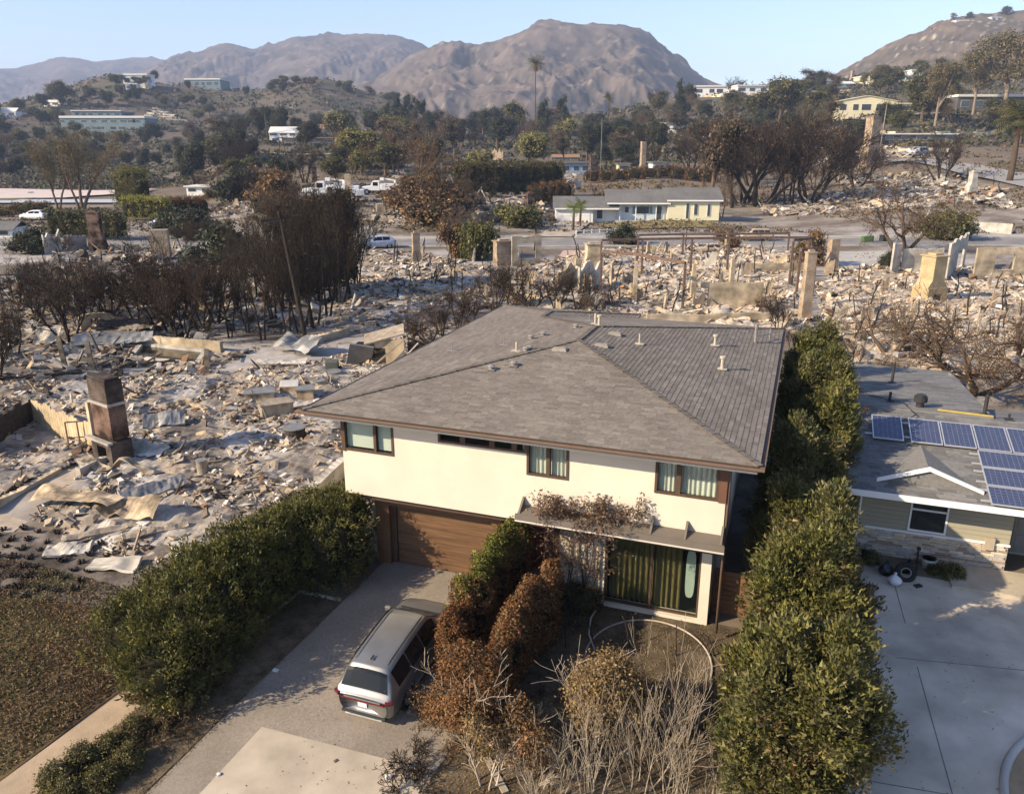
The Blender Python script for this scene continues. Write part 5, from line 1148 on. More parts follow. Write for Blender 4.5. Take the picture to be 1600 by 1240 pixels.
def ruin_wall(label, a, b, h, m, seed, th=.22, openings=(), rag=.35, name='ruined_wall', cat='wall', group=None, sill=0):
    """a wall left standing between two ground points: ragged top, window holes as (from, to, z0, z1) in fractions and metres"""
    rr = np.random.default_rng(seed); A, B = Vector(a), Vector(b); L = (Vector((B[0],B[1],0))-Vector((A[0],A[1],0))).length; rz = math.atan2(B[1]-A[1], B[0]-A[0])
    t = thing(name, label, cat, (A[0], A[1], min(A[2], B[2])), rz, group); n = max(6, int(L/.35)); x = np.linspace(0, L, n+1); tp = h*(1-rag*np.clip(vnoise(x[:,None]*np.array([1.,.0]), seed, .55, 3)*.9+.25, 0, 1))
    bm_ = MB()
    for i in range(n):
        m0 = (i+.5)/n; hole = [o for o in openings if o[0] <= m0 <= o[1]]; zt = (tp[i]+tp[i+1])/2
        segs = [(-.3, zt)] if not hole else [(-.3, hole[0][2]), (hole[0][3], max(hole[0][3]+.02, zt))]
        for z0, z1 in segs:
            if z1 <= z0: continue
            top0, top1 = (tp[i], tp[i+1]) if z1 == zt else (z1, z1)
            bm_.add([(x[i],0,z0),(x[i+1],0,z0),(x[i+1],th,z0),(x[i],th,z0),(x[i],0,max(top0,z0+.02)),(x[i+1],0,max(top1,z0+.02)),(x[i+1],th,max(top1-.02,z0+.02)),(x[i],th,max(top0+.03,z0+.02))], BOXF)
    bm_.build('wall', m, t)
    if sill:
        for k in range(sill): MB().box(L*(k+.5)/sill-.05, L*(k+.5)/sill+.05, th, th+.1, 0, h*.9).build('stud', M_greywood, t)
    for o in openings:
        MB().box(o[0]*L-.02, o[1]*L+.02, -.04, -.002, o[2]-.1, o[2]-.005).build('window_sill', m, t)
    return t
def chimney(label, u, v, wpx, hpx, m, seed, rz=.2, depth=.8, taper=.75, opening=False, cap=True, group='chimneys left standing in the burnt lots', base=None):
    p = base or G(u, v); s = pxm(p[1]); w, h = wpx*s, hpx*s; d = w*depth
    t = thing('chimney', label, 'chimney', p, rz, group); rr = np.random.default_rng(seed); b = MB()
    hb = h*rr.uniform(.32,.45); wt = w*taper
    if opening:
        ow, oh = w*.42, min(hb*.75, .85); b.box(-w/2,-ow/2,-d/2,d/2,-.3,hb); b.box(ow/2,w/2,-d/2,d/2,-.3,hb); b.box(-ow/2,ow/2,-d/2,d/2,oh,hb); b.box(-ow/2,ow/2,d/4,d/2,-.3,oh)
    else: b.box(-w/2,w/2,-d/2,d/2,-.3,hb)
    b.build('base', m, t); sh_ = MB(); q = [(-w/2,hb),(w/2,hb),(wt/2,hb+w*.3),(wt/2,h),(-wt/2,h),(-wt/2,hb+w*.3)]; sh_.extr([(x, z+.001) for x, z in q], 'y', -d*.42, d*.42); sh_.build('stack', m, t)
    if cap: MB().box(-wt*.58,wt*.58,-d*.48,d*.48,h,h+.10).box(-wt*.3,wt*.3,-d*.25,d*.25,h+.10,h+.28).build('cap', m, t)
    return t
# near left plot
HOLES.append([tuple(G(u, v)[:2]) for u, v in ((-40,800),(90,745),(160,712),(185,722),(120,760),(20,835),(-60,860))])
HOLES.append([tuple(G(u, v)[:2]) for u, v in ((205,562),(222,541),(322,552),(308,572))])
rubble([(-150,700),(-120,610),(60,598),(330,586),(520,560),(640,520),(720,500),(640,570),(560,640),(555,770),(470,800),(330,850),(240,905),(120,850),(0,790),(-80,790)], 46000, .034, .38, .18, .36, 301, tone=1.0, dens=.45)
rubble([(-150,612),(-130,520),(60,500),(330,560),(420,540),(330,584),(60,600)], 8000, .06, .7, .35, .22, 302, tone=.8)
yd = [G(u, v) for u, v in ((-60,850),(20,838),(120,762),(185,724),(160,708),(60,748),(-80,800))]
b = MB(); b.add([(p[0], p[1], gzf(p[0],p[1])+.03) for p in yd], [list(range(len(yd)))]); tag(b.build('sandy_path', mat('sand', (.36,.30,.23), .95, .1, var=.25, scale=2, bump=.3, stain=.2)), kind='structure')
# the big sooty chimney with its fireplace
p = G(182, 722); t = thing('brick_chimney', 'big soot blackened brick chimney with an open fireplace standing in the rubble', 'chimney', p, -.62, 'chimneys left standing in the burnt lots')
b = MB(); b.box(-.80,-.36,-.55,.42,-.3,1.15); b.box(.36,.80,-.55,.42,-.3,1.15); b.box(-.36,.36,.2,.42,-.3,1.15); b.box(-.36,.36,-.55,.2,.9,1.15); b.build('fireplace', B_soot, t)
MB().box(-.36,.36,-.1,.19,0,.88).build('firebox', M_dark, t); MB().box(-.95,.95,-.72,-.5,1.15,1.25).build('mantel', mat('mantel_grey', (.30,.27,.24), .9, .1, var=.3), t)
MB().box(-.72,.72,-.36,.40,1.25,2.75).build('breast', B_red, t); MB().box(-.78,.78,-.42,.42,2.75,2.87).build('ledge', mat('mantel_grey', (0,0,0)), t)
MB().box(-.72,.72,-.36,.40,2.87,3.85).build('stack', B_soot, t); MB().box(-.66,.66,-.3,.34,3.85,3.95).build('cap', B_soot, t)
MB().box(-1.02,-.81,-.45,.46,-.2,2.7).build('side_wall', M_plas, t); MB().box(-1.1,.9,-1.25,-.73,-.1,.28).build('hearth', mat('hearth', (.30,.26,.22), .95, .1, var=.3, bump=.3), t)
# plank walls beside it
def plank_wall(label, a, b, h, m, seed):
    A, B = Vector(a), Vector(b); L = (B-A).length; rz = math.atan2(B[1]-A[1], B[0]-A[0]); t = thing('plank_wall', label, 'wall', A, rz); rr = np.random.default_rng(seed); x = 0
    MB().box(0, L, .06, .12, .25, .37).build('rail', M_burnwood, t)
    while x < L-.05:
        w = rr.uniform(.22,.34); MB().box(x, min(x+w-.02, L), 0, .055, -.1, h*rr.uniform(.86,1.0)).build('plank', m, t); x += w
    return t
plank_wall('charred plank wall at the left edge of the rubble plot', G(-40, 722), G(55, 668), 1.55, M_burnwood, 5)
plank_wall('tan plank wall running up to the big chimney', G(55, 668), G(150, 712), 1.55, mat('plank_tan', (.42,.33,.21), .95, .1, var=.25, scale=2, stain=.3), 6)
ruin_wall('low concrete footing wall at the left edge below the plank walls', G(-20, 812), G(98, 738), .45, M_plas, 31, .25, rag=.3)
ruin_wall('low concrete footing in front of the big chimney', G(128, 752), G(172, 728), .5, M_plasw, 32, .25, rag=.2)
b = MB(); q = [G(110,710), G(146,708)]; A, B = q
for f in (0,.5,1): b.bar(A.lerp(B,f), A.lerp(B,f)+Vector((0,0,1.5)), .05)
b.bar(A+Vector((0,0,1.5)), B+Vector((0,0,1.5)), .05); b.bar(A+Vector((0,0,.75)), B+Vector((0,0,.75)), .04); tag(b.build('window_frame_ruin', M_steel), 'bare steel window frame standing left of the big chimney', 'frame')
def ibeam(label, u, v, h, lean=(0,0), m=M_tansheet, rz=.3):
    p = G(u, v); t = thing('steel_post', label, 'post', p, rz, 'tan steel posts in the left plot'); t.rotation_euler = (lean[0], lean[1], rz)
    MB().box(-.13,.13,-.12,-.09,-.2,h).box(-.13,.13,.09,.12,-.2,h).build('flange', m, t); MB().box(-.015,.015,-.09,.09,-.2,h).build('web', M_steel, t); MB().box(-.17,.17,-.15,.15,0,.05).build('foot_plate', M_steel, t)
ibeam('leftmost of the three tan steel posts, tilted to the left', 103, 578, 2.1, (0,-.06)); ibeam('middle of the three tan steel posts, near the leftmost one', 146, 584, 2.05, (0,-.04)); ibeam('tan steel post standing alone below the dark pool', 323, 589, 1.7, (0,.10))
# pool and its wall
q = [G(u, v) for u, v in ((205,562),(222,541),(322,552),(308,572))]
def pooln():
    b = MB(); V = [(p[0],p[1],gzf(p[0],p[1])+.02) for p in q]+[(p[0],p[1],gzf(p[0],p[1])-.0+.02) for p in q]
    b.add(V[:4], [[0,1,2,3]]); t = thing('pool', 'empty dark pool basin behind the steel post', 'pool', q[0]); 
    w = MB(); w.add([(p[0]-q[0][0],p[1]-q[0][1],.035) for p in q], [[0,1,2,3]]); w.build('water', mat('pool_water', (.018,.015,.010), .12, .5), t)
    e = MB()
    for i in range(4):
        a, c = q[i], q[(i+1)%4]; e.bar((a[0]-q[0][0],a[1]-q[0][1],.12),(c[0]-q[0][0],c[1]-q[0][1],.12),.32,.22)
    e.build('coping', M_plasw, t)
pooln()
ruin_wall('tan garden wall behind the dark pool', G(208, 540), G(345, 552), .75, M_plas, 33, .3, rag=.1)
ruin_wall('broken tan wall with a hole under the burnt thicket at left', G(128, 520), G(175, 512), 1.3, M_plas, 34, .3, ((.3,.7,.3,.9),), rag=.5)
# loose wreckage lying in the near plot
def sheet_piece(name, label, cat, u, v, L, W, rz, m, seed, bend=.15, lift=.25, tilt=0.0, th=.025, nx=20, ny=6, pit=0.0):
    p = G(u, v); rr = np.random.default_rng(seed); x = np.linspace(-L/2, L/2, nx); y = np.linspace(-W/2, W/2, ny); X, Y = np.meshgrid(x, y); Q = np.stack([X.ravel(), Y.ravel()], -1)
    Z = 1.0*bend*vnoise(Q, seed, 2.2/max(L,1), 2)+.07*vnoise(Q, seed+1, 3, 2)+Q[:,1]*math.tan(tilt)+Q[:,0]*math.tan(pit); Z -= Z.min(); ii = (np.arange(ny-1)[:,None]*nx+np.arange(nx-1)[None]).ravel()
    o = obj(name, mesh_np(name, np.concatenate([Q, Z[:,None]], 1), [np.stack([ii,ii+1,ii+1+nx,ii+nx], -1)]), m); o.location = (p[0],p[1],p[2]+lift); o.rotation_euler = (0,0,rz)
    md = o.modifiers.new('solid', 'SOLIDIFY'); md.thickness = th; return tag(o, label, cat)
SHEETS = [('sheet_metal','curled tan metal sheet winding out from the hearth of the big chimney','sheet',185,748,3.4,.45,-.35,M_tansheet,1,.5,.2,.3),
 ('sheet_metal','long crumpled tan sheet along the front of the rubble','sheet',120,800,4.2,.8,-.35,M_tansheet,2,.35,.15,.3), ('sheet_metal','crumpled tan sheet right of the long one at the front','sheet',205,812,2.6,.8,-.25,M_tansheet,3,.4,.15,.4),
 ('slab','grey slab leaning on the rubble right of the chimney hearth','slab',243,780,2.5,.5,.75,M_zinc,4,.05,.3,.5), ('plank','long grey plank lying at the lower edge of the rubble','plank',180,838,3.4,.28,.55,M_greywood,5,.05,.15,.2),
 ('plank','grey plank beside the long one, nearer the green hedge','plank',245,838,2.2,.26,.5,M_greywood,6,.05,.15,.2), ('slab','pale broken slab near the tufts, the left one','slab',108,868,1.5,.6,.2,M_plasw,7,.1,.1,.2), ('slab','pale broken slab near the tufts, the right one','slab',180,890,1.7,.6,-.1,M_plasw,8,.1,.1,.2),
 ('beam','thick tan beam lying slantwise in mid rubble','beam',303,640,2.7,.28,-.75,M_tansheet,9,.04,.3,.2), ('beam','short tan beam crossing the thick one','beam',278,640,1.6,.25,1.1,M_tansheet,10,.04,.3,.3), ('slab','dark slab leaning right of the fireplace','slab',258,672,1.9,.8,.4,M_zinc,11,.15,.3,.5),
 ('slab','brown slab at the middle of the rubble below the grill','slab',395,742,2.2,.7,.1,M_greywood,12,.15,.2,.4), ('sheet_metal','zinc sheet leaning behind the steel posts','sheet',180,545,5.0,1.0,.28,M_zinc,13,.1,.4,.5), ('sheet_metal','dark bent sheet left of the pool','sheet',195,528,3.4,.7,.35,M_burnwood,14,.1,.9,.5),
 ('sheet_metal','white bent panel left of the first steel post','sheet',78,545,1.6,1.1,.2,M_plasw,15,.3,.4,.7), ('sheet_metal','pale sheet fanned out beside the fireplace','sheet',232,716,2.0,.9,-.5,M_plasw,16,.2,.15,.2), ('sheet_metal','grey folded roof sheet left of the wrecked shed','sheet',468,552,3.4,1.5,-.5,M_zinc,17,.6,.2,.3),
 ('slab','pale flat slab below the folded roof sheet','slab',440,572,3.2,.7,.05,M_plasw,18,.1,.2,.1), ('slab','long pale slab between the two round drums and the shed','slab',555,585,3.0,.6,.1,M_plasw,19,.08,.2,.1),('plank','charred timber lying from the pool toward the posts','beam',215,575,4.5,.25,.35,M_burnwood,20,.05,.25,.1),
 ('plank','charred timber at the left edge of the pool yard','beam',50,595,5.5,.3,.32,M_burnwood,21,.05,.25,.1)]
for a in SHEETS: sheet_piece(*a[:13], th=.10 if a[0] in ('slab','beam','plank') else .02)
def boxthing(name, label, cat, u, v, size, rz, m, extra=None, lid=None):
    p = G(u, v); t = thing(name, label, cat, (p[0],p[1],p[2]+.12), rz); sx, sy, sz = size
    MB().box(-sx/2,sx/2,-sy/2,sy/2,-.2,sz).build('body', m, t, bevel=.02)
    if lid == 'round':
        MB().extr([(-sy/2+sy*k/8, sz+.003+sy*.35*math.sin(math.pi*k/8)) for k in range(9)], 'x', -sx/2, sx/2).build('hood', mat('steel_bright', (.62,.57,.48), .4, .5, metal=.5, var=.15), t, bevel=.01)
    elif lid: MB().box(-sx/2-.06,sx/2+.06,-sy/2-.06,sy/2+.06,sz+.002,sz+.07).build('lid', lid, t, bevel=.01)
    return t
boxthing('metal_cabinet','grey topped tan cabinet left of the steel grill','cabinet',408,632,(1.5,1.0,.6),.25,M_tansheet,lid=M_zinc); boxthing('grill','tan grill with a rounded bright hood among the rubble','grill',455,622,(1.0,.8,.6),.1,M_tansheet,lid='round')
boxthing('metal_cabinet','dark topped cabinet joined to the grill','cabinet',478,626,(.9,.9,.55),.2,M_tansheet,lid=M_zinc); boxthing('metal_cabinet','toppled dark cabinet in front of the others','cabinet',432,650,(1.6,1.0,.6),.5,M_greywood,lid=M_greywood)
boxthing('metal_box','dark green box standing behind the round drums','box',520,586,(.75,.75,.75),.1,mat('box_green', (.085,.09,.075), .6, .3))
for u, v, r, lb in ((499,606,.55,'wide low round drum next to the dark topped cabinet'),(521,592,.5,'wide low round drum below the dark green box'),(317,742,.22,'small grey bucket lying in the open rubble'),(462,688,.5,'dark crumpled drum standing in the middle of the rubble')):
    p = G(u, v); t = thing('metal_drum', lb, 'drum', (p[0],p[1],p[2]+.15)); h = .3 if r > .3 and v < 620 else .5; MB().cyl((0,0), r, -.1, h, 18, r2=r*.95).build('drum', mat('drum_olive', (.30,.27,.20), .7, .3, var=.25) if v < 620 else M_greywood if v > 700 else M_burnwood, t); MB().cyl((0,0), r*1.04, h, h+.05, 18).build('rim', M_zinc, t)
# wrecked shed behind the roof
p = G(612, 572); t = thing('wrecked_shed', 'collapsed shed with a tan panel and dark hollow beside the brown roof', 'shed', p, -.1)
MB().box(-1.0,.9,-.2,-.1,0,1.75).build('tan_panel', M_plas, t); MB().obox((-1.9,-.4,.75),(1.5,.12,1.7),(.5,.2,.3)).build('fallen_panel', M_zinc, t); MB().obox((-1.4,.6,.6),(2.2,1.6,1.2)).build('hollow', M_dark, t)  # the hollow is a solid box, its shade put into the near-black colour
MB().obox((-.5,.4,1.95),(2.6,1.6,.09),(.2,-.25,.2)).build('roof_sheet', M_greywood, t); MB().obox((1.5,.7,1.5),(1.6,1.8,.09),(-.3,.35,.1)).build('roof_sheet', M_burnwood, t); MB().obox((1.7,.4,.8),(1.4,.1,1.5),(.1,0,.2)).build('side_panel', M_burnwood, t)
MB().bar((-1.2,-.6,0),(1.2,-.45,2.0),.10).build('beam', M_greywood, t); MB().bar((.3,-.5,0),(1.9,-.6,1.7),.08).build('beam', M_plasw, t)
ruin_wall('long tan retaining edge behind the folded roof sheet', G(470, 545), G(548, 522), .5, M_plas, 35, .4, rag=.2)
ruin_wall('concrete garden wall against the left side of the cream house', G(498, 788), G(545, 742), .8, M_plasw, 36, .35, rag=.05)
# burnt tufts in their rows
rr = np.random.default_rng(88); tufts = []
for k in range(2):
    b = MB(); rr2 = np.random.default_rng(k)
    for i in range(14):
        a = rr2.uniform(0, 6.28); l = rr2.uniform(.4, 1); b.bar((0,0,-.02),(.16*l*math.cos(a),.16*l*math.sin(a),.17*rr2.uniform(.5,1)),.035,.03)
    t_ = b.build('burnt_tuft', M_char); tufts.append(tag(t_, 'small black tuft of a burnt plant in the rows of the ash bed', 'plant', 'burnt tufts planted in rows'))
n_ = 0
for i in range(9):
    for j in range(11):
        u = -20+j*27+(i%2)*12+rr.normal(0,3); v = 826+i*15+j*1.8+rr.normal(0,2)
        if u > 200-i*13 or v > 945-j*4 or (u > 110 and v < 850): continue
        p = HP(u, v)
        o = tufts[n_%2] if n_ < 2 else tufts[n_%2].copy()
        if n_ >= 2: COL.objects.link(o)
        o.location = p; o.rotation_euler = (0,0,rr.uniform(0,6)); o.scale = (rr.uniform(.8,1.35),)*3; n_ += 1
ab = [HP(u, v) for u, v in ((-200,835),(20,832),(120,836),(250,850),(345,870),(300,940),(185,958),(60,935),(-200,905))]
b = MB(); b.add([(p[0],p[1],gzf(p[0],p[1])+.035) for p in ab], [list(range(len(ab)))]); tag(b.build('ash_bed', mat('ash_bed', (.125,.105,.088), .95, .1, var=.6, scale=1.6, bump=.8, bscale=8, stain=.5)), kind='structure')
# plots in the middle distance
rubble([(505,420),(560,392),(640,395),(770,420),(800,450),(800,470),(740,490),(660,520),(560,520),(480,510),(520,470)], 11700, .07, .7, .45, .45, 311, tone=1.08, warm=.15)
rubble([(800,420),(940,392),(1100,385),(1230,392),(1262,420),(1270,520),(1180,520),(1000,505),(860,490),(790,480)], 18000, .07, .7, .45, .5, 312, tone=1.12, warm=.55)
rubble([(1275,450),(1310,418),(1420,412),(1560,425),(1700,430),(1700,600),(1500,590),(1330,575),(1290,520)], 16200, .07, .65, .45, .4, 313, tone=1.12, warm=.6)
rubble([(-150,470),(60,430),(300,440),(345,470),(330,540),(200,520),(60,500),(-150,510)], 8000, .08, .9, .5, .35, 314, tone=.7)
rubble([(60,415),(100,385),(270,390),(420,400),(430,430),(300,436),(60,428)], 2600, .15, 1.2, .7, .4, 315, tone=.9)
rubble([(340,470),(430,420),(500,430),(500,500),(440,520),(360,520)], 2500, .12, 1.0, .5, .3, 316, tone=.9)
rubble([(560,345),(620,322),(760,312),(860,318),(850,340),(740,352),(620,350)], 2600, .2, 1.6, 1.0, .5, 317, tone=.95)
rubble([(330,335),(400,312),(560,318),(560,335),(420,345)], 1500, .2, 1.5, 1.0, .4, 318, tone=.9)
rubble([(1180,322),(1250,300),(1420,300),(1480,318),(1400,332),(1200,338)], 3000, .2, 1.5, 1.0, .45, 319, tone=1.0)
rubble([(1300,282),(1480,272),(1560,300),(1600,330),(1480,318),(1330,300)], 2200, .25, 1.8, 1.2, .5, 320, tone=.95)
rubble([(1240,240),(1400,232),(1500,238),(1480,250),(1260,256)], 1200, .3, 2.2, 1.5, .5, 321, tone=.95); rubble([(600,262),(720,250),(900,262),(900,284),(700,292),(610,280)], 1600, .3, 2.2, 1.5, .6, 322, tone=.9)
# chimneys, pillars and walls of the middle distance
CH = [('red brick chimney left of the white ruin at upper left',155,396,22,62,B_red,.78,1), ('broad tan brick chimney by the dark SUV',254,408,27,48,B_tan,.95,0), ('slim pale pillar in the rubble behind the blue hatchback',651,412,13,46,B_tan,.85,0), ('tall concrete post between the utility trucks',546,322,10,44,M_plas,.95,0),
 ('squat yellowish block before the utility trucks',594,340,12,20,M_plas,.9,0), ('pale brick pier at the left end of the ruined front',786,414,26,36,B_tan,1,0), ('tan pier with a broken top at the left end of the steel frame',926,420,28,38,M_plas,.8,0), ('slim tan chimney standing behind the grey roofed bungalow',1003,280,10,54,B_tan,.7,0),
 ('tall tan chimney by the side road',1356,262,22,72,B_tan,.7,0), ('rough stone pillar at the end of the steel frames',1256,500,16,105,B_tan,.9,0), ('rough stone pillar near the pale forecourt of the far lot',1298,426,16,52,B_tan,.9,0), ('stepped golden stone fireplace in the right hand ruins',1450,472,40,72,B_gold,.6,1),
 ('tapered pale pillar on the slope right of the leaning pole',1516,305,14,34,M_plasw,.6,0), ('rusty chimney pair behind the hedge by the utility trucks',492,285,8,24,B_red,.9,0), ('orange chimney right of the pale metal pole',926,278,10,30,B_red,.95,0), ('white pillar of a ruin near the concrete post',572,262,6,20,M_plasw,.9,0),
 ('charred pillar left of the broken tan pier',902,440,10,36,M_plas,.9,0), ('red pillar right of the far driveway lawn',828,338,14,34,B_red,.8,0), ('distant chimney on the right hilltop',1339,101,4,13,B_tan,.9,0), ('distant white chimney stub on the right slope',1362,102,6,9,M_plasw,.8,0), ('distant pale chimney among the terraces at right',1331,125,5,12,B_tan,.8,0)]
for i, (lb, u, v, w, h, m, tp, op) in enumerate(CH): chimney(lb, u, v, w, h, m, 400+i, rz=.15+.1*(i%3), taper=tp, opening=bool(op), cap=i % 3 != 1)
RW = [('white ruined gable wall with a small window by the utility trucks',(397,330),(418,328),4.6,M_plasw,((.35,.6,.8,1.6),),.35), ('white ruined wall left of the red brick chimney',(72,398),(98,394),3.0,M_plasw,(),.6), ('grey ruined wall beside the red brick chimney',(110,396),(138,394),2.2,M_zinc,(),.2),
 ('front wall with a large empty window right of the pale brick pier',(800,416),(846,414),3.4,M_plas,((.2,.75,.8,2.6),),.12), ('broken wall behind the dead bushes',(872,455),(905,445),2.6,M_plas,(),.6), ('ruined wall piece with jagged top beside the charred pillar',(905,462),(938,452),3.0,M_plasw,((.4,.6,.5,1.6),),.6),
 ('yellow wall with a big shadowed bay behind the brown roof',(1092,486),(1190,484),2.4,M_plas,((.02,.16,.1,1.9),),.1), ('long low yellow wall right behind the brown roof',(1010,512),(1215,508),1.0,M_plas,(),.15), ('yellow terrace wall in the rubble across the middle',(1130,430),(1262,428),1.2,M_plas,(),.25),
 ('white wall end beside the pale lot driveway',(1392,430),(1404,428),3.4,M_plasw,(),.1), ('white shaded garage wall at the right ruins',(1408,428),(1470,426),2.7,M_plasw,(),.06), ('tall white corner wall right of the golden fireplace',(1478,440),(1506,418),4.0,M_plasw,((.5,.85,.4,2.4),),.12), ('scorched tan wall with a wide opening at the right edge',(1520,438),(1600,436),3.4,M_plas,((.35,.75,1.0,2.6),),.08),
 ('scorched wall running out of the picture at right',(1602,436),(1680,438),3.2,M_plas,(),.2), ('white retaining wall by the agaves across the street',(1525,362),(1580,366),1.6,M_plasw,(),.04), ('low tan wall along the burnt slope beyond the street',(1225,306),(1330,302),1.5,M_plas,(),.15), ('pale retaining wall right of the street steps',(1440,366),(1452,340),2.0,M_plasw,(),.05),
 ('pair of brick gable stubs beyond the long dark hedge',(743,252),(760,250),5,B_tan,(),.7), ('second brick gable stub beyond the long dark hedge',(768,250),(786,250),5,B_tan,(),.7), ('white ruin beyond the tall dark hedge',(886,298),(908,296),2.6,M_plasw,((.3,.6,.5,1.6),),.3)]
for i, (lb, a, b_, h, m, op, rg) in enumerate(RW): ruin_wall(lb, G(*a), G(*b_), h, m, 500+i, openings=op, rag=rg)
# rusted steel frames
def steel_frame(label, pts, h, extra=()):
    P = [G(*p) for p in pts]; t = thing('portal_structure', label, 'steel frame', P[0], 0, 'rusted steel frames of the burnt house'); o = P[0]
    zt = max(p[2] for p in P)+h
    for p in P: MB().bar(Vector((p[0],p[1],p[2]-.3))-o, Vector((p[0],p[1],zt))-o, .20).build('post', M_steel, t)
    for a, c in zip(P, P[1:]): MB().bar(Vector((a[0],a[1],zt+.12))-o, Vector((c[0],c[1],zt+.12))-o, .2, .24).build('beam', M_steel, t)
    for a, c in extra: MB().bar(Vector(a)-o, Vector(c)-o, .18, .26).build('brace', M_steel, t)
steel_frame('long rusted steel portal across the burnt house front', [(938,436),(1002,434),(1078,432),(1135,431),(1258,430)], 3.9)
steel_frame('rear rusted steel portal nearest the street', [(996,402),(1066,400),(1135,400),(1230,398)], 2.6)
steel_frame('near rusted steel portal in front of the rubble', [(938,462),(992,470),(1066,488)], 4.0)
steel_frame('rusted steel portal at right by the stone pillars', [(1232,452),(1262,448)], 4.6)
steel_frame('rusted steel uprights beside the rough stone pillar', [(1243,470),(1268,466)], 4.4)
# stubs of pale columns standing in the burnt house
CLB = ['pale column in the rubble nearest the near steel portal, on its left','tallest pale column, midway under the long steel portal','pale column right of the tallest one in the rubble','short pale column behind the long steel portal, at its left','short pale column right of the other short one behind the portal','pale column stub among the jagged walls left of the frames','pale column stub just behind the near steel portal','short pale column by the burnt cars']
for i, (u, v, w, h) in enumerate(((991,478,6,70),(1081,474,7,62),(1140,470,7,66),(1012,402,5,24),(1040,400,5,22),(914,462,6,34),(955,448,5,34),(1135,398,6,30))):
    p = G(u, v); s = pxm(p[1]); t = thing('column_stub', CLB[i], 'column', p, .1*i, 'pale bare columns in the rubble of the burnt house'); MB().box(-w*s/2,w*s/2,-w*s/2,w*s/2,-.3,h*s*.8).build('shaft', M_plas, t); MB().box(-w*s*.35,w*s*.35,-w*s*.35,w*s*.35,h*s*.8,h*s).build('broken_top', M_plas, t)
p = G(1126, 506); t = thing('water_tank', 'dented white tank lying behind the brown roof', 'tank', (p[0],p[1],p[2]+.5), .3); MB().tube([(-.8,0,0),(-.7,0,0),(.6,0,.1),(.7,0,.1)], [.3,.55,.55,.3], 14).build('tank', M_plasw, t, smooth=True); MB().box(-.5,-.3,-.5,.5,-.55,-.2).box(.2,.4,-.5,.5,-.55,-.2).build('saddle', M_zinc, t)
p = G(1358, 378); t = thing('wheelie_bin', 'green wheelie bin tipped over at the far kerb', 'bin', (p[0],p[1],p[2]+.42), .1); MB().extr([(-.42,-.38),(.42,-.46),(.42,.46),(-.42,.38)], 'x', -1.0, .35).build('body', mat('bin_green', (.05,.12,.035), .5, .3), t, bevel=.05) if False else MB().extr([(-1.1,-.36),(.3,-.44),(.3,.44),(-1.1,.36)], 'y', -.42, .42).build('body', mat('bin_green', (.055,.13,.03), .5, .3), t, bevel=.05)
MB().box(.31,.40,-.46,.46,-.47,.47).build('lid', M_blk, t, bevel=.02); MB().tube([(-1.0,-.4,-.35),(-1.0,.4,-.35)], .1, 10).build('wheels', M_tyre, t); p = G(1382, 376); boxthing('dark_bin', 'black bin lying right beside the green one', 'bin', 1380, 377, (.9,.8,.7), .4, M_blk, lid=M_blk)
# pale drives of the far lots
for nm, px, m in (('lot_driveway', [(1300,424),(1312,394),(1392,392),(1400,412)], M_conc), ('lot_driveway', [(1190,402),(1204,392),(1258,392),(1262,402)], M_conc), ('lot_driveway', [(862,416),(880,392),(936,391),(922,418)], mat('drive_pink', (.46,.33,.26), .9, .2, var=.1)), ('lot_driveway', [(556,412),(572,384),(600,384),(590,412)], M_asph)):
    b = MB(); q = [G(*p) for p in px]; b.add([(a[0],a[1],gzf(a[0],a[1])+.05) for a in q], [list(range(len(q)))]); tag(b.build(nm, m), kind='structure')

# fragments still standing all over the burnt plots: wall stubs, charred posts, low footings
rf = np.random.default_rng(944); sm, pm = [], []
for k in range(5):
    b = MB(); w_ = .5+.35*k; n_s = 4
    xs_ = np.linspace(0, w_, n_s+1); hh = rf.uniform(.45, 1.0, n_s+1)
    for i in range(n_s): b.add([(xs_[i],0,-.3),(xs_[i+1],0,-.3),(xs_[i+1],.18,-.3),(xs_[i],.18,-.3),(xs_[i],0,hh[i]),(xs_[i+1],0,hh[i+1]),(xs_[i+1],.18,hh[i+1]-.03),(xs_[i],.18,hh[i]-.02)], BOXF)
    sm.append([b.mesh('wall_stub') for _ in range(4)])
    for me_, m_ in zip(sm[-1], (M_plas, M_plasw, B_tan, M_greywood)): me_.materials.append(m_)
for k in range(4):
    b = MB(); x = np.array([0,0,-.2]); pts = [x]
    for i in range(5): x = x+np.array([rf.normal(0,.05), rf.normal(0,.05), .26]); pts.append(x)
    b.tube(pts, [.06,.055,.05,.042,.035,.02], 6)
    for j in range(k+1): q = pts[2+j%3]; a = rf.uniform(0,6.28); b.tube([q, q+np.array([.16*math.cos(a), .16*math.sin(a), .14]), q+np.array([.24*math.cos(a), .24*math.sin(a), .34])], [.025,.016,.006], 4, cap=False)
    pm.append(b.mesh('charred_snag')); pm[-1].materials.append(M_char)
ZN = [(40,60,330,100,430,500,'left ruins'), (64,520,800,395,470,.0,'ruins behind the blue hatchback'), (1,800,1270,388,495,0,'burnt house ruins in the middle'), (2,1280,1600,425,560,0,'ruins right of the stone pillars'), (3,560,860,312,345,0,'ruins beyond the street'), (4,1180,1560,270,332,0,'ruins up the right slope'), (5,330,560,318,345,0,'ruins by the utility trucks')]
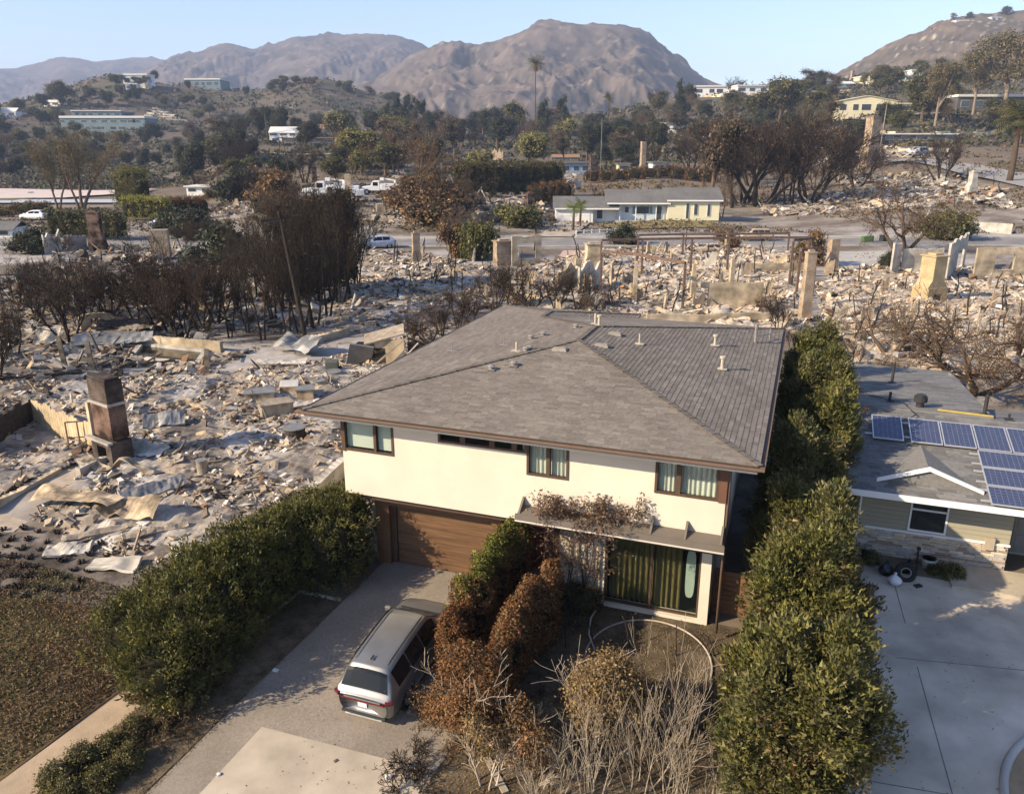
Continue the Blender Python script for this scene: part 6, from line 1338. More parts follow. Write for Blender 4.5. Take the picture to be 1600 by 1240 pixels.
for zi, (n_w, n_p, u0, u1, v0, v1, nm_) in enumerate(((9,30,40,330,405,500,'left ruins'), (14,26,520,800,398,470,'ruins behind the blue hatchback'), (30,44,800,1265,390,492,'burnt house ruins in the middle'), (20,30,1285,1600,428,540,'ruins right of the stone pillars'), (12,24,570,860,314,345,'ruins beyond the street'), (14,26,1180,1560,272,332,'ruins up the right slope'), (6,6,335,560,318,342,'ruins by the utility trucks'))):
    for i in range(n_w+n_p):
        p = G(rf.uniform(u0, u1), rf.uniform(v0, v1)); s = 1.0+.5*min(1, p[1]/200)
        if i < n_w:
            o = link(bpy.data.objects.new('wall_stub', sm[rf.integers(5)][rf.integers(4)])); tag(o, 'jagged pale wall stub standing in the '+nm_, 'wall', 'wall stubs in the '+nm_); o.scale = (s*rf.uniform(.25,.8), s*.8, s*rf.uniform(.7,1.8)); o.rotation_euler = (rf.normal(0,.04), rf.normal(0,.04), rf.choice([.1,1.67,-.3])+rf.normal(0,.1))
        else:
            o = link(bpy.data.objects.new('charred_snag', pm[rf.integers(4)])); tag(o, 'thin charred snag sticking up in the '+nm_, 'snag', 'charred snags in the '+nm_); o.scale = (s*1.1, s*1.1, s*rf.uniform(1.0,2.3)); o.rotation_euler = (rf.normal(0,.12), rf.normal(0,.12), rf.uniform(0,6))
        o.location = p
for i, (a_, b__) in enumerate((((540,470),(640,455)), ((640,455),(735,470)), ((585,425),(700,418)), ((820,470),(930,478)), ((950,455),(1080,462)), ((1100,462),(1240,455)), ((1300,480),(1420,470)), ((1320,530),(1460,520)), ((1470,500),(1600,498)), ((70,440),(210,436)), ((215,470),(320,462)), ((590,332),(700,330)), ((1210,325),(1330,318)), ((1400,322),(1500,312)))):
    ruin_wall('low pale footing wall of a burnt house, %s of the footings counted from the left' % 'sixth seventh eighth ninth tenth eleventh twelfth thirteenth fourteenth first second fifth third fourth'.split()[i], G(*a_), G(*b__), .55+.02*(i%3), M_plas if i % 2 else M_plasw, 700+i, .3, rag=.45, name='footing_wall')
# ---------------------------------------------------------------- bungalow across the street, fences, distant houses
M_roofg = mat('roof_grey', (.14,.137,.13), .95, .1, var=.15, scale=2, stain=.15); M_cream = mat('wall_cream', (.66,.60,.40), .85, .2, var=.05); M_blue = mat('wall_paleblue', (.50,.55,.55), .85, .2, var=.05)
M_win = mat('far_window', (.05,.065,.075), .15, .5); M_roofw = mat('roof_white', (.62,.60,.55), .8, .2, var=.06); M_roofb = mat('roof_brown', (.26,.17,.11), .9, .1, var=.2); M_teal = mat('wall_teal', (.15,.21,.225), .8, .2, var=.08); M_dk = mat('wall_dark', (.10,.095,.09), .85, .2)
def gable(b, x0, x1, y0, y1, ze, zr, ov=.5, th=.14):
    """gable roof, ridge along x"""
    ym = (y0+y1)/2; s = (zr-ze)/(ym-y0)
    for a, sg in ((y0-ov, 1), (y1+ov, -1)):
        P = [(x0-ov,a,ze-s*ov),(x1+ov,a,ze-s*ov),(x1+ov,ym,zr),(x0-ov,ym,zr)]; P = P if sg > 0 else P[::-1]; Q = [(p[0],p[1],p[2]-th) for p in P]
        b.add(P+Q, [[0,1,2,3],[7,6,5,4]]+[[i,4+i,4+(i+1)%4,(i+1)%4] for i in range(4)])
p0 = G(868, 346); s = pxm(p0[1]); X = lambda u: (u-868)*s
ra_ = thing('ranch_house', 'long grey roofed bungalow with white garage door standing intact across the street', 'house', p0, math.radians(-2)); H3 = 2.5
b = MB(); b.box(X(868),X(925),0,.2,-.3,H3); b.box(X(868),X(868)+.2,.2,8,-.3,H3); b.box(X(925),X(962),1.6,1.8,-.3,H3+.2); b.box(X(925)-.2,X(925),.2,1.6,-.3,H3); b.build('garage_wall', M_wht, ra_)
b = MB(); b.box(X(962),X(1038),1.2,1.4,.2,H3+.75); b.build('porch_wall', M_blue, ra_); b = MB(); b.box(X(1038),X(1116),.2,.4,.2,H3+1.25); b.box(X(1116)-.2,X(1116),.4,9,.2,H3+1.25); b.box(X(1038),X(1038)+.2,.4,1.2,.2,H3+1.2); b.build('bedroom_wall', M_cream, ra_)
b = MB(); b.box(X(872),X(921),-.04,-.003,-.2,2.15); gdo = b.build('garage_door', M_wht, ra_)
for k in range(4): MB().box(X(873),X(920),-.07,-.042,-.18+k*.58,-.18+k*.58+.54).build('door_panel', M_wht, gdo)
b = MB(); gable(b, X(868), X(962), 0, 8, H3, H3+1.75); r1 = b.build('roof', M_roofg, ra_); b = MB(); gable(b, X(948), X(1040), .4, 10, H3+.85, H3+2.95); b.build('roof', M_roofg, ra_); b = MB(); gable(b, X(1038), X(1118), .2, 10, H3+1.4, H3+3.3); b.build('roof', M_roofg, ra_)
for x0, x1, y, z in ((866,964,-.53,H3-.36),(946,1042,-.13,H3+.56),(1036,1120,-.33,H3+1.1)): MB().box(X(x0),X(x1),y-.04,y+.06,z,z+.24).build('fascia', M_wht, ra_)
for u0, u1, y, z0, z1 in ((974,980,1.2,1.5,2.5),(992,1011,1.2,1.3,2.6),(932,940,1.6,.4,2.3),(1066,1070,.2,.6,3.2),(1078,1083,.2,1.2,3.1),(1098,1102,.2,1.0,3.1),(1022,1030,1.2,.3,2.6)):
    w = MB().box(X(u0)-.08,X(u1)+.08,y-.08,y-.03,z0-.08,z1+.08).build('window', M_wht, ra_); MB().box(X(u0),X(u1),y-.10,y-.082,z0,z1).build('pane', M_win, w)
for u0, u1 in ((986,990),(1012,1016)): MB().box(X(u0),X(u1),1.12,1.19,1.3,2.6).build('shutter', M_teal, ra_)
for u in (966, 990, 1021): MB().box(X(u)-.07,X(u)+.07,.3,.44,.2,H3+.75).build('porch_post', M_wht, ra_)
MB().box(X(1097),X(1104),5.5,6.4,H3+2.2,H3+4.2).build('chimney', B_red, ra_); MB().box(X(960),X(1040),.2,1.2,-.2,.2).build('porch_floor', M_conc, ra_)
b = MB(); q = [G(872,347),G(926,347),G(893,372),G(840,372)]; q = [(p[0],p[1],p[2]+.22) for p in q]; b.add(q, [[0,1,2,3]]); tag(b.build('house_driveway', M_concw), kind='structure')
q = [G(u, v) for u, v in ((935,352),(1040,345),(1110,347),(1120,356),(1040,358),(960,360))]; b = MB(); b.add([(p[0],p[1],p[2]+.18) for p in q], [list(range(6))]); tag(b.build('house_lawn', mat('lawn_dry', (.20,.165,.075), .95, .1, var=.3, scale=.6)), kind='structure')
t = thing('rail_fence', 'white two rail fence along the street before the bungalow', 'fence', G(900,370)); A, B = G(900,371), G(984,367); o = Vector(t.location)
for i in range(8): p = A.lerp(B, i/7); p[2] = gzf(p[0],p[1]); MB().bar(p-o+Vector((0,0,-.1)), p-o+Vector((0,0,1.1)), .14).build('post', M_wht, t)
for z in (.5, .95): MB().bar(A-o+Vector((0,-.1,z)), B-o+Vector((0,-.1,z)), .06, .14).build('rail', M_wht, t)
def house_far(label, u, v, wpx, hpx, style, wall, roof, rz=0.0, depth=.8, nwin=4, seed=0, group=None, floors=1):
    """a distant house: walls, roof and each window built"""
    p = G(u, v) if v > 60 else at(u, v, 1325); s = pxm(p[1]); w, h, d = wpx*s, hpx*s, max(5, wpx*s*depth); t = thing('distant_house', label, 'house', (p[0], p[1]+d*.4, p[2]), rz, group); rr = np.random.default_rng(seed)
    x0, x1, y0, y1 = -w/2, w/2, -d/2, d/2; hw = h*(.62 if style == 'gable' else .72 if style == 'front' else .86)
    MB().box(x0,x1,y0,y1,-3,hw).build('wall', wall, t)
    b = MB()
    if style == 'gable': gable(b, x0, x1, y0, y1, hw, h, .4)
    elif style == 'front':
        for sg in (1,-1):
            P = [(0,y0-.5,h),(0,y1+.5,h),(sg*(w/2+.6),y1+.5,hw*.98),(sg*(w/2+.6),y0-.5,hw*.98)]; Q = [(q[0],q[1],q[2]-.2) for q in P]; b.add(P+Q, [[0,1,2,3],[7,6,5,4]]+[[i,4+i,4+(i+1)%4,(i+1)%4] for i in range(4)])
        g_ = MB(); g_.extr([(-w/2,hw),(w/2,hw),(0,h-.15)], 'y', y0+.01, y0+.2); g_.build('gable_wall', wall, t)
    else: b.box(x0-.5,x1+.5,y0-.8,y1+.5,hw+.003,h)
    b.build('roof', roof, t)
    for f in range(floors):
        zc = hw*(f+.55)/floors; wh = hw*.42/floors
        for k in range(nwin):
            xc = x0+w*(k+.5)/nwin+rr.normal(0,.02)*w; ww = w/nwin*rr.uniform(.22,.40)
            fr = MB().box(xc-ww-.08,xc+ww+.08,y0-.06,y0-.004,zc-wh/2-.08,zc+wh/2+.08).build('window', M_wht, t); MB().box(xc-ww,xc+ww,y0-.09,y0-.062,zc-wh/2,zc+wh/2).build('pane', M_win, fr)
    return t
HF = [('yellow gabled house with a row of windows on the right slope',1352,180,86,27,'front',M_cream,M_cream,5,1), ('small cream annex right of the yellow gabled house',1412,177,26,14,'flat',M_cream,M_cream,1,1), ('dark flat roofed modern house at the right edge below the eucalyptus',1550,175,110,24,'flat',M_dk,M_roofw,5,1),
 ('white flat roofed house at the left end of the hilltop terrace',1060,152,66,22,'flat',M_wht,M_roofw,6,1), ('low white house behind the dark cypress',1118,150,62,14,'flat',M_wht,M_roofw,4,1), ('low white house midway along the hilltop terrace',1180,147,60,12,'flat',M_wht,M_roofw,4,1), ('white house with pale roof high on the terrace',1238,126,52,16,'flat',M_wht,M_roofw,4,1),
 ('teal fronted low house on the terrace below the white ones',1262,139,64,12,'flat',M_teal,M_roofw,4,1), ('teal fronted low house beside the first teal one',1312,138,40,10,'gable',M_teal,M_roofw,3,1), ('long pale house among terraces, right part of the slope',1390,128,70,9,'flat',M_cream,M_roofw,4,1), ('pale flat house at the right end of the terraces',1448,122,50,11,'flat',M_wht,M_roofw,3,1),
 ('small white house among trees under the cypress',1010,208,42,16,'gable',M_wht,M_roofw,3,1), ('white burnt house right of the small white one',1042,208,32,15,'flat',M_wht,M_roofw,3,1), ('white two storey house above the tan terrace road',450,222,54,22,'gable',M_wht,M_roofw,4,2), ('brown roofed house right of the white two storey one',513,212,40,16,'gable',M_roofb,M_roofb,3,1), ('long dark low house under the brown roofed one',500,226,110,10,'flat',M_dk,M_roofb,4,1),
 ('wide glass fronted modern building on the left hillside',165,206,124,22,'flat',M_teal,M_roofw,9,2), ('upper glass floor set back on the modern building',152,184,70,10,'flat',M_teal,M_roofw,6,1), ('white villa on top of the left hill',214,135,36,17,'flat',M_wht,M_roofw,3,1), ('small white villa below the one on the left hilltop',206,142,16,10,'flat',M_wht,M_roofw,2,1),
 ('teal hillside house at the crest, the left one of two',320,138,52,13,'flat',M_teal,M_roofw,5,1), ('teal hillside house at the crest, the right one of two',372,137,50,12,'flat',M_teal,M_roofw,5,1), ('white house at far left among trees',14,184,24,14,'gable',M_wht,M_roofw,2,1), ('second white house at far left, further right',44,178,22,9,'gable',M_wht,M_roofw,2,1), ('pale house half hidden on the left slope',82,166,26,9,'gable',M_wht,M_roofw,2,1),
 ('pale green roofed house left of the yellow green tree',742,210,28,9,'gable',M_wht,M_roofg,2,1), ('white villa right on the ridge at upper right',1502,40,18,7,'flat',M_wht,M_roofw,2,1), ('second white villa on the ridge at upper right',1555,34,16,6,'flat',M_wht,M_roofw,2,1), ('tan house on the ridge slope at upper right, lowest of the group',1470,50,20,7,'gable',M_cream,M_roofb,2,1), ('pale house on the ridge slope at upper right corner',1588,40,22,8,'flat',M_cream,M_roofw,3,1), ('long white house under the ridge at the right edge',1540,48,26,6,'flat',M_wht,M_roofw,4,1), ('low burnt house with a flat white roof by the side road',1395,222,180,12,'flat',M_dk,M_roofw,8,1), ('low dark roof above the long hedge beyond the street',884,252,40,10,'gable',M_dk,M_roofb,3,1),
 ('blue grey house fragment by the pale metal pole',898,272,46,18,'flat',mat('wall_bluegrey', (.22,.30,.40), .8, .2, var=.3),M_roofg,3,1), ('yellowish shed beyond the low hedge',975,268,18,12,'flat',M_cream,M_roofg,1,1), ('pale blue shed beyond the low hedge',1028,268,20,14,'flat',M_blue,M_roofg,1,1), ('low white house behind the dark round tree',325,303,60,12,'flat',M_wht,M_roofw,3,1), ('grey roof corner at the left picture edge by the street',-10,372,60,24,'gable',M_wht,M_roofg,2,1)]
for i, (lb, u, v, w, h, st_y, wl, rf, nw, fl) in enumerate(HF): house_far(lb, u, v, w, h, st_y, wl, rf, rz=(-.05,.08,0,.12)[i%4]*(w < 90), nwin=nw, floors=fl, seed=i, depth=.35 if w > 100 else .7)
# terraced planting on the hillside right of the modern building
ORDW = 'first second third fourth fifth'.split()
for k in range(5):
    a, c = G(222+k*4, 186-k*4), G(292-k*9, 190-k*4); m = MB(); m.bar((a[0],a[1],a[2]+.6),(c[0],c[1],c[2]+.6),1.2,1.8); tag(m.build('terrace_wall', M_plasw), 'pale terrace wall beside the modern building, %s from the bottom' % ORDW[k], 'wall', 'terrace walls on the left hillside')
# poles
def pole(label, u, v, hpx, r, m, arms=0, lean=0.0, cat='utility pole'):
    p = G(u, v); h = hpx*pxm(p[1]); t = thing('utility_pole', label, cat, p, .3); t.rotation_euler = (0, lean, .3); MB().cyl((0,0), r, -.5, h, 8, r2=r*.65).build('pole', m, t)
    for k in range(arms): MB().bar((-1.3,.0,h-.5-k*1.0),(1.3,.0,h-.5-k*1.0),.14,.16).build('crossarm', m, t)
    return t
po = pole('charred utility pole leaning in the burnt thicket at left', 478, 533, 205, .17, M_char, 1, -.12); pole('pale metal pole above the low hedge', 938, 274, 82, .10, M_zinc, 0); pole('utility pole with a street lamp by the side road', 1373, 246, 78, .16, M_greywood, 1, .03); pole('dark leaning pole stub on the right slope', 1424, 275, 38, .14, M_charb, 0, .10)
pole('pale pole stump beside the charred utility pole', 442, 425, 62, .22, M_greywood, 0); pole('leaning wooden pole below the terrace road', 458, 300, 82, .14, M_charb, 1, -.12); pole('thin dark pole behind the bungalow', 922, 300, 58, .10, M_charb, 0)
w = MB(); a, c = Vector((-34,50,5.6)), Vector((-17.2,57.5,6.4)); w.tube([a.lerp(c, f)+Vector((0,0,-.5*math.sin(math.pi*f))) for f in np.linspace(0,1,9)], .03, 4); tag(w.build('cable', M_bl, smooth=True), 'dark cable sagging from the left edge toward the charred pole', 'cable')
# ---------------------------------------------------------------- trees: prototypes
def E_(rr, n, R_, h0, h1, rs, flat=.8): return [(R_*rr.normal(0,.5), R_*rr.normal(0,.5), rr.uniform(h0, h1), rs*rr.uniform(.7,1.25), rs*rr.uniform(.7,1.25), rs*flat*rr.uniform(.7,1.2)) for _ in range(n)]
PROTO = {}
Pburn = dict(segs=(6,5,4,3), wob=.13, up=(.05,.07,.06,.03), levels=4, kids=(7,7,5), t0=(.3,.2,.15), ang=(.42,.55,.6), ratio=(.55,.55,.5), rr=.55, rmin=.012)
Ptall = dict(segs=(7,5,4,3), wob=.07, up=(.04,.10,.12,.1), levels=4, kids=(10,7,4), t0=(.3,.15,.1), ang=(.38,.42,.45), ratio=(.40,.5,.5), rr=.5, rmin=.014)
Poak = dict(segs=(5,6,5,4), wob=.22, up=(.0,.02,.03,.02), levels=4, kids=(6,7,6), t0=(.35,.2,.15), ang=(.8,.8,.7), ratio=(.7,.55,.5), rr=.6, rmin=.010)
rr = np.random.default_rng(55)
def proto(k, h, fn):
    z = 0
    for c in fn.children:
        co = np.empty(len(c.data.vertices)*3, np.float32); c.data.vertices.foreach_get('co', co); z = max(z, float(np.percentile(co[2::3], 99.7)))
    PROTO[k] = [fn, z, 0]
def place(k, label, u, v, hpx, rz=None, group=None, cat=None, wide=1.0, p=None):
    """the first use moves the prototype itself, later ones copy it"""
    o, h, used = PROTO[k]; p = p or (G(u, v) if v > 60 else at(u, np.interp(u, RIDGE_U, RIDGE_V)+6.0, 1338)); s = hpx*pxm(p[1])/h; rz = rr.uniform(0, 6.28) if rz is None else rz
    if used: o = dup(o, p, rz, scale=(s*wide, s*wide, s))
    else: put(o, p, rz, (s*wide, s*wide, s)); PROTO[k][2] = 1
    o['label'] = label
    if group: o['group'] = group
    elif 'group' in o: del o['group']
    return o
BT = 'x'; RIDGE_U = [1340,1370,1400,1435,1465,1490,1525,1560,1600,1660]; RIDGE_V = [99,82,68,54,40,30,25,22,14,2]
proto('burntA', 6.2, bare_tree('burnt_tree', BT, 'tree', 1, 5, Pburn, M_char, .42, 4.2, .11, .3, (1500,.08,BROWN[3:]+((.05,.035,.025),),.25)))
proto('burntB', 6.0, bare_tree('burnt_tree', BT, 'tree', 2, 4, Pburn, M_char, .5, 4.0, .12, .25, (2000,.08,BROWN[3:]+((.05,.035,.025),(.09,.055,.03)),.25)))
proto('tallA', 9.0, bare_tree('burnt_tree', BT, 'tree', 3, 2, Ptall, M_char, .12, 7.6, .15, .25, (2600,.10,((.055,.038,.026),(.085,.053,.033),(.04,.03,.022),(.06,.05,.025)),.35)))
proto('tallB', 9.0, bare_tree('burnt_tree', BT, 'tree', 4, 3, Ptall, M_char, .16, 7.4, .14, .3, (3400,.10,((.055,.038,.026),(.085,.053,.033),(.04,.03,.022),(.07,.06,.025)),.35)))
proto('oak', 7.0, bare_tree('bare_tree', BT, 'tree', 5, 3, Poak, M_charb, .9, 4.2, .20, .2, (3000,.07,DRYY+BROWN[:2],.3)))
proto('grey', 8.0, bare_tree('bare_tree', BT, 'tree', 6, 2, dict(Pburn, ang=(.5,.55,.6)), M_bark, .35, 5.6, .16, .15, (1800,.12,DRYY+BROWN,.35)))
r5 = np.random.default_rng(5)
proto('brown', 8.0, leafy_tree('brown_leaved_tree', BT, 'tree', 7, E_(r5, 10, 2.2, 3.6, 6.6, 1.5), 5200, .26, ((.085,.058,.036),(.11,.075,.045),(.07,.052,.034),(.12,.078,.042),(.09,.075,.045)), (.2,3.2), core=.5, depth=.7, csig=.3))
proto('green', 7.0, leafy_tree('green_tree', BT, 'tree', 8, E_(r5, 9, 2.0, 2.6, 5.6, 1.7), 5200, .26, GREEN+OLIVE[:2], (.2,2.4), core=.7, csig=.28))
proto('dark', 7.0, leafy_tree('dark_tree', BT, 'tree', 9, E_(r5, 9, 1.8, 2.4, 5.8, 1.6), 5200, .26, DKGRN+((.05,.05,.03),), (.2,2.4), core=.75, csig=.28))
proto('yellow', 6.0, leafy_tree('yellow_green_tree', BT, 'tree', 10, E_(r5, 8, 1.7, 2.0, 4.6, 1.5), 4600, .24, ((.20,.19,.04),(.16,.14,.035),(.24,.20,.06)), (.18,2.0), core=.7, csig=.28))
proto('bushg', 3, leafy_tree('green_bush', BT, 'bush', 31, [(r5.normal(0,.8), r5.normal(0,.8), r5.uniform(.5,1.9), .9, .9, .8) for _ in range(9)], 5600, .2, GREEN+OLIVE[:2], (.12,.5), core=.75, csig=.2))
proto('bushb', 3, leafy_tree('brown_bush', BT, 'bush', 32, [(r5.normal(0,.7), r5.normal(0,.7), r5.uniform(.5,2.0), .8, .8, .8) for _ in range(8)], 4600, .2, ((.15,.085,.04),(.12,.07,.035),(.10,.065,.035),(.20,.12,.05)), (.12,.5), core=.7, csig=.2))
proto('bushy', 3, leafy_tree('yellow_green_bush', BT, 'bush', 33, [(r5.normal(0,.8), r5.normal(0,.8), r5.uniform(.5,1.7), .9, .9, .7) for _ in range(8)], 4600, .2, ((.20,.19,.04),(.16,.14,.035),(.24,.20,.06)), (.12,.5), core=.75, csig=.2))
proto('bushd', 3, leafy_tree('dark_bush', BT, 'bush', 34, [(r5.normal(0,.8), r5.normal(0,.8), r5.uniform(.5,1.8), .9, .9, .8) for _ in range(8)], 4600, .2, DKGRN+((.05,.042,.03),), (.12,.5), core=.75, csig=.2))
proto('pine', 12.0, leafy_tree('dark_pine', BT, 'tree', 11, [(r5.normal(0,.6), r5.normal(0,.6), z, 1.9*(1.15-z/13), 1.9*(1.15-z/13), 1.2) for z in np.linspace(3.2, 11.2, 11)], 5600, .32, DKGRN, (.25,6), core=.7, csig=.3, depth=.6))
proto('cypress', 12.0, leafy_tree('dark_cypress', BT, 'tree', 12, [(r5.normal(0,.3), r5.normal(0,.3), z, 3.2*(1.02-z/12.2), 3.2*(1.02-z/12.2), 1.3) for z in np.linspace(1.4, 11.4, 12)], 6500, .30, DKGRN[:2]+DKGRN[:1], (.25,5), core=.8, csig=.28, depth=.4))
proto('euc', 14.0, leafy_tree('eucalyptus', BT, 'tree', 13, E_(r5, 16, 3.4, 6.5, 12.4, 1.6, .7), 11000, .26, ((.12,.105,.05),(.15,.12,.06),(.09,.085,.04),(.17,.125,.065)), (.26,6.5), core=0, depth=.8, csig=.35, mb=mat('bark_euc', (.22,.17,.125), .9, .1, var=.3), limbs=9))
proto('willow', 10.0, bare_tree('bare_willow', BT, 'tree', 14, 3, dict(Ptall, up=(.03,.04,.03,.02), ang=(.45,.5,.6), kids=(9,6,5)), M_bark, .40, 7.6, .16, .2, (5200,.13,((.17,.14,.07),(.14,.12,.055),(.12,.11,.05)),.45)))
def palm(label, seed, h, nf, fl, pal, r=.22, skirt=0):
    rr = np.random.default_rng(seed); t = thing('palm_tree', label, 'palm', (0,0,0)); b = MB(); x = [(.12*math.sin(z*.35), .0, z) for z in np.linspace(-.2, h, 9)]; b.tube(x, np.linspace(r*1.5, r, 9), 8); b.build('trunk', M_charb, t, smooth=True)
    V, F, C, n = [], [], [], 0; top = np.array(x[-1])
    for i in range(nf+skirt):
        az = rr.uniform(0, 6.28); el = rr.uniform(-.3, 1.3) if i < nf else rr.uniform(-1.5,-1.0); L = fl*rr.uniform(.8,1.1)*(1 if i < nf else .6); c = np.array(pal[rr.integers(len(pal))])*rr.uniform(.7,1.2) if i < nf else np.array([.16,.11,.06])
        d = np.array([math.cos(az)*math.cos(el), math.sin(az)*math.cos(el), math.sin(el)]); q = top.copy(); pts = [q]
        for k in range(6): d = d+np.array([0,0,-.17]); d /= np.linalg.norm(d); q = q+d*L/6; pts.append(q)
        sd_ = np.array([-math.sin(az), math.cos(az), 0])
        for k in range(6):
            for sg in (1,-1):
                for m in (0,.5):
                    a = pts[k]*(1-m)+pts[k+1]*m; w = L*.30*math.sin(math.pi*(k+m+.8)/7.4); tip = a+sd_*sg*w+d*w*.5+np.array([0,0,-.35*w]); e = pts[k]*(1-m-.18)+pts[k+1]*(m+.18) if m == 0 else a+(pts[k+1]-pts[k])*.2
                    V += [a, e, tip, tip-(e-a)*.5]; F.append([n,n+1,n+2,n+3]); C += [c]*4; n += 4
    obj('crown', mesh_np('crown', np.array(V), [np.array(F)], np.array(C)), M_leafd, t); return t
PG = ((.07,.085,.03),(.10,.10,.04),(.13,.11,.05)); PGG = ((.14,.17,.04),(.11,.14,.035))
def put_palm(label, seed, u, v, hpx, nf, flpx, pal, **k):
    p = G(u, v); s = pxm(p[1]); put(palm(label, seed, (hpx-flpx*.45)*s, nf, flpx*s, pal, **k), p)
put_palm('tall palm standing above the trees against the mountain', 1, 836, 222, 116, 34, 17, PG, r=.25, skirt=14); put_palm('slim palm left of the pale metal pole, lower than the tall one', 2, 949, 230, 74, 26, 11, PG, r=.22, skirt=8)
put_palm('full fronded palm by the bend of the side road at right', 3, 1577, 284, 110, 46, 42, PG, r=.5, skirt=16); put_palm('small bright palm before the bungalow garage, the left one', 4, 895, 362, 46, 22, 20, PGG, r=.16); put_palm('small bright palm before the bungalow garage, the right one', 5, 906, 352, 38, 22, 16, PGG, r=.16)
put_palm('black palm standing on the right hand skyline', 6, 1299, 104, 28, 16, 7, DKGRN, r=.4); put_palm('small dark palm among houses left of the pines', 7, 418, 222, 52, 20, 12, DKGRN, r=.3)
# ---------------------------------------------------------------- trees: one by one
T = [('burntB','big charred spreading tree right of the bungalow',1188,322,140,1.55), ('tallB','dense black tree behind the big charred one',1232,322,150,1.2), ('burntA','black multi stemmed tree at the right of the dark clump',1262,318,128,1.4), ('burntB','charred tree filling the back of the dark clump',1160,318,136,1.3), ('brown','brown leaved tree at the left end of the dark clump beside the bungalow',1112,322,130,.85), ('tallA','dark thin tree between the brown one and the black clump',1145,325,140,1.3),
 ('grey','tall bare brownish tree at the left end of the dark hedge',660,345,130,.9), ('willow','pale bare willow by the highway at left',128,326,122,1.15), ('willow','second pale bare willow, close to the first on its left',92,326,104,.9), ('dark','round dark tree above the yellow green hedge at left',303,290,66,1.1), ('green','bushy green tree left of the utility trucks',376,296,46,1.1), ('green','green tree behind the utility trucks',524,290,44,1.1), ('dark','dark leafless clump left of the leaning wooden pole',438,300,52,1.2),
 ('burntA','bare dark tree by the terrace road',476,286,58,1.0), ('brown','round brown tree under the dark pines',618,250,62,1.0), ('brown','brown tree left of the yellow green shrubs',710,250,64,.9), ('bushy','yellow green tree behind the tall dark hedge',748,262,26,1.1), ('yellow','gold green tree over the right end of the dark hedge',826,262,50,1.1), ('brown','small brown tree right of the gold green one',880,258,50,.9),
 ('green','green tree in front of the mountain, left of the palm',806,215,52,.9), ('pine','rounded green pine just right of the tall palm',878,212,56,1.2), ('pine','rounded green pine left under the tall palm',848,222,60,1.2), ('cypress','broad dark cypress below the white hilltop houses',1060,197,66,1.0), ('green','wide green tree on the slope left of the yellow house',1218,190,64,1.2), ('green','green tree under the teal houses',1280,190,44,1.3), ('green','bushy green tree right of the yellow house',1440,190,74,1.0), ('green','green tree behind the side road lamp',1180,200,52,1.0),
 ('euc','tall eucalyptus with a pale trunk at the right edge',1566,188,128,1.2), ('euc','eucalyptus left of the tall one, beneath the skyline',1520,180,90,1.0), ('euc','eucalyptus right of the yellow house with pale trunk',1460,202,96,1.0), ('euc','bare topped eucalyptus on the ridge beside the white flat roofed house',1063,140,60,.9), ('burntA','dark burnt shrub by the blue and white car',1468,285,76,1.1), ('burntA','small burnt tree left of the tall tan chimney',1310,285,56,1.0), ('burntB','second small burnt tree left of the tall tan chimney',1332,286,50,.9),
 ('oak','bare street tree leaning over the far driveway at right',1409,392,130,.8), ('bushg','dark green shrub under the leaning street tree',1472,374,44,1.1), ('oak','big bare oak behind the solar panel roof',1520,615,170,1.25), ('oak','bare oak filling the left part behind the solar panel roof',1400,560,120,1.3), ('oak','bare oak at the right picture edge behind the solar panel roof',1590,560,130,1.2), ('grey','bare grey tree right before the bungalow chimney',1128,340,60,1.0),
 ('bushg','round green bush on the far drive left of the bungalow',738,405,60,.8), ('bushb','brown bush left of the round green bush',712,402,54,.7), ('oak','twisted pale bare tree before the tall dark hedge',702,385,70,.9), ('oak','small pale bare tree right of the twisted one',748,370,50,.9), ('bushg','low green shrub by the red pillar',812,355,34,1.2), ('bushy','yellow green shrub left of the bungalow drive',800,348,28,1.4), ('bushd','dark scorched shrub in front of the rail fence',976,382,32,1.1), ('bushb','scorched orange shrub at the kerb before the burnt cars',1136,390,32,.9), ('bushb','scorched brown shrub topped orange by the stone pillar',1268,415,56,.8), ('bushg','clump of green shrubs by the agaves across the street',1476,372,36,1.2), ('bushd','dark small round shrub next to the white garage wall',1388,420,28,.9),
 ('pine','tall dark pine, first of the cluster in the centre left',608,212,46,1.1), ('pine','tall dark pine, second of the cluster in the centre left',624,210,54,1.1), ('pine','tallest dark pine in the middle of the cluster',637,211,58,1.1), ('pine','dark pine right of the tallest in the cluster',652,212,54,1.1), ('pine','last dark pine at the right end of the cluster',664,212,50,1.0), ('dark','dark tree above the white two storey house',440,216,36,1.0), ('dark','dark tree right of the brown roofed house',548,214,36,1.2), ('green','green tree on the left hill crest by the teal houses',352,132,26,1.0), ('dark','dark tree standing on the bare ridge',546,126,30,1.0), ('brown','rust tree on the bare ridge right of the dark one',580,124,14,1.2),
 ('dark','dark trees crowning the left hill, the tallest',272,128,26,1.2), ('dark','dark tree beside the white hilltop villa',240,130,18,1.2), ('green','rounded tree on the left skyline',98,166,36,1.3), ('dark','small tree on the left skyline left of the rounded one',68,170,22,1.2), ('green','tree beside the white house at far left',32,180,24,1.2), ('euc','large tree on the right ridge skyline',1488,32,14,1.2), ('dark','dark tree clump on the right skyline, the left one',1512,26,12,1.3), ('dark','dark tree clump on the right skyline, the right one',1568,22,14,1.5), ('pine','dark conifer on the right skyline by the black palm',1287,106,30,.9), ('grey','thin bare tree on the skyline left of the black palm',1270,106,22,1.0), ('dark','dark shrubby tree on the skyline right of the black palm',1318,104,18,1.4)]
for k, lb, u, v, h, w in T: place(k, lb, u, v, h, wide=w)
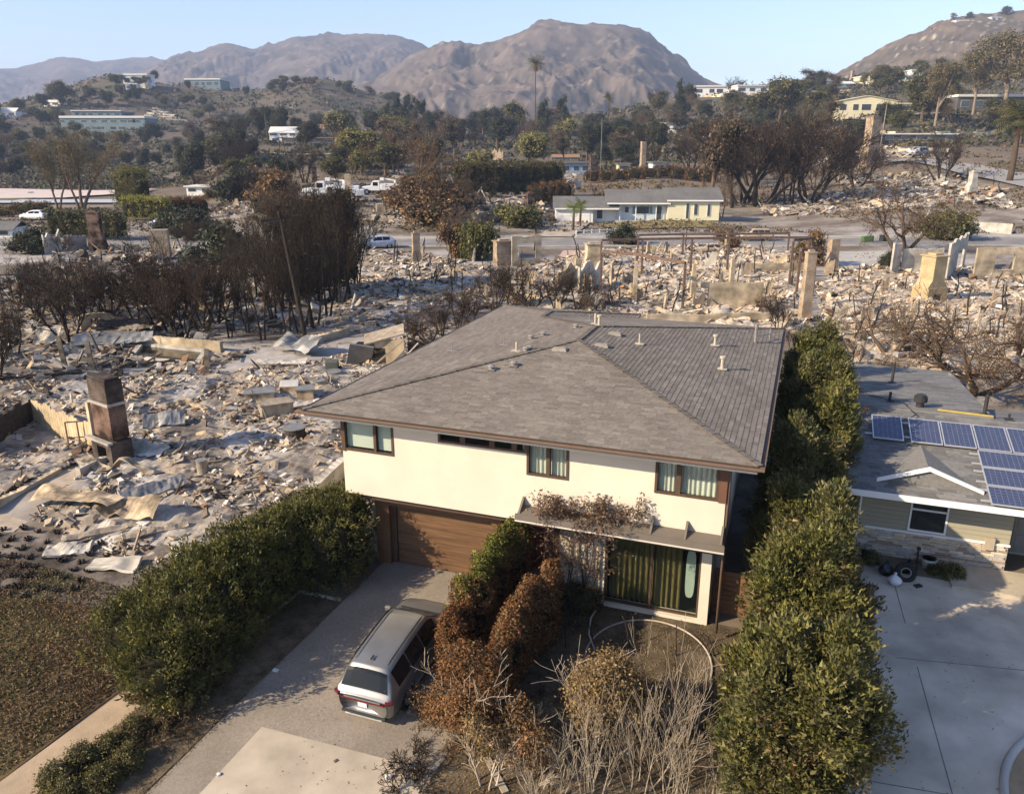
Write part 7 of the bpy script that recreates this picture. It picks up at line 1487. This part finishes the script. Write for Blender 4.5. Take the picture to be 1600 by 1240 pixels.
# burnt thickets left of the house
ORD = 'first second third fourth fifth sixth seventh eighth ninth tenth eleventh twelfth thirteenth fourteenth fifteenth sixteenth seventeenth eighteenth nineteenth twentieth twenty-first'.split()
g_ = 'charred trees of the burnt thicket at left'
TH = [(440,500,185),(520,465,180),(558,455,140),(480,460,170),(360,528,120),(388,520,130),(412,532,150),(428,508,170),(452,530,165),(470,520,180),(492,512,185),(512,496,175),(532,480,160),(548,470,150),(398,470,130),(442,480,165),(500,470,160),(370,490,120)]
for i, (u, v, h) in enumerate(sorted(TH)): place(('tallA','tallB')[i%2], 'charred tall tree of the dense thicket, %s from its left end' % ORD[i], u, v, h*1.14, group=g_, wide=.92)
TL = [(20,560,110),(-8,600,130),(60,500,90),(95,505,95),(140,510,105),(170,500,90),(112,540,130),(215,505,100),(250,512,110),(268,520,125),(290,515,110),(318,520,120),(340,505,110),(185,480,80),(30,480,80),(230,480,80),(310,480,90),(75,470,70),(130,470,75),(262,500,140),(285,535,120)]
for i, (u, v, h) in enumerate(sorted(TL)): place(('burntA','burntB','burntA')[i%3], 'charred many stemmed shrub tree left of the dense thicket, %s from the picture edge' % ORD[i], u, v, h, group='charred shrub trees left of the thicket', wide=.95)
for i, (u, v, h) in enumerate(((640,545,60),(668,535,64),(690,525,60),(718,515,70),(745,510,78),(775,485,80),(800,480,76),(830,485,70),(870,488,74),(905,490,72),(940,492,60),(1216,520,60),(1240,560,50),(1205,490,50),(1275,560,50),(1330,580,60),(1375,590,55))): place(('burntB','oak','burntA')[i%3], 'burnt brown shrub behind the brown roof, %s from the left' % ORD[i], u, v, h, group='burnt shrubs behind the roof', wide=1.0)
for i, (u, v, h) in enumerate(((60,395,40),(100,400,34),(285,365,40),(290,395,45),(310,372,46),(330,400,60),(345,420,70))): place(('bushd','burntB')[i%2], 'blackened bush beside the ruins at upper left, %s of them from the left' % ORD[i], u, v, h, group='blackened bushes at upper left', wide=1.2)
# hedges of the middle distance
def far_hedge(label, pts, wpx, hpx, pal, n, size, seed, colfn=None, power=.6, cat='hedge', m=None, k=9):
    P = [G(*q) for q in pts]; ells = []
    for i in range(k):
        t = i/(k-1)*(len(P)-1); j = min(int(t), len(P)-2); q = P[j].lerp(P[j+1], t-j); s = pxm(q[1]); q[2] = gzf(q[0], q[1]); ells.append((q[0], q[1], q[2]+hpx*s*.5, max(wpx*s*.5, (P[-1]-P[0]).length/k*.75), wpx*s*.5, hpx*s*.52))
    return hedge('tall_hedge', label, ells, n, size, pal, seed, power=power, colfn=colfn, m=m or M_leaf, csig=.2, lump=.25, clus=8)
far_hedge('tall dark clipped hedge beyond the street, brown below', [(722,306),(868,306)], 20, 50, OLIVE[2:]+((.05,.045,.02),(.075,.05,.025)), 26000, .27, 601, m=M_leafd); far_hedge('low brown hedge behind the bungalow', [(926,286),(1108,285)], 12, 18, BROWN[3:]+((.07,.05,.025),(.06,.055,.025)), 9000, .3, 602, m=M_leafd)
far_hedge('clipped green hedge corner at upper left, yellow green at its foot', [(200,330),(222,332)], 36, 66, ((.10,.10,.03),(.13,.12,.035),(.085,.08,.028)), 9000, .24, 603, k=4); far_hedge('bright yellow green hedge left of the dark SUV', [(205,344),(258,346)], 24, 36, ((.20,.20,.03),(.16,.17,.03),(.23,.20,.04)), 6000, .2, 604, k=5); far_hedge('brown scorched hedge right of the yellow green one', [(262,344),(318,342)], 22, 34, BROWN[3:]+((.10,.07,.03),), 6000, .2, 605, k=5, m=M_leafd)
far_hedge('dark hedge behind the red brick chimney', [(90,372),(190,376)], 22, 44, DKGRN+OLIVE[2:], 8000, .22, 606, k=7); far_hedge('brown hedge line across the street at upper left', [(330,312),(395,300)], 14, 16, BROWN[3:]+OLIVE[2:], 4000, .26, 607, k=5, m=M_leafd); far_hedge('low dark hedge right of the highway', [(0,340),(60,330)], 14, 14, OLIVE[2:]+BROWN[3:], 3500, .24, 608, k=4, m=M_leafd)
far_hedge('dark hedge right of the tall dark one, by the white ruin', [(842,322),(880,318)], 20, 34, BROWN[3:]+((.06,.045,.025),), 5000, .24, 609, k=4, m=M_leafd); far_hedge('dark green belt under the teal houses on the right', [(1262,122),(1330,122)], 12, 13, DKGRN, 3000, .7, 610, k=5)
far_hedge('tall charred hedge block at the right end of the burnt thicket', [(448,478),(500,468),(545,452)], 30, 150, ((.05,.036,.025),(.07,.048,.032),(.035,.028,.02),(.055,.05,.025)), 15000, .24, 611, k=8, m=M_leafd)
# agaves and small clumps across the street
for i, (u, v, lb) in enumerate(((1504,366,'blue grey agave at the foot of the white retaining wall'), (1520,364,'second blue grey agave right of the first'))):
    p = G(u, v); t = thing('agave', lb, 'plant', p); b = MB()
    for k in range(16):
        a = k*2.4; e = .5+.5*(k/16); b.bar((0,0,.1),(1.2*math.cos(a)*math.cos(e),1.2*math.sin(a)*math.cos(e),.1+1.3*math.sin(e)),.22,.05)
    b.build('leaves', mat('agave', (.22,.26,.24), .7, .3), t)
# ---------------------------------------------------------------- scattered trees of the hillsides (each its own object)
rs = np.random.default_rng(91)
LM = [(160,195,'the modern glass fronted building'),(214,125,'the white hilltop villa'),(345,130,'the teal crest houses'),(20,178,'the far left white house'),(450,210,'the white two storey house'),(515,205,'the brown roofed house'),(300,260,'the round dark tree'),(125,270,'the pale willow'),(505,298,'the utility trucks'),(592,298,'the lone utility truck'),(636,180,'the dark pine cluster'),(835,165,'the tall palm'),(795,280,'the tall dark hedge'),(748,250,'the brick gable stubs'),(938,230,'the pale metal pole'),(1003,250,'the slim tan chimney'),(1000,310,'the grey roofed bungalow'),(1060,165,'the dark cypress'),(1100,142,'the white hilltop houses'),(1025,200,'the small white houses'),(1200,250,'the big charred tree'),(1352,168,'the yellow gabled house'),(1290,135,'the teal terrace houses'),(1420,125,'the pale terrace houses'),(1550,165,'the dark modern house'),(1356,225,'the tall tan chimney'),(1445,235,'the blue and white car'),(1516,290,'the tapered pale pillar'),(1577,235,'the full fronded palm'),(900,268,'the blue grey fragment'),(405,305,'the white ruined gable'),(375,280,'the bushy tree by the trucks'),(470,242,'the terrace road'),(550,115,'the bare ridge top'),(660,300,'the tall bare tree'),(80,150,'the left skyline')]
def near_lm(u, v):
    d = [((u-a)/1.3)**2+((v-b_)*1.6)**2 for a, b_, _ in LM]; i = int(np.argmin(d)); a, b_, n = LM[i]; du, dv = u-a, (v-b_)*1.4
    return ('left of ' if du < 0 else 'right of ') + n if abs(du) > abs(dv) else ('above ' if dv < 0 else 'below ')+n
def scatter(n, u0, u1, v0, v1, kinds, h0, h1, label, group, avoid=None):
    for i in range(n):
        for _ in range(20):
            u = rs.uniform(u0, u1); v = rs.uniform(v0(u) if callable(v0) else v0, v1(u) if callable(v1) else v1); p = G(u, v)
            if avoid is None or not avoid(u, v): break
        k = kinds[rs.integers(len(kinds))]; f = (p[1]/350)**-.75
        place(k, label.replace('#', {'green':'green','dark':'dark green','brown':'brown','yellow':'yellow green','pine':'dark pine','euc':'thin crowned','grey':'bare','burntA':'burnt','burntB':'charred','oak':'crooked bare','cypress':'cypress','tallA':'burnt','bushb':'brown leaved','bushd':'dark leaved'}[k]).replace('@', near_lm(u, v)+(', farther one' if False else '')), u, v, rs.uniform(h0, h1)*f, group='%s growing %s' % ({'dark':'dark trees','green':'green trees','brown':'brown trees','grey':'bare trees','oak':'crooked bare trees'}.get(k, k+' trees'), near_lm(u, v)), wide=rs.uniform(.9,1.5), p=p)
lv = lambda a: (lambda u: np.interp(u, [0,200,300,400,500,600,720,920,1040,1200,1400,1600], a))
crest = lv([172,125,135,136,124,150,200,190,158,136,112,105])
avl = lambda u, v: (100 < u < 292 and 172 < v < 212) or (u < 330 and v > 290) or (400 < u < 640 and v < 196)
scatter(120, -40, 400, lambda u: crest(u)+4, 285, ('green','dark','dark','brown','grey','dark'), 20, 42, '# tree standing @', 'trees on the left hillside', avl)
scatter(16, 395, 640, lambda u: crest(u)+3, lambda u: crest(u)+16, ('dark','brown','green'), 22, 36, '# tree standing @', 'trees on the bare ridge')
scatter(84, 330, 1000, 204, 285, ('brown','dark','green','grey','yellow','dark','burntA','dark'), 30, 58, '# tree standing @', 'trees beyond the street', lambda u, v: (330 < u < 600 and 232 < v < 250) or (680 < u < 890 and v > 238) or (370 < u < 520 and v > 250) or (800 < u < 1130 and v > 262))
scatter(84, 960, 1620, lambda u: crest(u)+5, 240, ('green','dark','brown','grey','euc','green','dark','burntA'), 26, 46, '# tree standing @', 'trees on the right hillside', lambda u, v: (1300 < u < 1420 and 155 < v < 196) or (1490 < u and v < 185) or (1370 < u < 1600 and v > 225))
scatter(20, 1000, 1600, 240, 330, ('burntA','burntB','brown','grey'), 26, 50, '# tree standing @', 'trees on the burnt slope', lambda u, v: (u < 1130 and v > 270) or (1370 < u))
scatter(22, 330, 870, 290, 350, ('burntA','bushb','grey','oak','bushd'), 18, 40, '# shrub standing @', 'shrubs in the far ruins', lambda u, v: 455 < u < 640 or u > 805 or (680 < u < 880 and v < 335) or (v > 320 and u < 420))
# scrub and dry brush nobody could count
def brush(name, n, u0, u1, Y0, Y1, smin, smax, pals, seed, thr=-.1, freq=1/25):
    rr = np.random.default_rng(seed); u = rr.uniform(u0, u1, n*3); Y = np.exp(rr.uniform(math.log(Y0), math.log(Y1), n*3)); X = (u-800)/FPX*Y/1.03; Q = np.stack([X, Y], -1); keep = vnoise(Q, seed, freq, 3) > thr
    roadk = (Y > 105) & (Y < 129); keep &= ~roadk; keep &= ~((X < -70) & (Y > 185) & (Y < 305)); X, Y = X[keep][:n], Y[keep][:n]; n = len(X); Z = gz(X, Y); s = rr.uniform(smin, smax, n)*(Y/200)**.6
    m = 5; P = np.repeat(np.stack([X, Y, Z], -1), m, 0)+rr.normal(0, 1, (n*m, 3))*np.repeat(s, m)[:,None]*np.array([.55,.55,.28])+np.array([0,0,1])*np.repeat(s, m)[:,None]*.35
    V, F = leaves_np(P, np.tile([0,-.2,1.], (n*m, 1)), np.repeat(s, m)*.75, rr, .7, 1.0); pal = np.array(pals); C = np.repeat(pal[rr.integers(len(pal), size=n)]*rr.uniform(.7,1.3,(n,1)), m, 0)*rr.uniform(.8,1.2,(n*m,1))
    return tag(obj(name, mesh_np(name, V, [F], np.repeat(C, 3, 0)), M_leafd), kind='stuff')
brush('scrub', 22000, -150, 1750, 290, 980, .6, 1.5, OLIVE[2:]+DKGRN+((.075,.062,.045),(.11,.092,.07),(.065,.056,.042),(.13,.11,.085)), 701, -.4, 1/60); brush('undergrowth', 11000, -150, 1750, 129, 320, .3, .8, ((.10,.075,.045),(.13,.10,.06),(.16,.12,.07),(.05,.04,.03),(.085,.075,.035),(.12,.07,.035)), 702, -.1)
brush('dry_weeds', 5000, -150, 1750, 40, 112, .12, .3, DRYY+BROWN+((.06,.045,.03),), 703, .25, 1/8)

for i, (u0, v0, u1, v1, w_, h_) in enumerate(((1330,132,1440,124,1.5,2.6), (1240,146,1330,144,1.5,2.2), (1440,118,1560,112,1.5,2.4), (1310,118,1400,112,1.5,2.2), (1100,152,1200,150,1.2,2.0), (1300,214,1400,212,1.2,2.2), (1420,216,1560,214,1.2,2.2), (1390,240,1480,238,1.0,1.8))):
    a, c = G(u0, v0), G(u1, v1); t = thing('terrace_wall', 'long pale wall on the right slope, %s of these walls' % ('by the pale terrace houses', 'under the teal terrace houses', 'by the right end of the terraces', 'above the pale terrace houses', 'under the white hilltop houses', 'left of the low burnt flat roofed house', 'right of the low burnt flat roofed house', 'nearest the blue and white car')[i], 'wall', a, 0, 'pale walls on the right slope'); n_ = 7
    for k in range(n_):
        p, q = a.lerp(c, k/n_), a.lerp(c, (k+1)/n_); p[2] = gzf(p[0],p[1]); q[2] = gzf(q[0],q[1]); MB().bar(Vector((p[0],p[1],p[2]+h_*.3))-a, Vector((q[0],q[1],q[2]+h_*.3))-a, w_, h_*(.7+.3*((k*7)%3)/2)).build('panel', (M_plasw, M_plas, M_cream)[(i+k)%3], t)

# where several look-alikes stand together, say which one of them counted from the left
words = 'first second third fourth fifth sixth seventh eighth ninth tenth eleventh twelfth'.split(); same = {}
for o in bpy.data.objects:
    if 'category' in o and o.parent is None and o['category'] in ('tree', 'bush'): same.setdefault(o['label'], []).append(o)
for lb, os_ in same.items():
    if 1 < len(os_) <= 12:
        for i, o in enumerate(sorted(os_, key=lambda q: q.location[0]/q.location[1])): o['label'] = lb+', %s from the left' % words[i]
